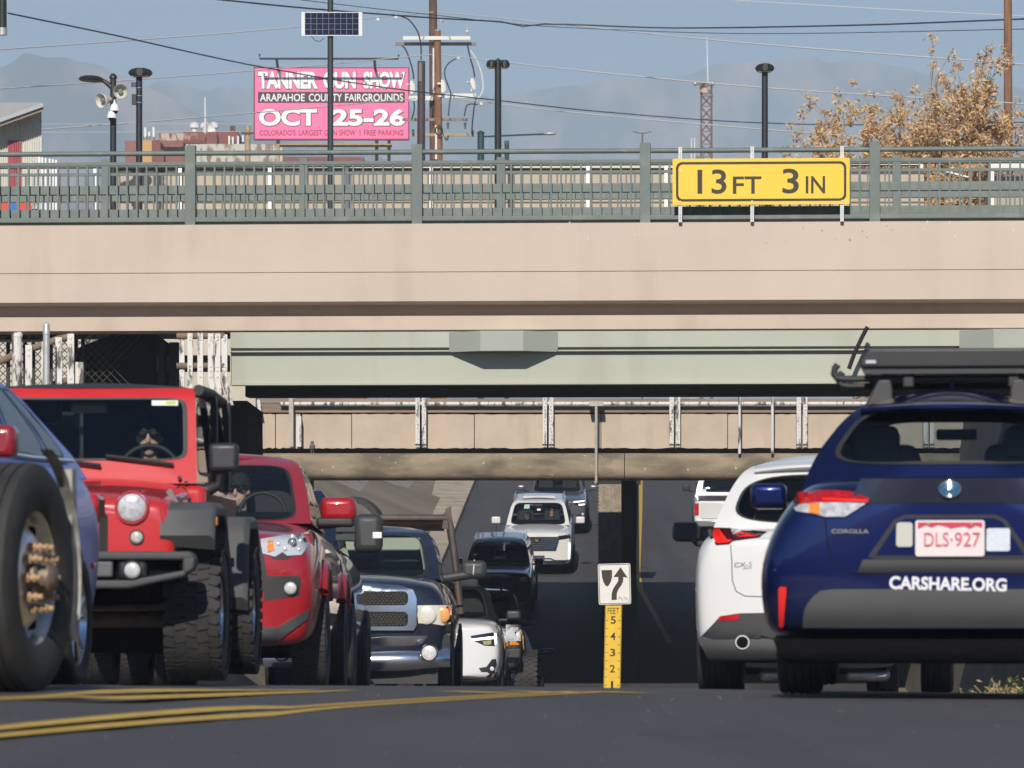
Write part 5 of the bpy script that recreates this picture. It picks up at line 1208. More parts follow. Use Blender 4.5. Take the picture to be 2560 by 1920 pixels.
# ---------------------------------------------------------------- trailer wheel at the left edge
tr = Car('flatbed_trailer', 'low trailer whose big worn wheel with rusty studs fills the left edge', 'trailer', 20.2, -2.275, 12.0, pitch=0, zg=.085)
wx, wy, wr = -.0, .52, .498
wt = tr.wheel(0, wy, wr, .29, style='truck', rim=None, name='wheel', rr=.30)
RIMM = M('worn_rim', (.78, .77, .75), .32, .85, var=.22, scale=7, bump=.1); RSTY = M('rusty_studs', (.42, .27, .15), .75, var=.35, scale=25)
rm = MB(); rm.lathe([(.30, -.12), (.292, .02), (.288, .10), (.305, .125), (.312, .12), (.30, .09)], axis=(1, 0, 0), n=44)
rm.lathe([(.288, .045), (.26, .04), (.225, .06), (.185, .10), (.165, .105), (.0, .105)], axis=(1, 0, 0), n=44)
for k in range(10):
    a = 2 * pi * k / 10; c, s_ = cos(a), sin(a)
    rm.cyl((.035, s_ * .243, c * .243), (.062, s_ * .240, c * .240), .03, n=12, mi=1)
rm.build('rim', [RIMM, DARK], wt, smooth=40)
for k in range(10):
    st = MB()
    a = 2 * pi * (k + .5) / 10; c, s_ = cos(a), sin(a)
    st.cyl((.10, s_ * .138, c * .138), (.135, s_ * .138, c * .138), .022, n=6); st.cyl((.135, s_ * .138, c * .138), (.185, s_ * .138, c * .138), .012, n=8); st.cyl((.15, s_ * .138, c * .138), (.162, s_ * .138, c * .138), .019, n=6); st.build('wheel_stud', RSTY, wt)

hb = MB(); hb.lathe([(.10, .10), (.095, .135), (.07, .15), (.066, .19), (.05, .205), (0, .21)], axis=(1, 0, 0), n=20); hb.build('hub', M('hub_grease', (.16, .12, .09), .5, .3, var=.5, scale=14), wt, smooth=40)
MUD = M('battered_fender', (.33, .32, .29), .6, .3, var=.4, scale=8, bump=.2, bscale=20)
mg = MB(); rows = []
for a in np.linspace(-18, 76, 16):
    a_ = radians(a); r_ = .575
    rows.append([(x, wy + cos(a_) * r_, wr + sin(a_) * r_) for x in (.09, .13, .145)])
mg.grid(rows)
mg.box(.06, .125, wy + .50, wy + .57, .22, .98)
for i in range(9): mg.ico((.095, wy + .49, .30 + i * .08), .016, sub=1)
mg.box(.08, .13, wy + .46, wy + .5, .24, .34)
MB_ = mg.build('mudguard', MUD, tr.o, smooth=40)
MB().box(-2.4, -.18, wy - .08, wy + .08, wr - .07, wr + .07).build('axle', BLK, tr.o)
MB().box(-2.3, -.25, -.35, .9, .62, .78).build('deck', STL, tr.o)
tr.wheel(-2.35, wy, wr, .29, style='truck', rim='steel', rr=.30)

# ---------------------------------------------------------------- blue suv
BLU = M('blue_purple_paint', (.13, .20, .66), .32, .75, coat=.25)
bs = Car('blue_suv', 'blue suv with alloy wheels between the trailer wheel and the red off-roader', 'suv', 21.0, -3.46, 6.0, L=4.5)
hw = .91
bs.body([(0, .80, .30, .78, .68, .55, .02, .9), (.12, .88, .24, .98, .76, .60, .02, .9), (.9, hw, .22, 1.08, .80, .68, .03, .92), (1.5, hw, .22, 1.12, .80, .75, .02, .92), (2.6, hw, .22, 1.14, .80, .78, .02, .92), (3.7, hw, .22, 1.16, .80, .80, .02, .92), (4.1, .90, .26, 1.16, .78, .82, .02, .92), (4.36, .86, .32, 1.10, .72, .80, .0, .9), (4.46, .76, .42, 1.0, .62, .8, 0, .9)], BLU, arches=((.85, .385, .34, .28), (3.42, .385, .34, .28)), bulge=.1)
bs.cabin([(0, .79, 1.15, 4.36), (.35, .73, 1.6, 4.0), (.7, .65, 2.0, 3.5), (.88, .59, 2.2, 3.22), (.96, .53, 2.3, 3.08), (1, .46, 2.4, 2.95)], 1.08, 1.565, BLU, sides=((.04, .34, .12, .88), (.37, .70, .12, .88), (.73, .90, .18, .84)), seal=.025)
for sg_ in (-1, 1):
    MB().tube([(sg_ * .54, 2.2, 1.56), (sg_ * .54, 2.3, 1.61), (sg_ * .54, 3.0, 1.61), (sg_ * .54, 3.15, 1.545)], .02, 8).build('roof_rail', ALU, bs.o, smooth=60)
    MB().tube([(sg_ * .8, 1.7, 1.115), (sg_ * .79, 2.8, 1.13), (sg_ * .78, 3.9, 1.16)], .012, 6).build('window_trim', CHR, bs.o)
bs.wheels(.85, 3.42, .335, .225, .925, rr=.235)
for sg_ in (-1, 1):
    rbox('tail_light', (sg_ * .80, 4.30, .93), (.12, .24, .15), RED, bs.o, .03)
    rbox('side_marker', (sg_ * .885, 3.95, .62), (.02, .08, .03), RED, bs.o, .006)
    bs.mirror((sg_ * .96, 1.2, 1.13), (.2, .14, .15), paint('mirror_red_cap', (.25, .01, .02)), (sg_ * .8, 1.3, 1.08))
bs.interior(1.4, 2.6, 1.1, 1.6, .72)
bs.underside(4.4, .7, .25, .5)
rbox('bumper_lower', (0, 4.38, .36), (1.5, .16, .2), BLK, bs.o, .05)

# ---------------------------------------------------------------- red off-roader
REDP = paint('red_gloss_paint', (.54, .018, .019), .35); FLR = M('flare_grey', (.068, .07, .073), .6, var=.12, scale=5, bump=.15, bscale=160)
jp = Car('red_offroader', 'bright red off-roader with round headlights, grey flares and knobbly tyres', 'suv', 28.0, -2.69, 1.6, zg=0, pitch=0, L=3.9)
J = jp.q
# tub and bonnet
g0 = .38
jp.body([(g0, .67, .60, 1.03, .60, .85, .03, .94), (g0 + .03, .70, .58, 1.08, .655, .8, .035, .95), (g0 + .3, .69, .60, 1.12, .67, .8, .04, .95), (1.2, .71, .60, 1.17, .69, .8, .05, .96), (1.58, .735, .46, 1.20, .70, .85, .04, .97)], REDP, bulge=.012, name='bonnet')
tub = MB().box(-.76, .76, 1.55, 3.82, .48, 1.19).build('body', REDP, jp.o, bevel=.05)
# windscreen frame, hard top
wz0, wz1 = 1.20, 1.80
jp.cabin([(0, .705, 1.56, 3.78), (.5, .688, 1.70, 3.74), (.93, .67, 1.82, 3.68), (1, .655, 1.85, 3.66)], wz0, wz1, REDP, bow=.02, bowr=.02, crown=.035, fw=(.04, .96, .24, .90, 10), rw=(.1, .9, .15, .9, 6), sides=((.03, .44, .10, .86), (.50, .94, .10, .86)), seal=.028)
HT = M('hardtop_black', (.03, .03, .032), .6, bump=.2, bscale=200)
jp.roof.data.materials[0] = HT
for sg_ in (-1, 1):
    for a, b_ in ((2.66, 2.78), (3.55, 3.74)): MB().prism([(a, wz0), (b_, wz0), (b_ - .02, wz1 - .02), (a + .02, wz1 - .02)], sg_ * .73, sg_ * .69, plane='yz').build('top_pillar', HT, jp.o)
    MB().tube([(sg_ * .685, 1.9, wz1 - .01), (sg_ * .685, 2.7, wz1), (sg_ * .68, 3.66, wz1 - .02)], .035, 8).build('drip_rail', HT, jp.o, smooth=60)
jp.interior(1.62, 2.55, wz0 - .02, wz1, .68, wheel_x=.36)
decal(jp, .10, .16, .52, .78, M('paper_white', (.75, .74, .7), .6)); decal(jp, .80, .92, .81, .865, M('toll_tag', (.62, .72, .62), .5))
decal(jp, .865, .91, .82, .855, M('tag_green', (.45, .52, .12), .5))
wiper(jp, .26, .27, .58, .17); wiper(jp, .60, .27, .9, .18)
# grille slots and lamps
SLOT = M('grille_void', (.02, .018, .016), .8, var=.4, scale=20)
for k in range(7):
    x = (k - 3) * .0887; jp.stick(roundrect(x - .026, x + .026, .62, .995, .025, 4), SLOT, .004, 'grille_slot')
RFL = M('headlamp_glass', (.66, .66, .68), .22, .25, var=.32, scale=26, coat=1)
for sg_ in (-1, 1):
    jp.disc(sg_ * .434, J(0, 1269, g0)[1], .0875, RFL, 'headlight', .03, ring=M('red_bezel', (.40, .015, .015), .3, coat=1))
    jp.disc(sg_ * .462, J(0, 1343, g0)[1], .038, M('turn_lamp', (.55, .50, .46), .2, var=.3, scale=40, coat=1), 'turn_signal', .02, ring=BLK)
mb = MB(); mb.tube([(x, jp.fy(x, z) - .002, z) for x, z in [(-.62, .93), (-.60, 1.02), (-.52, 1.075)] + [(u, 1.088) for u in np.linspace(-.4, .4, 9)] + [(.52, 1.075), (.60, 1.02), (.62, .93)]], .004, 5); mb.build('bonnet_seam', BLK, jp.o)
for sg_ in (-1, 1):
    for x, z in ((.60, 1.235), (.64, 1.205)): MB().cyl((sg_ * x, 1.545, z), (sg_ * x, 1.575, z), .012, n=8).build('frame_bolt', BLK, jp.o)
# bumper
bm_ = MB(); bw = .845
zt0, zt1, zm0, zm1 = J(0, 1378)[1], J(0, 1400)[1], J(0, 1450)[1], J(0, 1472)[1]
bm_.prism([(-bw + .03, zt1), (bw - .03, zt1), (bw, zt1 + .02), (bw - .04, zt0), (-bw + .04, zt0), (-bw, zt1 + .02)], .0, .2)
bm_.prism([(-.45, zm1), (.45, zm1), (bw - .06, zm0 + .02), (bw - .05, zm0 + .06), (.45, zm0), (-.45, zm0), (-bw + .05, zm0 + .06), (-bw + .06, zm0 + .02)], .0, .2)
for sg_ in (-1, 1): bm_.prism([(sg_ * (bw - .075), zm0 + .03), (sg_ * (bw - .01), zm0 + .06), (sg_ * bw, zt1 + .02), (sg_ * (bw - .075), zt1 + .02)][::sg_], .0, .2)
bm_.build('bumper', GRYP, jp.o, bevel=.016)
MB().box(-.74, .74, .12, .3, zm0 - .02, zt1 + .02).build('bumper_recess', DARK, jp.o)
rbox('bumper_plate', (0, .05, (zt1 + zm0) / 2 + .005), (.72, .06, zt1 - zm0 - .02), M('winch_plate', (.10, .10, .105), .55), jp.o, .015)
for sg_ in (-1, 1):
    rbox('fog_housing', (sg_ * .475, .06, (zt1 + zm0) / 2), (.17, .1, zt1 - zm0 - .01), BLK, jp.o, .03)
    jp.disc(sg_ * .476, J(0, 1425)[1], .048, REFL, 'fog_light', .02, y=.005, ring=BLK)
# flares: front lip, top, drop
for sg_ in (-1, 1):
    for y0, fr in ((.36, 1), (2.72, 0)):
        x0_, x1_ = sg_ * .60, sg_ * .925
        if fr: path = [(y0, .865), (y0 + .05, 1.02), (y0 + .16, 1.065), (y0 + .75, 1.07), (y0 + .93, .98), (y0 + 1.02, .72)]
        else: path = [(y0 + .0, .50), (y0 + .08, .90), (y0 + .2, 1.02), (y0 + .82, 1.03), (y0 + .98, .9), (y0 + 1.05, .66)]
        mb = MB(); th = .05; ctr = Vector((0, y0 + .5, .5)); xm = sg_ * .89
        rows = [[(x0_, y, z) for y, z in path], [(xm, y, z) for y, z in path], [(x1_, y + (y0 + .5 - y) * .04, z - .028) for y, z in path], [(x1_, y + (y0 + .5 - y) * .06, z - .085) for y, z in path], [(x1_ - sg_ * .04, y + (y0 + .5 - y) * .12, z - .075) for y, z in path], [(x0_, y + (y0 + .5 - y) * .12, z - .06) for y, z in path]]
        mb.grid(rows)
        for e in (0, -1): mb.add([r[e] for r in rows], [tuple(range(len(rows)))])
        mb.build('fender_flare', FLR, jp.o, bevel=.018)
        if fr: rbox('side_marker', (x1_ + sg_ * .002, y0 + .13, .95), (.012, .1, .05), AMB, jp.o, .004)
    MB().box(sg_ * .55, sg_ * .74, .72, 1.45, .62, 1.0).build('inner_wing', DARK, jp.o)
    MB().box(sg_ * .5, sg_ * .76, 1.5, 2.6, .40, .5).build('sill', BLK, jp.o)
    mm = rbox('wing_mirror', (sg_ * .86, 1.72, 1.365), (.185, .10, .175), M('mirror_black', (.028, .028, .03), .4, bump=.1, bscale=150), jp.o, .03)
    MB().tube([(sg_ * .84, 1.74, 1.29), (sg_ * .83, 1.76, 1.20), (sg_ * .76, 1.78, 1.17)], [.025, .03, .045], 8).build('arm', BLK, mm, smooth=60)
    lt = MB(); lt.box(-.02, .02, -.012, .012, -.075, .075); mt = Matrix.Translation((sg_ * .655, g0 + .30, 1.075)) @ Matrix.Rotation(radians(-sg_ * 28), 4, 'Y'); lt.v = [tuple(mt @ Vector(v)) for v in lt.v]
    lt.build('bonnet_latch', M('latch_grey', (.16, .16, .155), .5, .3), jp.o, bevel=.006)
    MB().cyl((sg_ * .70, 2.2, 1.05), (sg_ * .79, 2.2, 1.05), .03, n=8).build('door_hinge', BLK, jp.o)
    text('RUBICON', .20, .035, M('bonnet_letter', (.13, .02, .045), .4), jp.o, (sg_ * .712, 1.0, 1.085), rot=(pi / 2, 0, sg_ * pi / 2), bold=.01, ext=.004)
jp.wheels(.86, 3.22, .415, .315, .935, style='mud', rr=.225)
MB().box(-.58, .58, 1.15, 3.6, .16, .62).build('underbody', DARK, jp.o)
MB().cyl((-.7, .86, .36), (.7, .86, .36), .045, n=10).build('front_axle', M('axle_rust', (.14, .10, .075), .7, var=.3, scale=12), jp.o)
MB().cyl((-.6, .62, .42), (.62, .62, .44), .02, n=8).build('tie_rod', M('axle_rust', (.1, .1, .1)), jp.o)
for x in (-.45, .45): MB().cyl((x, .86, .4), (x, .86, .75), .05, n=8).build('spring', DARK, jp.o)
rbox('skid_plate', (.12, 3.3, .34), (.5, .3, .12), STL, jp.o, .03)
for x, z in ((-.5, .9), (.0, 1.2), (.66, 1.24), (.69, 1.27)): pass
jl = jp.o.location
person('person in dark beanie and sunglasses driving the red off-roader', (jl.x + .36 + .05, jl.y + 2.24, jl.z + .765), rotz=-.03, hat=M('beanie_black', (.015, .014, .015), .9), shades=True, hands=[(-.14, -.36, .52), (.16, -.36, .52)])

# ---------------------------------------------------------------- red pickup
TRED = paint('deep_red_paint', (.38, .010, .016), .3, .15)
tp = Car('red_pickup', 'deep red pickup with projector headlights behind the red off-roader', 'pickup truck', 36.4, -2.396, .6, L=5.4)
T = tp.q
tp.body([(0, .84, .36, 1.10, .76, .8, .03, .88), (.08, .91, .30, 1.17, .80, .8, .03, .90), (.5, .95, .33, 1.21, .84, .85, .04, .9), (1.2, .96, .36, 1.28, .82, .9, .05, .92), (1.6, .95, .36, 1.32, .80, .95, .03, .92), (3.4, .95, .36, 1.30, .82, .95, 0, .92), (5.3, .95, .40, 1.28, .84, .9, 0, .92)], TRED, arches=((.95, .47, .45, .30), (4.1, .47, .45, .30)), bulge=.09)
tp.cabin([(0, .80, 1.25, 3.55), (.4, .755, 1.65, 3.45), (.8, .68, 2.05, 3.3), (.93, .64, 2.2, 3.2), (1, .58, 2.3, 3.1)], 1.30, 1.86, TRED, fw=(.07, .93, .04, .9, 8), sides=((.06, .46, .12, .88), (.52, .93, .12, .88)), seal=.02)
tp.interior(1.5, 2.6, 1.30, 1.86, .74, wheel_x=.38)
TB = M('bumper_grey', (.055, .057, .06), .5, var=.1)
hl = T(0, 0)
tp.sticks([T(490 + (p[0] - 490) * .945, p[1]) for p in ((700, 1392), (667, 1384), (660, 1347), (719, 1335), (759, 1331), (777, 1342), (781, 1360), (776, 1376), (768, 1387), (731, 1389), (719, 1380))], LENS, .012, 'headlight', res=.018)
for sg_ in (-1, 1):
    x, z = T(730, 1356); tp.disc(sg_ * x, z, .03, M('projector', (.30, .31, .34), .1, .3, coat=1), 'projector_lens', .03, t=.012, ring=CHR)
    for px, py, r_ in ((712, 1372, .018), (748, 1350, .014), (746, 1373, .014), (728, 1339, .016), (696, 1360, .018)):
        x, z = T(px, py); tp.disc(sg_ * x, z, r_, REFL, 'reflector', .012, t=.012)
    tp.stick([(sg_ * a, b_) for a, b_ in [T(668, 1352), T(682, 1348), T(686, 1376), T(670, 1382)]][::sg_], AMB, .018, 'turn_signal')
    fx_, fz_ = T(726, 1470); pk = [T(660, 1440), T(747, 1440), T(752, 1450), T(749, 1490), T(690, 1498), T(660, 1502)]
    tp.stick([(sg_ * a, b_) for a, b_ in pk][::sg_], BLK, .004, 'fog_pocket'); tp.disc(sg_ * fx_, fz_, .048, REFL, 'fog_light', .02, t=.01, ring=BLK)
    tp.stick([(sg_ * a, b_) for a, b_ in [T(680, 1393), T(716, 1383), T(728, 1390), T(720, 1398), T(690, 1398)]][::sg_], BLK, .006, 'lamp_recess')
tp.stick([(-.5, .72), (.5, .72), (.55, .80), (.50, 1.08), (-.50, 1.08), (-.55, .80)], BLK, .01, 'grille')
tp.stick([(-.62, .46), (.62, .46), (.86, .60), (.84, .52), (.60, .34), (-.60, .34), (-.84, .52), (-.86, .60)][::-1], TB, .02, 'lower_valance')
x, z = T(841, 1262, 2.0)
for sg_ in (-1, 1):
    mo = rbox('wing_mirror', (sg_ * .985, 2.0, 1.44), (.285, .16, .19), TRED, tp.o, .055); rbox('mirror_base', (sg_ * .96, 2.0, 1.335), (.30, .14, .075), BLK, mo, .025)
    MB().tube([(sg_ * 1.0, 2.0, 1.33), (sg_ * .82, 2.0, 1.31)], .035, 8).build('arm', BLK, mo)
    for y0 in (.95, 4.1):
        mb = MB(); rows = []
        for a in np.linspace(35, 150, 18):
            a_ = radians(a); rows.append([(sg_ * .93, y0 - cos(a_) * .56, .45 + sin(a_) * .56), (sg_ * .968, y0 - cos(a_) * .535, .45 + sin(a_) * .535), (sg_ * .975, y0 - cos(a_) * .48, .45 + sin(a_) * .48), (sg_ * .9, y0 - cos(a_) * .45, .45 + sin(a_) * .45)])
        mb.grid(rows); mb.build('wheel_flare', TRED, tp.o, smooth=40)
    rbox('door_handle', (sg_ * .965, 2.75, 1.12), (.03, .2, .03), TRED, tp.o, .01)
tp.wheels(.95, 4.1, .39, .265, .955, style='at', rr=.225); tp.underside(5.2, .6, .30, .6)
decal(tp, .9, .925, .55, .8, M('tint_strip', (.25, .33, .32), .4), 'pillar_reflection') if 0 else None
tl_ = tp.o.location
person('person in dark cap with grey beard driving the red pickup', (tl_.x + .20, tl_.y + 2.30, tl_.z + .80), rotz=-.25, hat=M('cap_black', (.015, .015, .016), .9), shades=True, hands=[(-.1, -.38, .5), (.2, -.38, .5)], beard=M('grey_beard', (.30, .27, .23), .8))
# ---------------------------------------------------------------- dark pickup with tow mirrors (mostly hidden)
DBLU = paint('navy_paint', (.012, .018, .04), .3, .2)
dk = Car('dark_pickup', 'dark heavy pickup with a big tow mirror, mostly hidden behind the red pickup', 'pickup truck', 43.0, -2.44, .6, L=5.6)
dk.body([(0, .92, .45, 1.20, .85, .85, .02, .9), (.08, .97, .42, 1.27, .88, .85, .02, .92), (1.4, 1.0, .42, 1.33, .86, .9, .03, .92), (5.3, 1.0, .45, 1.33, .88, .9, 0, .92)], DBLU, arches=((1.0, .47, .44, .3), (4.3, .47, .44, .3)), bulge=.05)
dk.cabin([(0, .82, 1.35, 3.7), (.8, .70, 1.95, 3.5), (1, .62, 2.1, 3.4)], 1.32, 1.90, DBLU, sides=((.06, .46, .12, .88), (.52, .93, .12, .88)))
dk.interior(1.5, 2.6, 1.32, 1.9, .76)
dk.wheels(1.0, 4.3, .41, .27, .99, rr=.24); dk.underside(5.3, .7, .35, .6)
dk.stick([(-.6, .62), (.6, .62), (.6, 1.15), (-.6, 1.15)], CHR, .01, 'grille')
for sg_ in (-1, 1):
    dk.stick([(sg_ * .64, .85), (sg_ * .88, .85), (sg_ * .88, 1.12), (sg_ * .64, 1.12)][::sg_], LENS, .01, 'headlight')
    m_ = rbox('tow_mirror', (sg_ * 1.09, 1.55, 1.475), (.27, .14, .36), M('tow_mirror_black', (.035, .035, .036), .5, bump=.1, bscale=120), dk.o, .07)
    for z in (1.44, 1.36): MB().box(sg_ * .78, sg_ * 1.02, 1.52, 1.58, z + .04, z + .11).build('arm', BLK, m_, bevel=.012)
    rbox('mirror_lamp', (sg_ * 1.175, 1.478, 1.455), (.085, .012, .06), M('mirror_lamp_white', (.8, .8, .78), .3), m_, .008)
# ---------------------------------------------------------------- black pickup with chrome grille and rack
NAVY = paint('black_blue_paint', (.012, .016, .032), .28, .25); BCHR = M('bumper_chrome', (.80, .80, .82), .2, 1, var=.04)
rp = Car('black_pickup', 'black blue pickup with chrome crosshair grille, dented chrome bumper and pipe rack', 'pickup truck', 50.0, -1.63, .9, L=5.7)
Q = rp.q
rp.body([(.12, .90, .42, 1.10, .78, .8, .05, .9), (.2, .99, .36, 1.15, .84, .8, .06, .92), (.7, 1.01, .36, 1.21, .84, .82, .07, .92), (1.35, 1.01, .36, 1.25, .84, .85, .04, .92), (5.6, 1.01, .38, 1.24, .9, .85, 0, .92)], NAVY, arches=((.95, .48, .45, .3), (4.5, .48, .45, .3)), bulge=.1)
rp.cabin([(0, .84, 1.2, 3.9), (.45, .79, 1.6, 3.8), (.82, .72, 2.0, 3.7), (.94, .67, 2.12, 3.6), (1, .60, 2.25, 3.5)], 1.22, 1.79, NAVY, fw=(.075, .925, .03, .88, 7), sides=((.06, .46, .12, .88), (.52, .93, .12, .88)), seal=.018)
TANL = M('tan_trim', (.42, .43, .33), .7)
rp.interior(1.42, 2.6, 1.23, 1.79, .76, steer=False)
vis = MB(); vis.prism([(a, b_) for a, b_ in roundrect(-.55, .62, 0, .17, .08)], 0, .02)
mt = Matrix.Translation((.02, rp.front(.5, .7).y + .10, rp.Z(.60))) @ Matrix.Rotation(radians(-40), 4, 'X'); vis.v = [tuple(mt @ Vector(v)) for v in vis.v]; vis.build('sun_visor', TANL, rp.o)
for sg_ in (-1, 1): MB().tube([rp.front(.5 + sg_ * .415, v) + Vector((0, .1, 0)) for v in (.08, .4, .8)], .028, 6).build('pillar_trim', TANL, rp.o)
decal(rp, .44, .485, .60, .74, M('paper_white', (.75, .74, .7), .6)); decal(rp, .5, .62, .74, .765, M('label_yellow', (.6, .55, .1), .6)); decal(rp, .20, .235, .42, .445, M('label_lime', (.65, .62, .25), .6))
wiper(rp, .34, .12, .80, .02); wiper(rp, .16, .1, .44, .02)
GS = [Q(px, py) for px, py in ((1034, 1576), (1041, 1562), (1041, 1495), (1032, 1474), (1005, 1464), (960, 1461))]
half = [(x, z) for x, z in GS]; outl = half + [(-x, z) for x, z in half[::-1]]
rp.stick(outl, BCHR, .05, 'grille_surround')
ix, _ = Q(1020, 1500)
MSH = M('grille_mesh', (.008, .007, .006), .6, .1, bump=1.0, bscale=45)
for za, zc_ in ((1513, 1478), (1566, 1529)):
    a, b_ = Q(0, za)[1], Q(0, zc_)[1]
    for sg_ in (-1, 1):
        rp.stick([(sg_ * x, z) for x, z in roundrect(.045, ix, a, b_, .05, 4)][::sg_], MSH, .055, 'grille_mesh')
        mb = MB(); r_ = .011; zz = a + .02; i = 0
        while zz < b_ - .015:
            xx = .07 + (i % 2) * .02
            while xx < ix - .03: mb.cyl((sg_ * xx, rp.fy(sg_ * xx, zz) - .058, zz), (sg_ * xx, rp.fy(sg_ * xx, zz) - .054, zz), r_, n=6); xx += .04
            zz += .026; i += 1
        mb.build('mesh_holes', M('mesh_metal', (.05, .043, .032), .4, .5), rp.o)
for sg_ in (-1, 1):
    pts = [Q(*p) for p in ((1043, 1513), (1122, 1512), (1128, 1520), (1127, 1558), (1105, 1563), (1080, 1559), (1045, 1558))]
    rp.stick([(sg_ * a, b_) for a, b_ in pts][::-sg_], M('hazed_lamp', (.62, .60, .50), .3, var=.1, coat=.5), .02, 'headlight')
    x, z = Q(1066, 1537); rp.disc(sg_ * x, z, .10, M('hazed_lens', (.72, .70, .62), .25, .1, var=.1, scale=14), 'lamp_lens', .02, t=.015)
    x, z = Q(1104, 1536); rp.disc(sg_ * x, z, .085, M('hazed_amber', (.70, .36, .12), .3, var=.15, scale=20), 'turn_signal', .018, t=.015)
    rp.stick([(sg_ * a, b_) for a, b_ in [Q(1114, 1514), Q(1121, 1513), Q(1127, 1520), Q(1126, 1557), Q(1118, 1560)]][::-sg_], M('orange_marker', (.55, .12, .02), .3), .03, 'side_marker')
# bumper: chrome roll with ends dipping, dark valance
zt, zb0 = Q(0, 1583)[1], Q(0, 1680)[1]
mb = MB(); rows = []
for i in range(25):
    u = i / 12 - 1; x = u * .98; yb = .0 + .20 * abs(u) ** 3.2; ta = zt - .02 * (1 - abs(u)); tb = zb0 + .10 * abs(u) ** 5
    dent = -.05 * math.exp(-((u + .15) / .3) ** 2)
    rows.append([(x, yb + .12, ta), (x, yb + .02, ta - .02 + dent), (x, yb + .03 - dent * .6, ta - .10 + dent), (x, yb + .06, ta - .16), (x, yb + .0, ta - .20), (x, yb - .03, ta - .27), (x, yb + .0, ta - .35), (x, yb + .05, (ta - .36 + tb) / 2), (x, yb + .16, tb)])
mb.grid(rows); mb.build('bumper', BCHR, rp.o, smooth=60)
for sg_ in (-1, 1):
    x, z = Q(1073, 1632); rp.disc(sg_ * x, z, .078, M('fog_glass', (.74, .74, .74), .2, .2, var=.2, scale=30, coat=1), 'fog_light', .015, y=-.035, ring=CHR)
MB().box(-.85, .85, .2, .5, .10, zb0 + .06).build('air_dam', BLK, rp.o)
rp.wheels(.95, 4.5, .40, .28, .99, rr=.22, style='at'); rp.underside(5.5, .7, .12, .6)
# tow mirror
TM = M('tow_mirror_black', (.03, .03, .03))
for sg_ in (-1, 1):
    m_ = rbox('tow_mirror', (sg_ * 1.19, 1.75, 1.335), (.28, .16, .20), TM, rp.o, .06)
    MB().tube([(sg_ * .86, 1.7, 1.24), (sg_ * 1.05, 1.72, 1.27), (sg_ * 1.27, 1.74, 1.30)], [.06, .055, .05], 10).build('arm', TM, m_, smooth=60)
    mb = MB(); mb.tube([(sg_ * 1.19 + .03 * sin(a) * .2, 1.75 + .085 * cos(a), 1.335 + .105 * sin(a)) for a in np.linspace(0, 2 * pi, 13)], .006, 5); mb.build('strap', WHT, m_)
# rack
RK = M('rack_pipe', (.10, .075, .06), .6, .3, var=.3, scale=8); RK2 = M('rack_rust', (.28, .14, .08), .8, var=.3, scale=8)
rk = thing_part('rack', rp.o, (0, 3.95, 0)); rz = Q(0, 1294, 3.95)[1]
mb = MB(); mb.tube([(-.90, 0, 1.1), (-.84, 0, rz), (.84, 0, rz), (.88, 0, rz - .1), (.98, 0, 1.0)], .038, 8); mb.build('hoop', RK, rk, smooth=60)
MB().tube([(.99, .05, .9), (.93, .04, 1.5), (.84, .02, rz + .06)], .042, 8).build('upright', RK, rk, smooth=60)
MB().prism([(.78, rz - .12), (.90, rz - .14), (.88, rz + .13), (.82, rz + .1)], -.02, .02).build('gusset', RK, rk)
for k, dz in enumerate((.045, .085, .12)): MB().cyl((-.8, .08 * k + .05, rz - dz), (.8, .08 * k + .05, rz - dz), .022, n=8).build('cross_pipe', RK2, rk, smooth=60)
sp_ = MB(); sp_.lathe([(.33, -.1), (.39, -.08), (.40, .08), (.33, .1)], (-.28, .9, rz - .12), axis=(.25, 1, 0), n=30, close=True); sp_.build('spare_tyre', RUB, rk, smooth=40)

# ---------------------------------------------------------------- white compact suv
WPT = paint('white_gloss_paint', (.72, .72, .70), .3)
vo = Car('white_suv', 'white compact suv with hammer shaped daytime lights behind the black pickup', 'suv', 64.0, -1.03, 1.2, L=4.4)
V = vo.q
vo.body([(0, .80, .33, .98, .72, .65, .02, .9), (.06, .88, .28, 1.03, .78, .68, .02, .92), (.5, .92, .26, 1.10, .80, .7, .03, .93), (1.2, .93, .26, 1.14, .80, .75, .02, .93), (4.0, .93, .28, 1.16, .80, .8, 0, .93), (4.3, .88, .35, 1.1, .75, .8, 0, .9)], WPT, arches=((.85, .39, .35, .28), (3.5, .39, .35, .28)), bulge=.07)
vo.cabin([(0, .79, 1.05, 4.2), (.5, .72, 1.6, 4.1), (.85, .63, 2.0, 3.9), (.95, .58, 2.12, 3.8), (1, .50, 2.25, 3.7)], 1.12, 1.63, M('black_roof', (.015, .015, .016), .25, coat=1), fw=(.06, .94, .02, .9, 8), sides=((.06, .46, .12, .88), (.52, .93, .12, .88)))
vo.interior(1.25, 2.4, 1.13, 1.63, .7, steer=False)
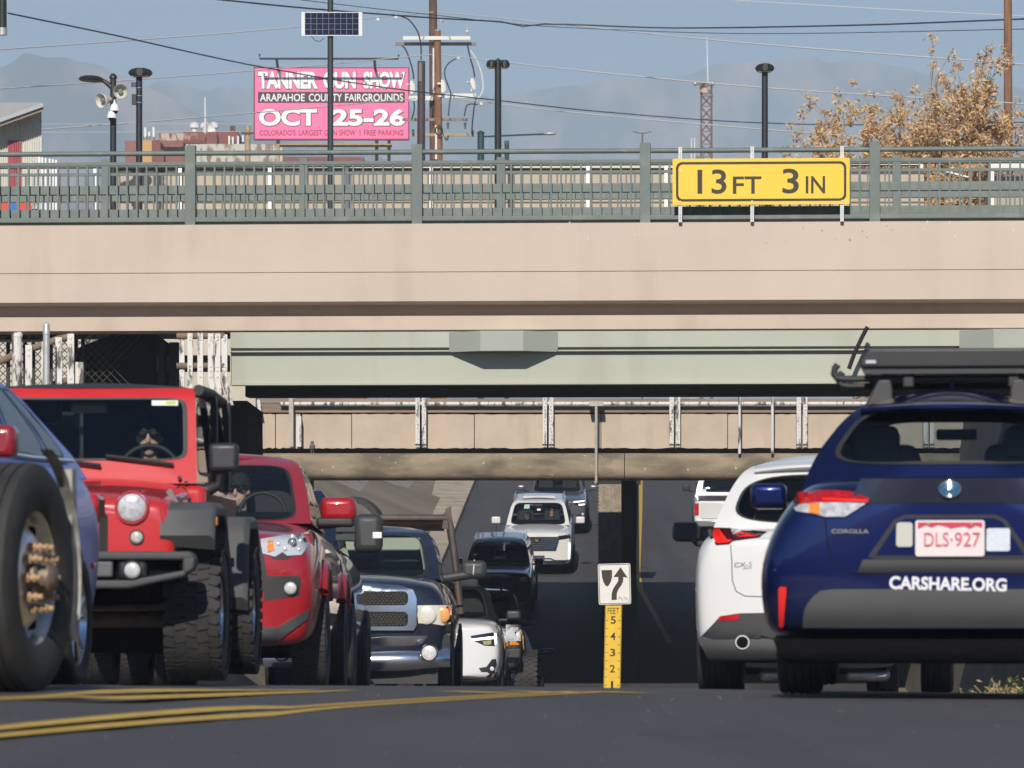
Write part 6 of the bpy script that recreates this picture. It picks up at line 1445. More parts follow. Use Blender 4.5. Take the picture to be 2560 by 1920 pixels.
for sg_ in (-1, 1):
    f = lambda pts: [(sg_ * a, b_) for a, b_ in [V(*p) for p in pts]][::-sg_]
    vo.stick(f(((1176, 1590), (1246.5, 1578), (1247, 1605), (1236, 1615), (1212, 1614), (1183, 1601))), M('lamp_black', (.01, .01, .012), .08, coat=1), .008, 'headlight')
    vo.stick(f(((1180, 1597), (1236, 1590), (1236, 1597), (1183, 1602))), LED, .014, 'daytime_light'); vo.stick(f(((1235.5, 1582), (1241, 1581), (1242.5, 1609), (1237, 1612))), LED, .014, 'daytime_light')
    vo.stick(f(((1206, 1603), (1228, 1600), (1228, 1611), (1210, 1612))), M('yellow_lens', (.35, .33, .12), .15, coat=1), .012, 'projector_lens')
    vo.stick(f(((1197, 1670), (1216, 1667), (1230, 1648), (1240, 1647), (1243, 1670), (1244, 1693), (1234, 1694), (1218, 1680), (1203, 1680))), BLK, .006, 'air_intake')
    x, z = V(1230, 1672); vo.disc(sg_ * x, z, .03, REFL, 'fog_light', .012, t=.008)
    vo.mirror((sg_ * 1.02, 1.5, 1.19), (.2, .14, .13), M('mirror_black', (.03, .03, .03)), (sg_ * .82, 1.5, 1.12))
vo.stick([(-.34, .42), (.34, .42), (.36, .62), (.36, .84), (-.36, .84), (-.36, .62)], BLK, .006, 'grille')
vo.stick([(-.80, .40), (-.62, .30), (.62, .30), (.80, .40), (.7, .28), (-.7, .28)], BLK, .01, 'lower_valance')
vo.wheels(.85, 3.5, .36, .235, .90, rr=.24); vo.underside(4.2, .7, .28, .5)
# ---------------------------------------------------------------- old green suv
GRN = paint('dark_green_paint', (.018, .032, .032), .35, .1)
ch = Car('green_suv', 'old dark green boxy suv with square headlights behind the white suv', 'suv', 70.0, -.71, 1.4, L=4.2)
C_ = ch.q
ch.body([(.1, .82, .52, 1.10, .76, .8, .01, .94), (.13, .85, .50, 1.14, .80, .8, .01, .95), (1.2, .87, .50, 1.19, .82, .85, .02, .95), (4.1, .87, .50, 1.20, .82, .9, 0, .95)], GRN, arches=((.75, .45, .42, .26), (3.3, .45, .42, .26)), bulge=.01)
ch.cabin([(0, .78, 1.2, 4.1), (.5, .74, 1.45, 4.05), (.93, .68, 1.68, 3.95), (1, .64, 1.74, 3.9)], 1.18, 1.72, GRN, bow=.06, fw=(.05, .95, .06, .9, 9), sides=((.05, .42, .1, .88), (.48, .95, .1, .88)), seal=.018)
ch.interior(1.3, 2.3, 1.19, 1.7, .7)
for sg_ in (-1, 1):
    f = lambda pts: [(sg_ * a, b_) for a, b_ in [C_(*p) for p in pts]][::-sg_]
    ch.stick(f(((1264, 1561), (1300, 1561), (1302, 1602), (1264, 1602))), STL, .006, 'lamp_bezel')
    ch.stick(f(((1268, 1567), (1295, 1567), (1295, 1597), (1268, 1597))), LENS, .015, 'headlight'); ch.stick(f(((1274, 1602.5), (1299, 1602.5), (1297, 1612), (1274, 1612))), AMB, .012, 'turn_signal')
    rbox('side_marker', (sg_ * .868, .25, .92), (.012, .08, .16), AMB, ch.o, .004)
    mo = rbox('wing_mirror', (sg_ * 1.0, 1.35, 1.24), (.21, .13, .13), BLK, ch.o, .05); MB().tube([(sg_ * .9, 1.35, 1.2), (sg_ * .78, 1.4, 1.2)], .03, 6).build('arm', BLK, mo)
    for a in (1.2, 1.5): pass
    MB().cyl((sg_ * .5, 1.9, 1.78), (sg_ * .48, 3.8, 1.79), .018, n=6).build('roof_rail', BLK, ch.o)
for y in (1.9, 2.5, 3.1, 3.8): MB().cyl((-.52, y, 1.79), (.52, y, 1.79), .018, n=6).build('rack_bar', BLK, ch.o)
rbox('bumper', (0, .0, C_(0, 1632)[1]), (1.30, .14, .12), M('bumper_silver', (.62, .66, .70), .3, .4), ch.o, .015)
for sg_ in (-1, 1): rbox('bumper_cap', (sg_ * .74, .04, C_(0, 1632)[1] - .01), (.2, .16, .16), BLK, ch.o, .03)
ch.stick([(-.5, .85), (.5, .85), (.5, 1.08), (-.5, 1.08)], SLOT, .004, 'grille')
ch.wheels(.75, 3.3, .405, .31, 1.06, style='mud', rr=.2); ch.underside(4, .6, .4, .6)
decal(ch, .60, .70, .04, .20, M('permit_green', (.25, .55, .35), .6))
cl = ch.o.location; person('person barely visible at the wheel of the old green suv', (cl.x - .0, cl.y + 2.2, cl.z + .72), hands=[(-.14, -.36, .42), (.14, -.36, .42)], vox=.018)
# ---------------------------------------------------------------- black saloon
BPT = paint('black_gloss_paint', (.008, .008, .01), .25)
bk = Car('black_car', 'black low car beyond the old green suv, only its edge and mirror showing', 'car', 77.0, -.47, 1.6, L=4.6)
bk.body([(0, .78, .25, .72, .7, .5, .02, .9), (.08, .88, .2, .80, .76, .5, .03, .92), (1.2, .92, .2, .94, .78, .6, .03, .92), (3.6, .92, .2, .98, .78, .65, 0, .92), (4.5, .85, .28, .92, .7, .65, 0, .9)], BPT, arches=((.9, .36, .32, .26), (3.6, .36, .32, .26)))
bk.cabin([(0, .78, 1.3, 4.2), (.5, .70, 1.8, 3.9), (.9, .6, 2.2, 3.5), (1, .5, 2.3, 3.3)], .95, 1.42, BPT, sides=((.06, .46, .12, .88), (.52, .93, .12, .88)))
bk.wheels(.9, 3.6, .33, .22, .9, rr=.22); bk.underside(4.3, .7, .22, .45)
for sg_ in (-1, 1):
    bk.mirror((sg_ * 1.0, 1.6, 1.0), (.2, .13, .11), BPT, (sg_ * .8, 1.65, .95)); bk.stick([(sg_ * .5, .62), (sg_ * .8, .64), (sg_ * .78, .72), (sg_ * .52, .70)][::sg_], LENS, .008, 'headlight')
# ---------------------------------------------------------------- black suv at the foot of the climb
b2 = Car('black_suv', 'black suv with blue sky reflected on its roof at the shadow edge', 'suv', 124.5, -.40, 1.9, L=5.0)
b2.body([(0, .86, .38, 1.05, .8, .75, .02, .9), (.07, .94, .32, 1.12, .84, .75, .03, .92), (1.3, .97, .32, 1.2, .85, .8, .04, .93), (4.8, .96, .36, 1.2, .84, .85, 0, .92)], BPT, arches=((.95, .43, .4, .3), (3.9, .43, .4, .3)))
b2.cabin([(0, .84, 1.3, 4.75), (.5, .77, 1.75, 4.65), (.88, .68, 2.1, 4.5), (1, .6, 2.3, 4.35)], 1.18, 1.78, BPT, sides=((.05, .36, .12, .88), (.4, .68, .12, .88), (.72, .95, .12, .88)))
b2.interior(1.45, 2.6, 1.2, 1.78, .76)
b2.wheels(.95, 3.9, .39, .26, .95, rr=.25); b2.underside(4.6, .7, .3, .5)
for sg_ in (-1, 1):
    b2.mirror((sg_ * 1.06, 1.7, 1.26), (.22, .14, .16), BPT, (sg_ * .86, 1.7, 1.18)); MB().cyl((sg_ * .66, 2.4, 1.80), (sg_ * .66, 4.3, 1.80), .02, n=6).build('roof_rail', CHR, b2.o)
    b2.stick([(sg_ * .6, .88), (sg_ * .86, .90), (sg_ * .85, 1.02), (sg_ * .62, 1.0)][::sg_], LENS, .008, 'headlight')
b2.stick([(-.5, .6), (.5, .6), (.55, 1.0), (-.55, 1.0)], BLK, .008, 'grille')
MB().tube([(-.70, 1.32, 1.215), (0, 1.2, 1.235), (.70, 1.32, 1.215)], .014, 6).build('cowl_trim', CHR, b2.o)
MB().cyl((-.15, 3.9, 1.8), (-.15, 4.0, 2.05), .008, n=5).build('antenna', BLK, b2.o)
# ---------------------------------------------------------------- big white luxury suv
ESC = paint('pearl_white_paint', (.70, .69, .655), .3)
es = Car('white_suv', 'large white luxury suv with a wide chrome barred grille climbing toward us in sun', 'suv', 135.0, .70, 1.6, L=5.3)
E = es.q
es.body([(0, .90, .36, 1.12, .86, .8, .02, .92), (.06, .98, .30, 1.20, .92, .8, .03, .94), (.5, 1.02, .30, 1.25, .93, .85, .04, .94), (1.5, 1.03, .32, 1.32, .92, .9, .04, .94), (5.0, 1.02, .34, 1.32, .9, .95, 0, .94), (5.25, .97, .4, 1.25, .85, .95, 0, .92)], ESC, arches=((1.0, .45, .42, .3), (4.1, .45, .42, .3)), bulge=.06)
es.cabin([(0, .90, 1.35, 5.1), (.5, .83, 1.8, 5.0), (.88, .74, 2.15, 4.85), (1, .65, 2.35, 4.7)], 1.30, 1.92, ESC, fw=(.06, .94, .03, .92, 8), sides=((.05, .34, .12, .88), (.38, .64, .12, .88), (.68, .95, .12, .88)), seal=.022)
es.interior(1.5, 2.6, 1.31, 1.92, .8)
SUNR = M('sunroof_glass', (.05, .07, .12), .06, .2, coat=1)
MB().grid([[(x, y, 1.945 + .038 * (1 - (x / .65) ** 2) - .02 * (abs(y - 3.0) > .9)) for x in np.linspace(-.46, .46, 9)] for y in np.linspace(2.5, 3.3, 6)]).build('sunroof', SUNR, es.o, smooth=60)
for y in (2.72, 2.95, 3.15): MB().box(-.46, .46, y, y + .03, 1.975, 1.99).build('sunroof_bar', ESC, es.o)
f2 = lambda pts, s_=1: [(s_ * a, b_) for a, b_ in [E(*p) for p in pts]]
gl_ = E(1281, 1341)[0]; gr_ = -gl_; 
gx1 = abs(E(1393, 1341)[0] - .0) * .5 + abs(gl_) * .5
z_t, z_b = E(0, 1341)[1], E(0, 1377)[1]
es.stick([(-gx1 * .86, z_b), (gx1 * .86, z_b), (gx1, z_t - .1), (gx1 * 1.02, z_t), (-gx1 * 1.02, z_t), (-gx1, z_t - .1)], BLK, .008, 'grille')
for i in range(6):
    z = z_t - .09 - i * (z_t - z_b - .12) / 5.4; k = 1 - .028 * i
    mb = MB(); mb.tube([(gx1 * u * k, es.fy(gx1 * u * k, z) - .02, z + .03 * abs(u) ** 2 - .0) for u in np.linspace(-1, 1, 9)], .013, 5); mb.build('grille_bar', CHR, es.o, smooth=60)
crest = [(-.11, .055), (-.08, .02), (-.05, -.045), (0, -.06), (.05, -.045), (.08, .02), (.11, .055)]; ez = E(0, 1350)[1]
es.stick([(x, ez + z) for x, z in crest], CHR, .04, 'emblem'); es.stick([(x * .62, ez - .004 + z * .66) for x, z in crest], M('emblem_gold', (.50, .30, .16), .3, .6), .05, 'emblem')
for sg_ in (-1, 1):
    g = lambda pts: [(sg_ * a, b_) for a, b_ in [E(*p) for p in pts]][::-sg_]
    es.stick(g(((1396, 1339), (1425, 1336), (1427, 1345), (1397, 1349))), M('lamp_black', (.01, .01, .012)), .01, 'headlight')
    es.stick(g(((1422, 1356), (1427, 1355), (1425, 1398), (1421, 1399))), LED, .012, 'daytime_light')
    es.mirror((sg_ * 1.20, 1.75, 1.42), (.25, .15, .19), ESC, (sg_ * .93, 1.75, 1.32))
    MB().tube([(sg_ * .70, 2.5, 1.93), (sg_ * .70, 2.7, 2.0), (sg_ * .70, 4.5, 2.0), (sg_ * .70, 4.7, 1.93)], .018, 6).build('roof_rail', CHR, es.o, smooth=60)
es.stick([(-.22, E(0, 1402)[1]), (.22, E(0, 1402)[1]), (.22, E(0, 1388)[1]), (-.22, E(0, 1388)[1])], M('front_plate_dark', (.05, .05, .055), .5), .02, 'number_plate')
es.stick([(-.80, .36), (.80, .36), (.95, .48), (.78, .44), (-.78, .44), (-.95, .48)], BLK, .01, 'lower_valance')
mb = MB(); mb.tube([(x, es.fy(x, .5) - .015, .50 if abs(x) < .45 else .44) for x in np.linspace(-.9, .9, 15)], .018, 5); mb.build('bumper_trim', CHR, es.o, smooth=60)
es.wheels(1.0, 4.1, .42, .28, 1.0, rr=.28); es.underside(5, .7, .3, .5)
decal(es, .24, .34, .68, .85, M('toll_green', (.35, .6, .45), .5)); decal(es, .48, .54, .60, .68, M('paper_white', (.75, .74, .7)))
pl = es.o.location; cz = pl.z
person('person with long pale beard driving the large white luxury suv', (pl.x + .44, pl.y + 2.35, cz + 1.12), hands=[(-.14, -.38, .44), (.14, -.38, .44)], shades=True, vox=.02, beard=M('pale_beard', (.55, .45, .32), .8))
person('passenger with hands raised in the large white luxury suv', (pl.x - .26, pl.y + 2.42, cz + 1.02), hands=[(-.06, -.42, .42), (.10, -.40, .46)], vox=.02, cloth=M('black_cloth', (.02, .02, .02), .9))
# ---------------------------------------------------------------- grey suv at the top of the queue
GRYPT = paint('silver_grey_paint', (.17, .17, .185), .3, .6)
jg = Car('grey_suv', 'grey suv with lit headlights following the large white suv', 'suv', 147.0, 1.36, 1.6, L=4.8)
G_ = jg.q
jg.body([(0, .86, .36, 1.02, .8, .75, .02, .92), (.06, .93, .30, 1.08, .85, .78, .02, .93), (.5, .96, .3, 1.15, .86, .8, .03, .94), (1.4, .97, .3, 1.22, .85, .85, .03, .94), (4.7, .96, .35, 1.22, .84, .85, 0, .93)], GRYPT, arches=((.9, .42, .39, .3), (3.8, .42, .39, .3)), bulge=.05)
jg.cabin([(0, .83, 1.3, 4.6), (.5, .77, 1.8, 4.5), (.88, .68, 2.15, 4.3), (1, .6, 2.3, 4.2)], 1.2, 1.74, GRYPT, fw=(.06, .94, .03, .92, 8))
jg.interior(1.45, 2.5, 1.21, 1.74, .75)
for sg_ in (-1, 1):
    g = lambda pts: [(sg_ * a, b_) for a, b_ in [G_(*p) for p in pts]][::-sg_]
    jg.stick(g(((1434, 1254), (1461, 1252), (1462, 1262), (1436, 1261))), M('lamp_black', (.01, .01, .012)), .01, 'headlight')
    jg.stick(g(((1434, 1253), (1461, 1251.5), (1462, 1254), (1435, 1256))), LED, .016, 'daytime_light'); jg.stick(g(((1446, 1260), (1462, 1259.5), (1461, 1262.5), (1447, 1263))), LED, .016, 'daytime_light')
    jg.stick(g(((1438, 1285), (1462, 1283), (1462, 1289), (1440, 1290))), BLK, .01, 'fog_pocket'); x, z = G_(1457, 1285.5); jg.disc(sg_ * x, z, .04, REFL, 'fog_light', .02, t=.01)
    jg.mirror((sg_ * 1.12, 1.7, 1.32), (.26, .15, .17), GRYPT, (sg_ * .86, 1.7, 1.22), bev=.05)
for k in range(7): x = (k - 3) * .14; jg.stick(roundrect(x - .05, x + .05, .88, 1.0, .02, 3), BLK, .008, 'grille_slot')
jg.stick([(-.5, .45), (.5, .45), (.55, .66), (-.55, .66)], BLK, .008, 'air_intake')
jg.wheels(.9, 3.8, .38, .26, .95, rr=.26); jg.underside(4.6, .7, .3, .5)
decal(jg, .47, .51, .78, .90, M('tag_cyan', (.1, .55, .5), .5), 'hanging_tag')
# ---------------------------------------------------------------- blue carshare crossover (rear view)
CBL = paint('deep_blue_paint', (.006, .014, .098), .30, .75)
cc = Car('blue_crossover', 'deep blue carshare crossover seen from behind with a rooftop ski box', 'car', 23.8, 2.172, 5.6, zg=0, pitch=0, L=4.4)
K_ = cc.q
cc.body([(0.02, .84, .40, 1.00, .65, .66, .03, .93), (.06, .95, .32, 1.05, .70, .66, .02, .95), (.22, .965, .28, 1.10, .725, .66, .02, .95), (.6, .955, .26, 1.10, .72, .68, 0, .95), (2.6, .915, .26, 1.06, .74, .7, 0, .95), (3.6, .905, .28, 1.0, .76, .65, .03, .93), (4.2, .86, .30, .86, .7, .6, .03, .9), (4.38, .74, .36, .75, .6, .55, 0, .9)], CBL, arches=((.92, .385, .34, .27), (3.5, .385, .34, .27)), bulge=.06)
cc.cabin([(0, .755, .22, 3.2), (.25, .715, .30, 2.85), (.5, .655, .38, 2.55), (.75, .565, .47, 2.25), (.9, .49, .54, 2.08), (.97, .43, .60, 1.98), (1, .37, .66, 1.9)], 1.02, 1.50, CBL, bow=.16, bowr=.1, crown=.06, fw=(.06, .94, .31, .93, 4.8), rw=(.08, .92, .12, .9, 5), sides=((.07, .26, .2, .82), (.3, .58, .14, .86), (.62, .92, .14, .84)), glass_f=glass('rear_tint', (.52, .60, .66)), glass_r=GLS, seal=.028)
for sx_ in (-.42, .42):
    o = rbox('seat', (sx_, 1.35, 1.12), (.5, .14, .36), M('pale_seat', (.16, .18, .17), .85), cc.o, .06); rbox('headrest', (sx_ * .95, 1.3, 1.30), (.26, .1, .16), M('pale_seat', (.16, .18, .17)), o, .04)
    o = rbox('front_seat', (sx_, 2.1, 1.1), (.5, .14, .4), SEAT, cc.o, .06); rbox('headrest', (sx_, 2.08, 1.34), (.26, .1, .17), SEAT, o, .04)
MB().box(-.72, .72, .35, 3.0, .99, 1.012).build('cabin_floor', DARK, cc.o)
rbox('dashboard', (0, 2.75, 1.03), (1.3, .4, .12), DARK, cc.o, .05)
rbox('rear_view_mirror', (.02, 2.2, 1.38), (.22, .03, .06), BLK, cc.o, .015)
MB().box(.02, .16, .56, .58, 1.055, 1.08).build('brake_lamp', M('pale_label', (.5, .6, .45), .4), cc.o)
# spoiler lip
rows = []
for j, (dy, dz) in enumerate(((.0, .0), (-.06, .012), (-.10, -.004), (-.10, -.02), (-.03, -.035))):
    rows.append([(x, cc.front(.5, .93).y + .14 * (x / .46) ** 2 + dy, cc.Z(.955) + dz - .012 * (x / .46) ** 2) for x in np.linspace(-.46, .46, 17)])
MB().grid(rows).build('spoiler', CBL, cc.o, smooth=60)
fin = MB(); fin.prism([(-.07, 0), (.09, 0), (.04, .03), (.015, .062), (0, .06)], -.012, .012, plane='yz'); fo = fin.build('aerial_fin', CBL, cc.o, bevel=.008); fo.location = (.0, .95, 1.555)
def kq(pts, sg_=1): return [(sg_ * a, b_) for a, b_ in [K_(*p) for p in pts]][::(1 if sg_ > 0 else -1)]
TLR = M('tail_red', (.42, .006, .008), .2, coat=1, var=.4, scale=40); TLC = M('tail_clear', (.62, .60, .60), .15, .3, var=.4, scale=35, coat=1)
for sg_ in (-1, 1):
    f = lambda pts: [(-sg_ * a, b_) for a, b_ in [K_(*p) for p in pts]]
    cc.stick(f(((1979, 1254), (1993, 1229), (2043, 1223), (2100, 1225), (2139, 1229), (2174, 1246), (2172, 1257), (2110, 1254), (2040, 1254), (2000, 1258))), TLR, .025, 'tail_light')
    cc.stick(f(((1983, 1268), (2000, 1258.5), (2040, 1254.5), (2110, 1254.5), (2166, 1258), (2140, 1275), (2114, 1291), (2064, 1291), (2035, 1284), (1990, 1276))), TLC, .02, 'reversing_light')
    cc.stick(f(((2022, 1257), (2049, 1256), (2050, 1285), (2024, 1281))), AMB, .026, 'turn_signal')
    cc.stick(f(((2056, 1243), (2170, 1250), (2168, 1254), (2056, 1249))), M('lit_red', (.8, .02, .01), .2, emit=.35), .03, 'light_strip')
    cc.stick(f(((1946, 1472), (1950, 1467), (1966, 1468), (1966, 1480), (1958, 1566), (1953, 1571), (1946, 1569))), M('reflector_red', (.72, .02, .015), .25, coat=1), .016, 'reflector')
    for px, py in ((2034, 1248), (2010, 1240)): pass
# dark reflection painted as a band between the lamps, plate recess, trims
cc.band(lambda v: .50 - .06 * v, K_(0, 1258)[1], K_(0, 1196)[1], paint('dark_reflection_band', (.008, .009, .026), .25), .004, .0, name='dark_reflection_band')
cc.stick(kq(((2170, 1392), (2235, 1300), (2262, 1287), (2488, 1287), (2515, 1300), (2580, 1392), (2560, 1398), (2190, 1398))), M('recess_black', (.01, .011, .02), .4), .003, 'plate_recess')
cc.stick(kq(((2190, 1388), (2246, 1304), (2264, 1296), (2486, 1296), (2504, 1304), (2560, 1388))), CBL, .006, 'plate_panel')
PLW = M('plate_white', (.74, .66, .66), .45); PLR = M('plate_red', (.56, .03, .07), .5); PLT = M('plate_text', (.62, .10, .14), .5)
npl = cc.stick([K_(*p) for p in ((2293, 1391), (2457, 1391), (2461, 1386), (2461, 1305), (2457, 1301), (2293, 1301), (2289, 1305), (2289, 1386))], PLW, .02, 'number_plate')
py_ = min(cc.fy(*K_(2300, 1346)), cc.fy(*K_(2450, 1346))) - .0225
yq = cc.fy(*K_(2375, 1346)) - .021
mt = [K_(*p) for p in ((2295, 1306), (2455, 1306), (2455, 1319), (2440, 1314), (2425, 1322), (2410, 1316), (2392, 1319), (2378, 1322), (2362, 1316), (2345, 1313), (2330, 1319), (2315, 1313), (2295, 1322))]
MB().prism(mt[::-1], yq - .002, yq + .004).build('plate_band', PLR, npl)
for s_, a, b_ in (('DLS', 2311, 2372), ('927', 2387, 2450)):
    x0, z0 = K_(a, 1366); x1, z1 = K_(b_, 1331); text(s_, x1 - x0, z1 - z0, PLT, npl, ((x0 + x1) / 2, yq - .002, (z0 + z1) / 2), bold=.0, ext=.003)
x, z = K_(2379, 1349); MB().cyl((x, yq - .004, z), (x, yq, z), .006, n=8).build('plate_dot', PLT, npl)
for px in (2322, 2428):
    x, z = K_(px, 1309); MB().cyl((x, yq - .008, z), (x, yq, z), .008, n=8).build('plate_bolt', STL, npl)
cc.stick([K_(*p) for p in ((2246, 1367), (2278, 1367), (2282, 1362), (2282, 1310), (2276, 1306), (2248, 1306), (2242, 1311), (2241, 1362))], M('permit_cream', (.52, .52, .46), .5), .012, 'permit_sticker')
cc.stick([K_(*p) for p in ((2468, 1378), (2520, 1378), (2524, 1374), (2524, 1325), (2520, 1321), (2470, 1321), (2466, 1325), (2465, 1374))], M('sticker_pale', (.62, .66, .74), .5, var=.12, scale=60), .012, 'pale_sticker')
CR = M('crossover_cladding', (.033, .034, .036), .6, var=.1, scale=5, bump=.12, bscale=160)
zc0, zc1 = K_(0, 1570)[1], K_(0, 1473)[1]
cc.band(lambda v: .73 - .10 * max(0, v) ** 3, zc0, zc1, CR, .016, .02)
cc.band(lambda v: .46 - .03 * v, K_(0, 1432)[1], K_(0, 1399)[1], M('step_pad', (.022, .0225, .025), .6), .010, .006, name='bumper_step')
cc.band(lambda v: .80 + .08 * v ** .5, K_(0, 1660)[1], K_(0, 1598)[1], M('valance_black', (.004, .004, .0045), .95, spec=.1), .006, .05, name='lower_valance')
for sg_ in (-1, 1):
    mb = MB()
    mb.tube([(sg_ * x, cc.fy(sg_ * x, z) - .0015, z) for x, z in [(-a, b_) for a, b_ in [K_(*p) for p in ((2062, 1292), (2068, 1340), (2076, 1385), (2100, 1420), (2150, 1434), (2230, 1437))]]], .0035, 4)
    mb.build('tailgate_seam', M('seam_dark', (.003, .003, .006), .9), cc.o)
# logo, lettering
x, z = K_(2375, 1223); yq2 = min(cc.fy(x, z + e) for e in (-.04, 0, .04)) - .018; LG = M('logo_blue', (.05, .22, .42), .2, .5, coat=1); lg = thing_part('emblem', cc.o, (x, yq2, z))
def ell(rx, rz, cz=0, r_=.0045, m_=CHR):
    MB().tube([(rx * cos(a), -.008, cz + rz * sin(a)) for a in np.linspace(0, 2 * pi, 33)], r_, 6).build('ring', m_, lg, smooth=80)
mb = MB(); mb.lathe([(1, 0), (.8, -.006), (0, -.01)], axis=(0, 1, 0), n=28); mb.v = [(a * .054, b_, c * .039) for a, b_, c in mb.v]; mb.build('disc', LG, lg, smooth=60)
ell(.053, .038); ell(.020, .033, 0, .004); ell(.040, .014, .016, .004)
for s_, a, b_ in (('CARSHARE.ORG', 2224, 2516),):
    x0, z0 = K_(a, 1474); x1, z1 = K_(b_, 1441); xm = (x0 + x1) / 2
    me = textmesh(s_, x1 - x0, z1 - z0, .035, .004); bm = bmesh.new(); bm.from_mesh(me); bm.to_mesh(me); bm.free(); me.materials.append(M('letter_white', (.74, .75, .78), .4))
    o = bpy.data.objects.new('lettering', me); COL.objects.link(o); o.parent = cc.o; yv = min(cc.fy(x0, (z0 + z1) / 2), cc.fy(x1, (z0 + z1) / 2)); yc = cc.fy(xm, (z0 + z1) / 2)
    o.location = (xm, yc - .006, (z0 + z1) / 2 - .004); o.rotation_euler = (pi / 2, radians(1.2), 0)
    for v in me.vertices:
        v.co.z += -(cc.fy(xm + v.co.x, (z0 + z1) / 2 + v.co.y) - yc)
x0, z0 = K_(2080, 1334); x1, z1 = K_(2172, 1322); ym = cc.fy((x0 + x1) / 2, z0)
text('COROLLA', x1 - x0, .02, STL, cc.o, ((x0 + x1) / 2, ym - .012, (z0 + z1) / 2), bold=.005, ext=.003)
cc.wheels(.92, 3.5, .335, .225, .885, rr=.22); cc.underside(4.0, .72, .24, .45)
MB().cyl((.3, .25, .26), (.3, .9, .28), .035, n=10).build('exhaust', STL, cc.o)
for sg_ in (-1, 1): cc.mirror((sg_ * 1.02, 2.75, 1.06), (.2, .14, .14), CBL, (sg_ * .8, 2.8, 1.0))
# roof rack (part of the car) and ski box (its own thing)
rz_ = K_(0, 944, 1.0)[1]; rkk = thing_part('roof_rack', cc.o, (0, 1.0, 0))
for y in (0, .85):
    mb = MB(); pts = [(-.585, y, rz_ + .07), (-.60, y, rz_ + .05), (-.605, y, rz_ + .02), (-.59, y, rz_), (-.55, y, rz_ - .005)] + [(x, y, rz_ - .006 - .03 * 0) for x in np.linspace(-.4, .5, 6)] + [(.59, y, rz_), (.605, y, rz_ + .03)]
    mb.tube(pts, .018, 8); mb.build('crossbar', BLK, rkk, smooth=60)
    for sg_ in (-1, 1):
        mb = MB(); mb.prism([(sg_ * .30, 1.485), (sg_ * .46, 1.46), (sg_ * .42, 1.54), (sg_ * .375, rz_ - .01), (sg_ * .31, rz_ - .01), (sg_ * .30, 1.56)][::sg_], y - .05, y + .05); mb.build('rack_foot', M('foot_black', (.04, .038, .038), .45), rkk, bevel=.012)
bxt = thing('ski_box', 'flat black rooftop ski box on the blue crossover rack', 'roof box', (cc.o.location.x, cc.o.location.y + 1.0, 0), cc.o.rotation_euler.z)
bxt.location.x += sin(cc.yaw) * 1.0
BX = M('ski_box_black', (.018, .018, .02), .4, var=.15, bump=.05, bscale=120)
x0 = K_(2152, 900, 1.0)[0]; zt_, zb_ = K_(0, 873, 1.0)[1], K_(0, 921, 1.0)[1]
mb = MB(); pr = [(x0, zb_), (x0 - .004, zb_ + .045), (x0 + .03, zt_ - .015), (x0 + .055, zt_), (.62, zt_), (.66, zt_ - .03), (.67, zb_ + .03), (.66, zb_)]
mb.prism(pr, -.1, 1.7); mb.build('shell', BX, bxt, bevel=.012)
MB().box(x0 + .02, .64, -.08, 1.66, zb_ - .03, zb_ + .001).build('tray', M('tray_black', (.03, .03, .032), .5), bxt)
rbox('latch', (x0 + .055, -.105, (zt_ * .3 + zb_ * .7)), (.055, .012, .02), M('latch_pale', (.45, .47, .50), .4), bxt, .004)
rbox('tag', (x0 + .085, -.05, zb_ - .022), (.045, .05, .022), M('tag_white', (.7, .7, .7), .4), bxt, .004)
for x in (-.22, .32): rbox('clamp', (x, -.02, zb_ - .05), (.06, .06, .1), BLK, bxt, .01)
# ---------------------------------------------------------------- white crossover
cx = Car('white_crossover', 'white crossover seen from behind in front of the blue carshare car', 'car', 33.3, 2.16, 4.8, L=4.5)
W_ = cx.q
cx.body([(.04, .80, .36, 1.06, .76, .75, .02, .95), (.08, .88, .30, 1.10, .80, .78, .02, .96), (.22, .915, .26, 1.15, .80, .90, .02, .96), (.6, .92, .26, 1.16, .8, .9, 0, .96), (3.0, .92, .26, 1.1, .8, .75, 0, .95), (4.3, .86, .3, .95, .7, .6, 0, .9)], WPT, arches=((.95, .40, .36, .27), (3.6, .40, .36, .27)), bulge=.07)
cx.cabin([(0, .80, .18, 3.3), (.22, .755, .24, 3.1), (.45, .705, .32, 2.8), (.68, .645, .42, 2.55), (.85, .58, .50, 2.35), (.95, .50, .57, 2.2), (1, .41, .64, 2.1)], 1.10, 1.64, WPT, bow=.15, crown=.05, fw=(.065, .935, .16, .81, 3.4), sides=((.07, .26, .2, .82), (.3, .58, .14, .86), (.62, .92, .14, .84)), glass_f=GLD, glass_r=GLS, seal=.02)
rows = []
for j, (dy, dz) in enumerate(((.06, .02), (-.06, .012), (-.12, -.012), (-.12, -.028), (-.02, -.05))):
    rows.append([(x, cx.front(.5, .93).y + .14 * (x / .52) ** 2 + dy, cx.Z(.955) + dz - .03 * (x / .52) ** 2) for x in np.linspace(-.50, .50, 17)])
MB().grid(rows).build('spoiler', WPT, cx.o, smooth=60)
MB().box(-.72, .72, .5, 3.0, 1.08, 1.10).build('cabin_floor', DARK, cx.o)
for sx_ in (-.4, .4): rbox('headrest', (sx_, 1.5, 1.38), (.26, .1, .16), SEAT, cx.o, .04)
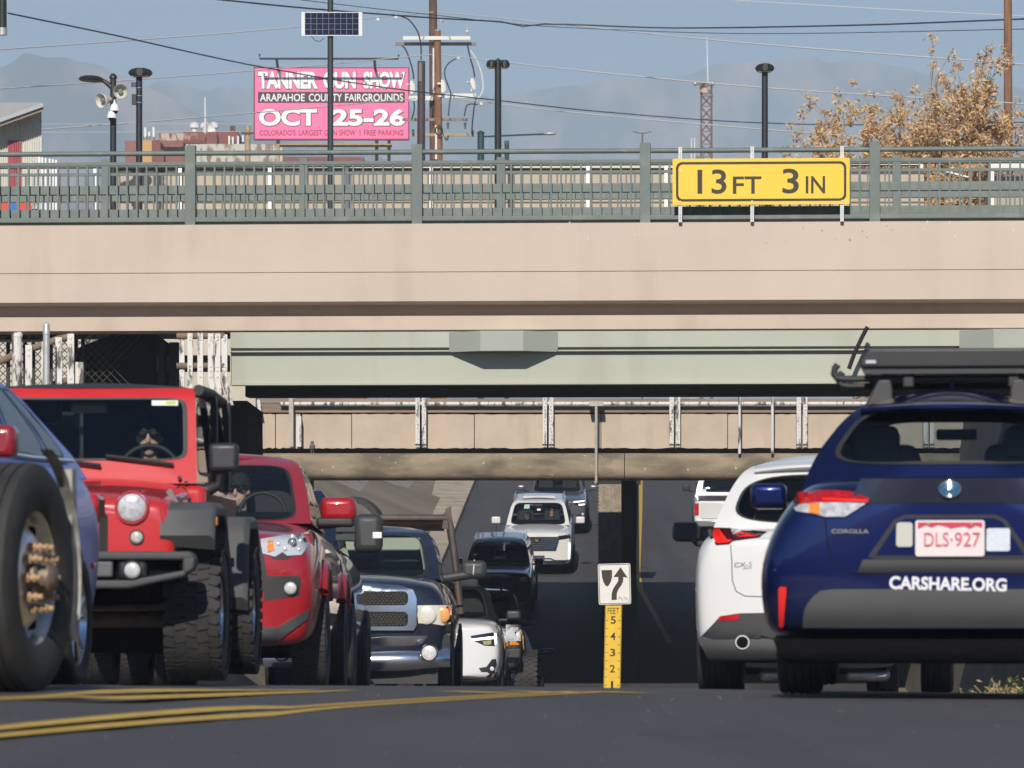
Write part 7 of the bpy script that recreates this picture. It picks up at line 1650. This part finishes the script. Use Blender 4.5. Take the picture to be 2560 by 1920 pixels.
for sg_ in (-1, 1):
    f = lambda pts: [(-sg_ * a, b_) for a, b_ in [W_(*p) for p in pts]]
    cx.stick(f(((1767, 1324), (1782, 1317), (1840, 1319), (1916, 1327), (1897, 1342), (1832, 1350), (1822, 1358), (1789, 1360), (1773, 1343))), M('smoked_red', (.05, .004, .006), .15, coat=1), .016, 'tail_light')
    cx.stick(f(((1782, 1322), (1796, 1320), (1793, 1338), (1799, 1347), (1830, 1348), (1822, 1355), (1792, 1357), (1781, 1342))), M('lit_red2', (.75, .02, .015), .2, emit=.25), .02, 'light_ring')
    cx.stick(f(((1840, 1328), (1850, 1326), (1848, 1333), (1870, 1336), (1896, 1337), (1892, 1339), (1846, 1341), (1841, 1336))), M('lit_red2', (.75, .02, .015)), .02, 'light_ring')
    x, z = W_(1812, 1334); cx.disc(-sg_ * x, z, .024, REFL, 'reversing_light', .012, t=.018)
    cx.stick(f(((1742, 1600), (1780, 1562), (1800, 1540), (1850, 1533), (2060, 1530), (2060, 1600), (1752, 1604))), CR, .014, 'bumper_cladding', res=.03)
    cx.stick(f(((1789, 1551), (1802, 1540), (1850, 1535), (1846, 1547), (1836, 1551))), RED, .02, 'reflector')
    x, z = W_(1856, 1606); cx.disc(-sg_ * x, z, .042, DARK, 'exhaust', .005, t=.05, ring=M('exhaust_ring', (.72, .72, .72), .35, .3))
    cx.mirror((sg_ * 1.075, 2.5, 1.21), (.205, .13, .155), M('mirror_white_back', (.03, .03, .032), .4), (sg_ * .9, 2.55, 1.12), face=M('mirror_glass', (.035, .05, .085), .04, .9), bev=.05)
cx.band(lambda v: .80 + .08 * v, W_(0, 1652)[1], W_(0, 1592)[1], CR, .012, .05, name='lower_valance')
x0, z0 = W_(1835, 1415); x1, z1 = W_(1880, 1405); ym = cx.fy((x0 + x1) / 2, z0)
text('CX-5', x1 - x0, .03, STL, cx.o, ((x0 + x1) / 2, ym - .008, (z0 + z1) / 2), bold=.0, ext=.003)
x0, z0 = W_(1858, 1421); x1, z1 = W_(1879, 1418); text('AWD', x1 - x0, .012, STL, cx.o, ((x0 + x1) / 2, ym - .008, (z0 + z1) / 2), ext=.003)
cx.stick([W_(*p) for p in ((1829, 1427), (1884, 1427), (1910, 1398), (2210, 1398), (2236, 1427), (2291, 1427), (2291, 1429), (2234, 1429.5), (2208, 1401), (1912, 1401), (1886, 1429.5), (1829, 1429))], M('panel_gap', (.10, .10, .10), .8), .002, 'tailgate_seam') if 0 else None
mb = MB()
for sg_ in (-1, 1):
    pts = [W_(*p) for p in ((1826, 1362), (1829, 1400), (1830, 1450), (1840, 1478), (1862, 1490), (1910, 1492), (2060, 1492))]
    mb.tube([(sg_ * -x if sg_ > 0 else x, cx.fy(x, z) - .001, z) for x, z in pts], .0035, 4)
mb.build('tailgate_seam', M('panel_gap', (.12, .12, .12), .8), cx.o)
cx.wheels(.95, 3.6, .365, .225, .905, rr=.24); cx.underside(4.1, .72, .24, .45)
# ---------------------------------------------------------------- another car ahead, only its wheels and exhaust seen below the others
ah = Car('silver_car', 'car ahead whose tyres and underside show below the white and blue cars', 'car', 47.5, 2.98, 2.0, L=4.5)
ah.body([(0, .78, .32, .95, .74, .6, .02, .92), (.1, .88, .26, 1.0, .78, .65, .02, .94), (.6, .91, .25, 1.02, .78, .7, 0, .94), (4.2, .88, .28, .95, .74, .65, 0, .9)], GRYPT, arches=((.9, .38, .33, .26), (3.5, .38, .33, .26)))
ah.cabin([(0, .77, .2, 3.2), (.5, .68, .5, 2.7), (.9, .56, .75, 2.3), (1, .46, .9, 2.1)], .98, 1.46, GRYPT, glass_f=GLD)
ah.wheels(.9, 3.5, .33, .21, .88, rr=.21); ah.underside(4.0, .72, .22, .4)
for x in (-.3, .55): rbox('silencer', (x, .35, .20), (.45, .2, .12), STL, ah.o, .05)
# ---------------------------------------------------------------- white pickup far up the right lane
wp = Car('white_pickup', 'white pickup truck driving away up the sunlit right lane', 'pickup truck', 144.6, 6.42, 1.6, L=5.4)
N_ = wp.q
wp.body([(0, .94, .50, 1.24, .90, .85, 0, .95), (.04, .96, .48, 1.27, .92, .85, 0, .96), (2.0, .96, .45, 1.27, .92, .85, 0, .95), (4.2, .96, .42, 1.2, .88, .85, .03, .95), (5.3, .9, .45, 1.1, .8, .8, .03, .92)], ESC, arches=((1.1, .45, .42, .3), (4.3, .45, .42, .3)), bulge=.0)
wp.cabin([(0, .88, 1.75, 4.5), (.5, .82, 1.85, 4.1), (.9, .74, 1.98, 3.6), (1, .68, 2.1, 3.4)], 1.24, 1.86, ESC, bow=.03, fw=(.10, .90, .22, .84, 7), glass_f=GLD, glass_r=GLS)
rbox('tailgate', (0, -.01, .98), (1.42, .05, .5), ESC, wp.o, .02)
MB().box(-.8, .8, .1, 1.7, 1.2, 1.285).build('bed_cover', BLK, wp.o)
for sg_ in (-1, 1):
    rbox('tail_light', (sg_ * .86, -.015, 1.02), (.13, .06, .36), RED, wp.o, .02)
    wp.mirror((sg_ * 1.14, 3.6, 1.36), (.24, .14, .2), BLK, (sg_ * .9, 3.65, 1.25))
rbox('bumper', (0, -.06, .58), (1.8, .12, .18), CHR, wp.o, .03); wp.wheels(1.1, 4.3, .40, .27, .94, rr=.24); wp.underside(5, .7, .35, .55)
rbox('sticker', (-.62, 1.80, 1.42), (.14, .01, .09), WHT, wp.o, .002); rbox('high_brake_lamp', (0, 2.02, 1.80), (.3, .03, .035), RED, wp.o, .01)
# ---------------------------------------------------------------- haze
hz = MB().box(-27000, 27000, -200, 27000, -20, 790).build('haze', [])
hm = bpy.data.materials.new('haze_air'); hm.use_nodes = True; t = hm.node_tree; t.nodes.clear()
o_ = t.nodes.new('ShaderNodeOutputMaterial'); v_ = t.nodes.new('ShaderNodeVolumePrincipled')
v_.inputs['Density'].default_value = .0003; v_.inputs['Color'].default_value = (.68, .84, 1.0, 1); v_.inputs['Anisotropy'].default_value = -.2
t.links.new(v_.outputs[0], o_.inputs['Volume']); hz.data.materials.append(hm); tag(hz, kind='stuff')
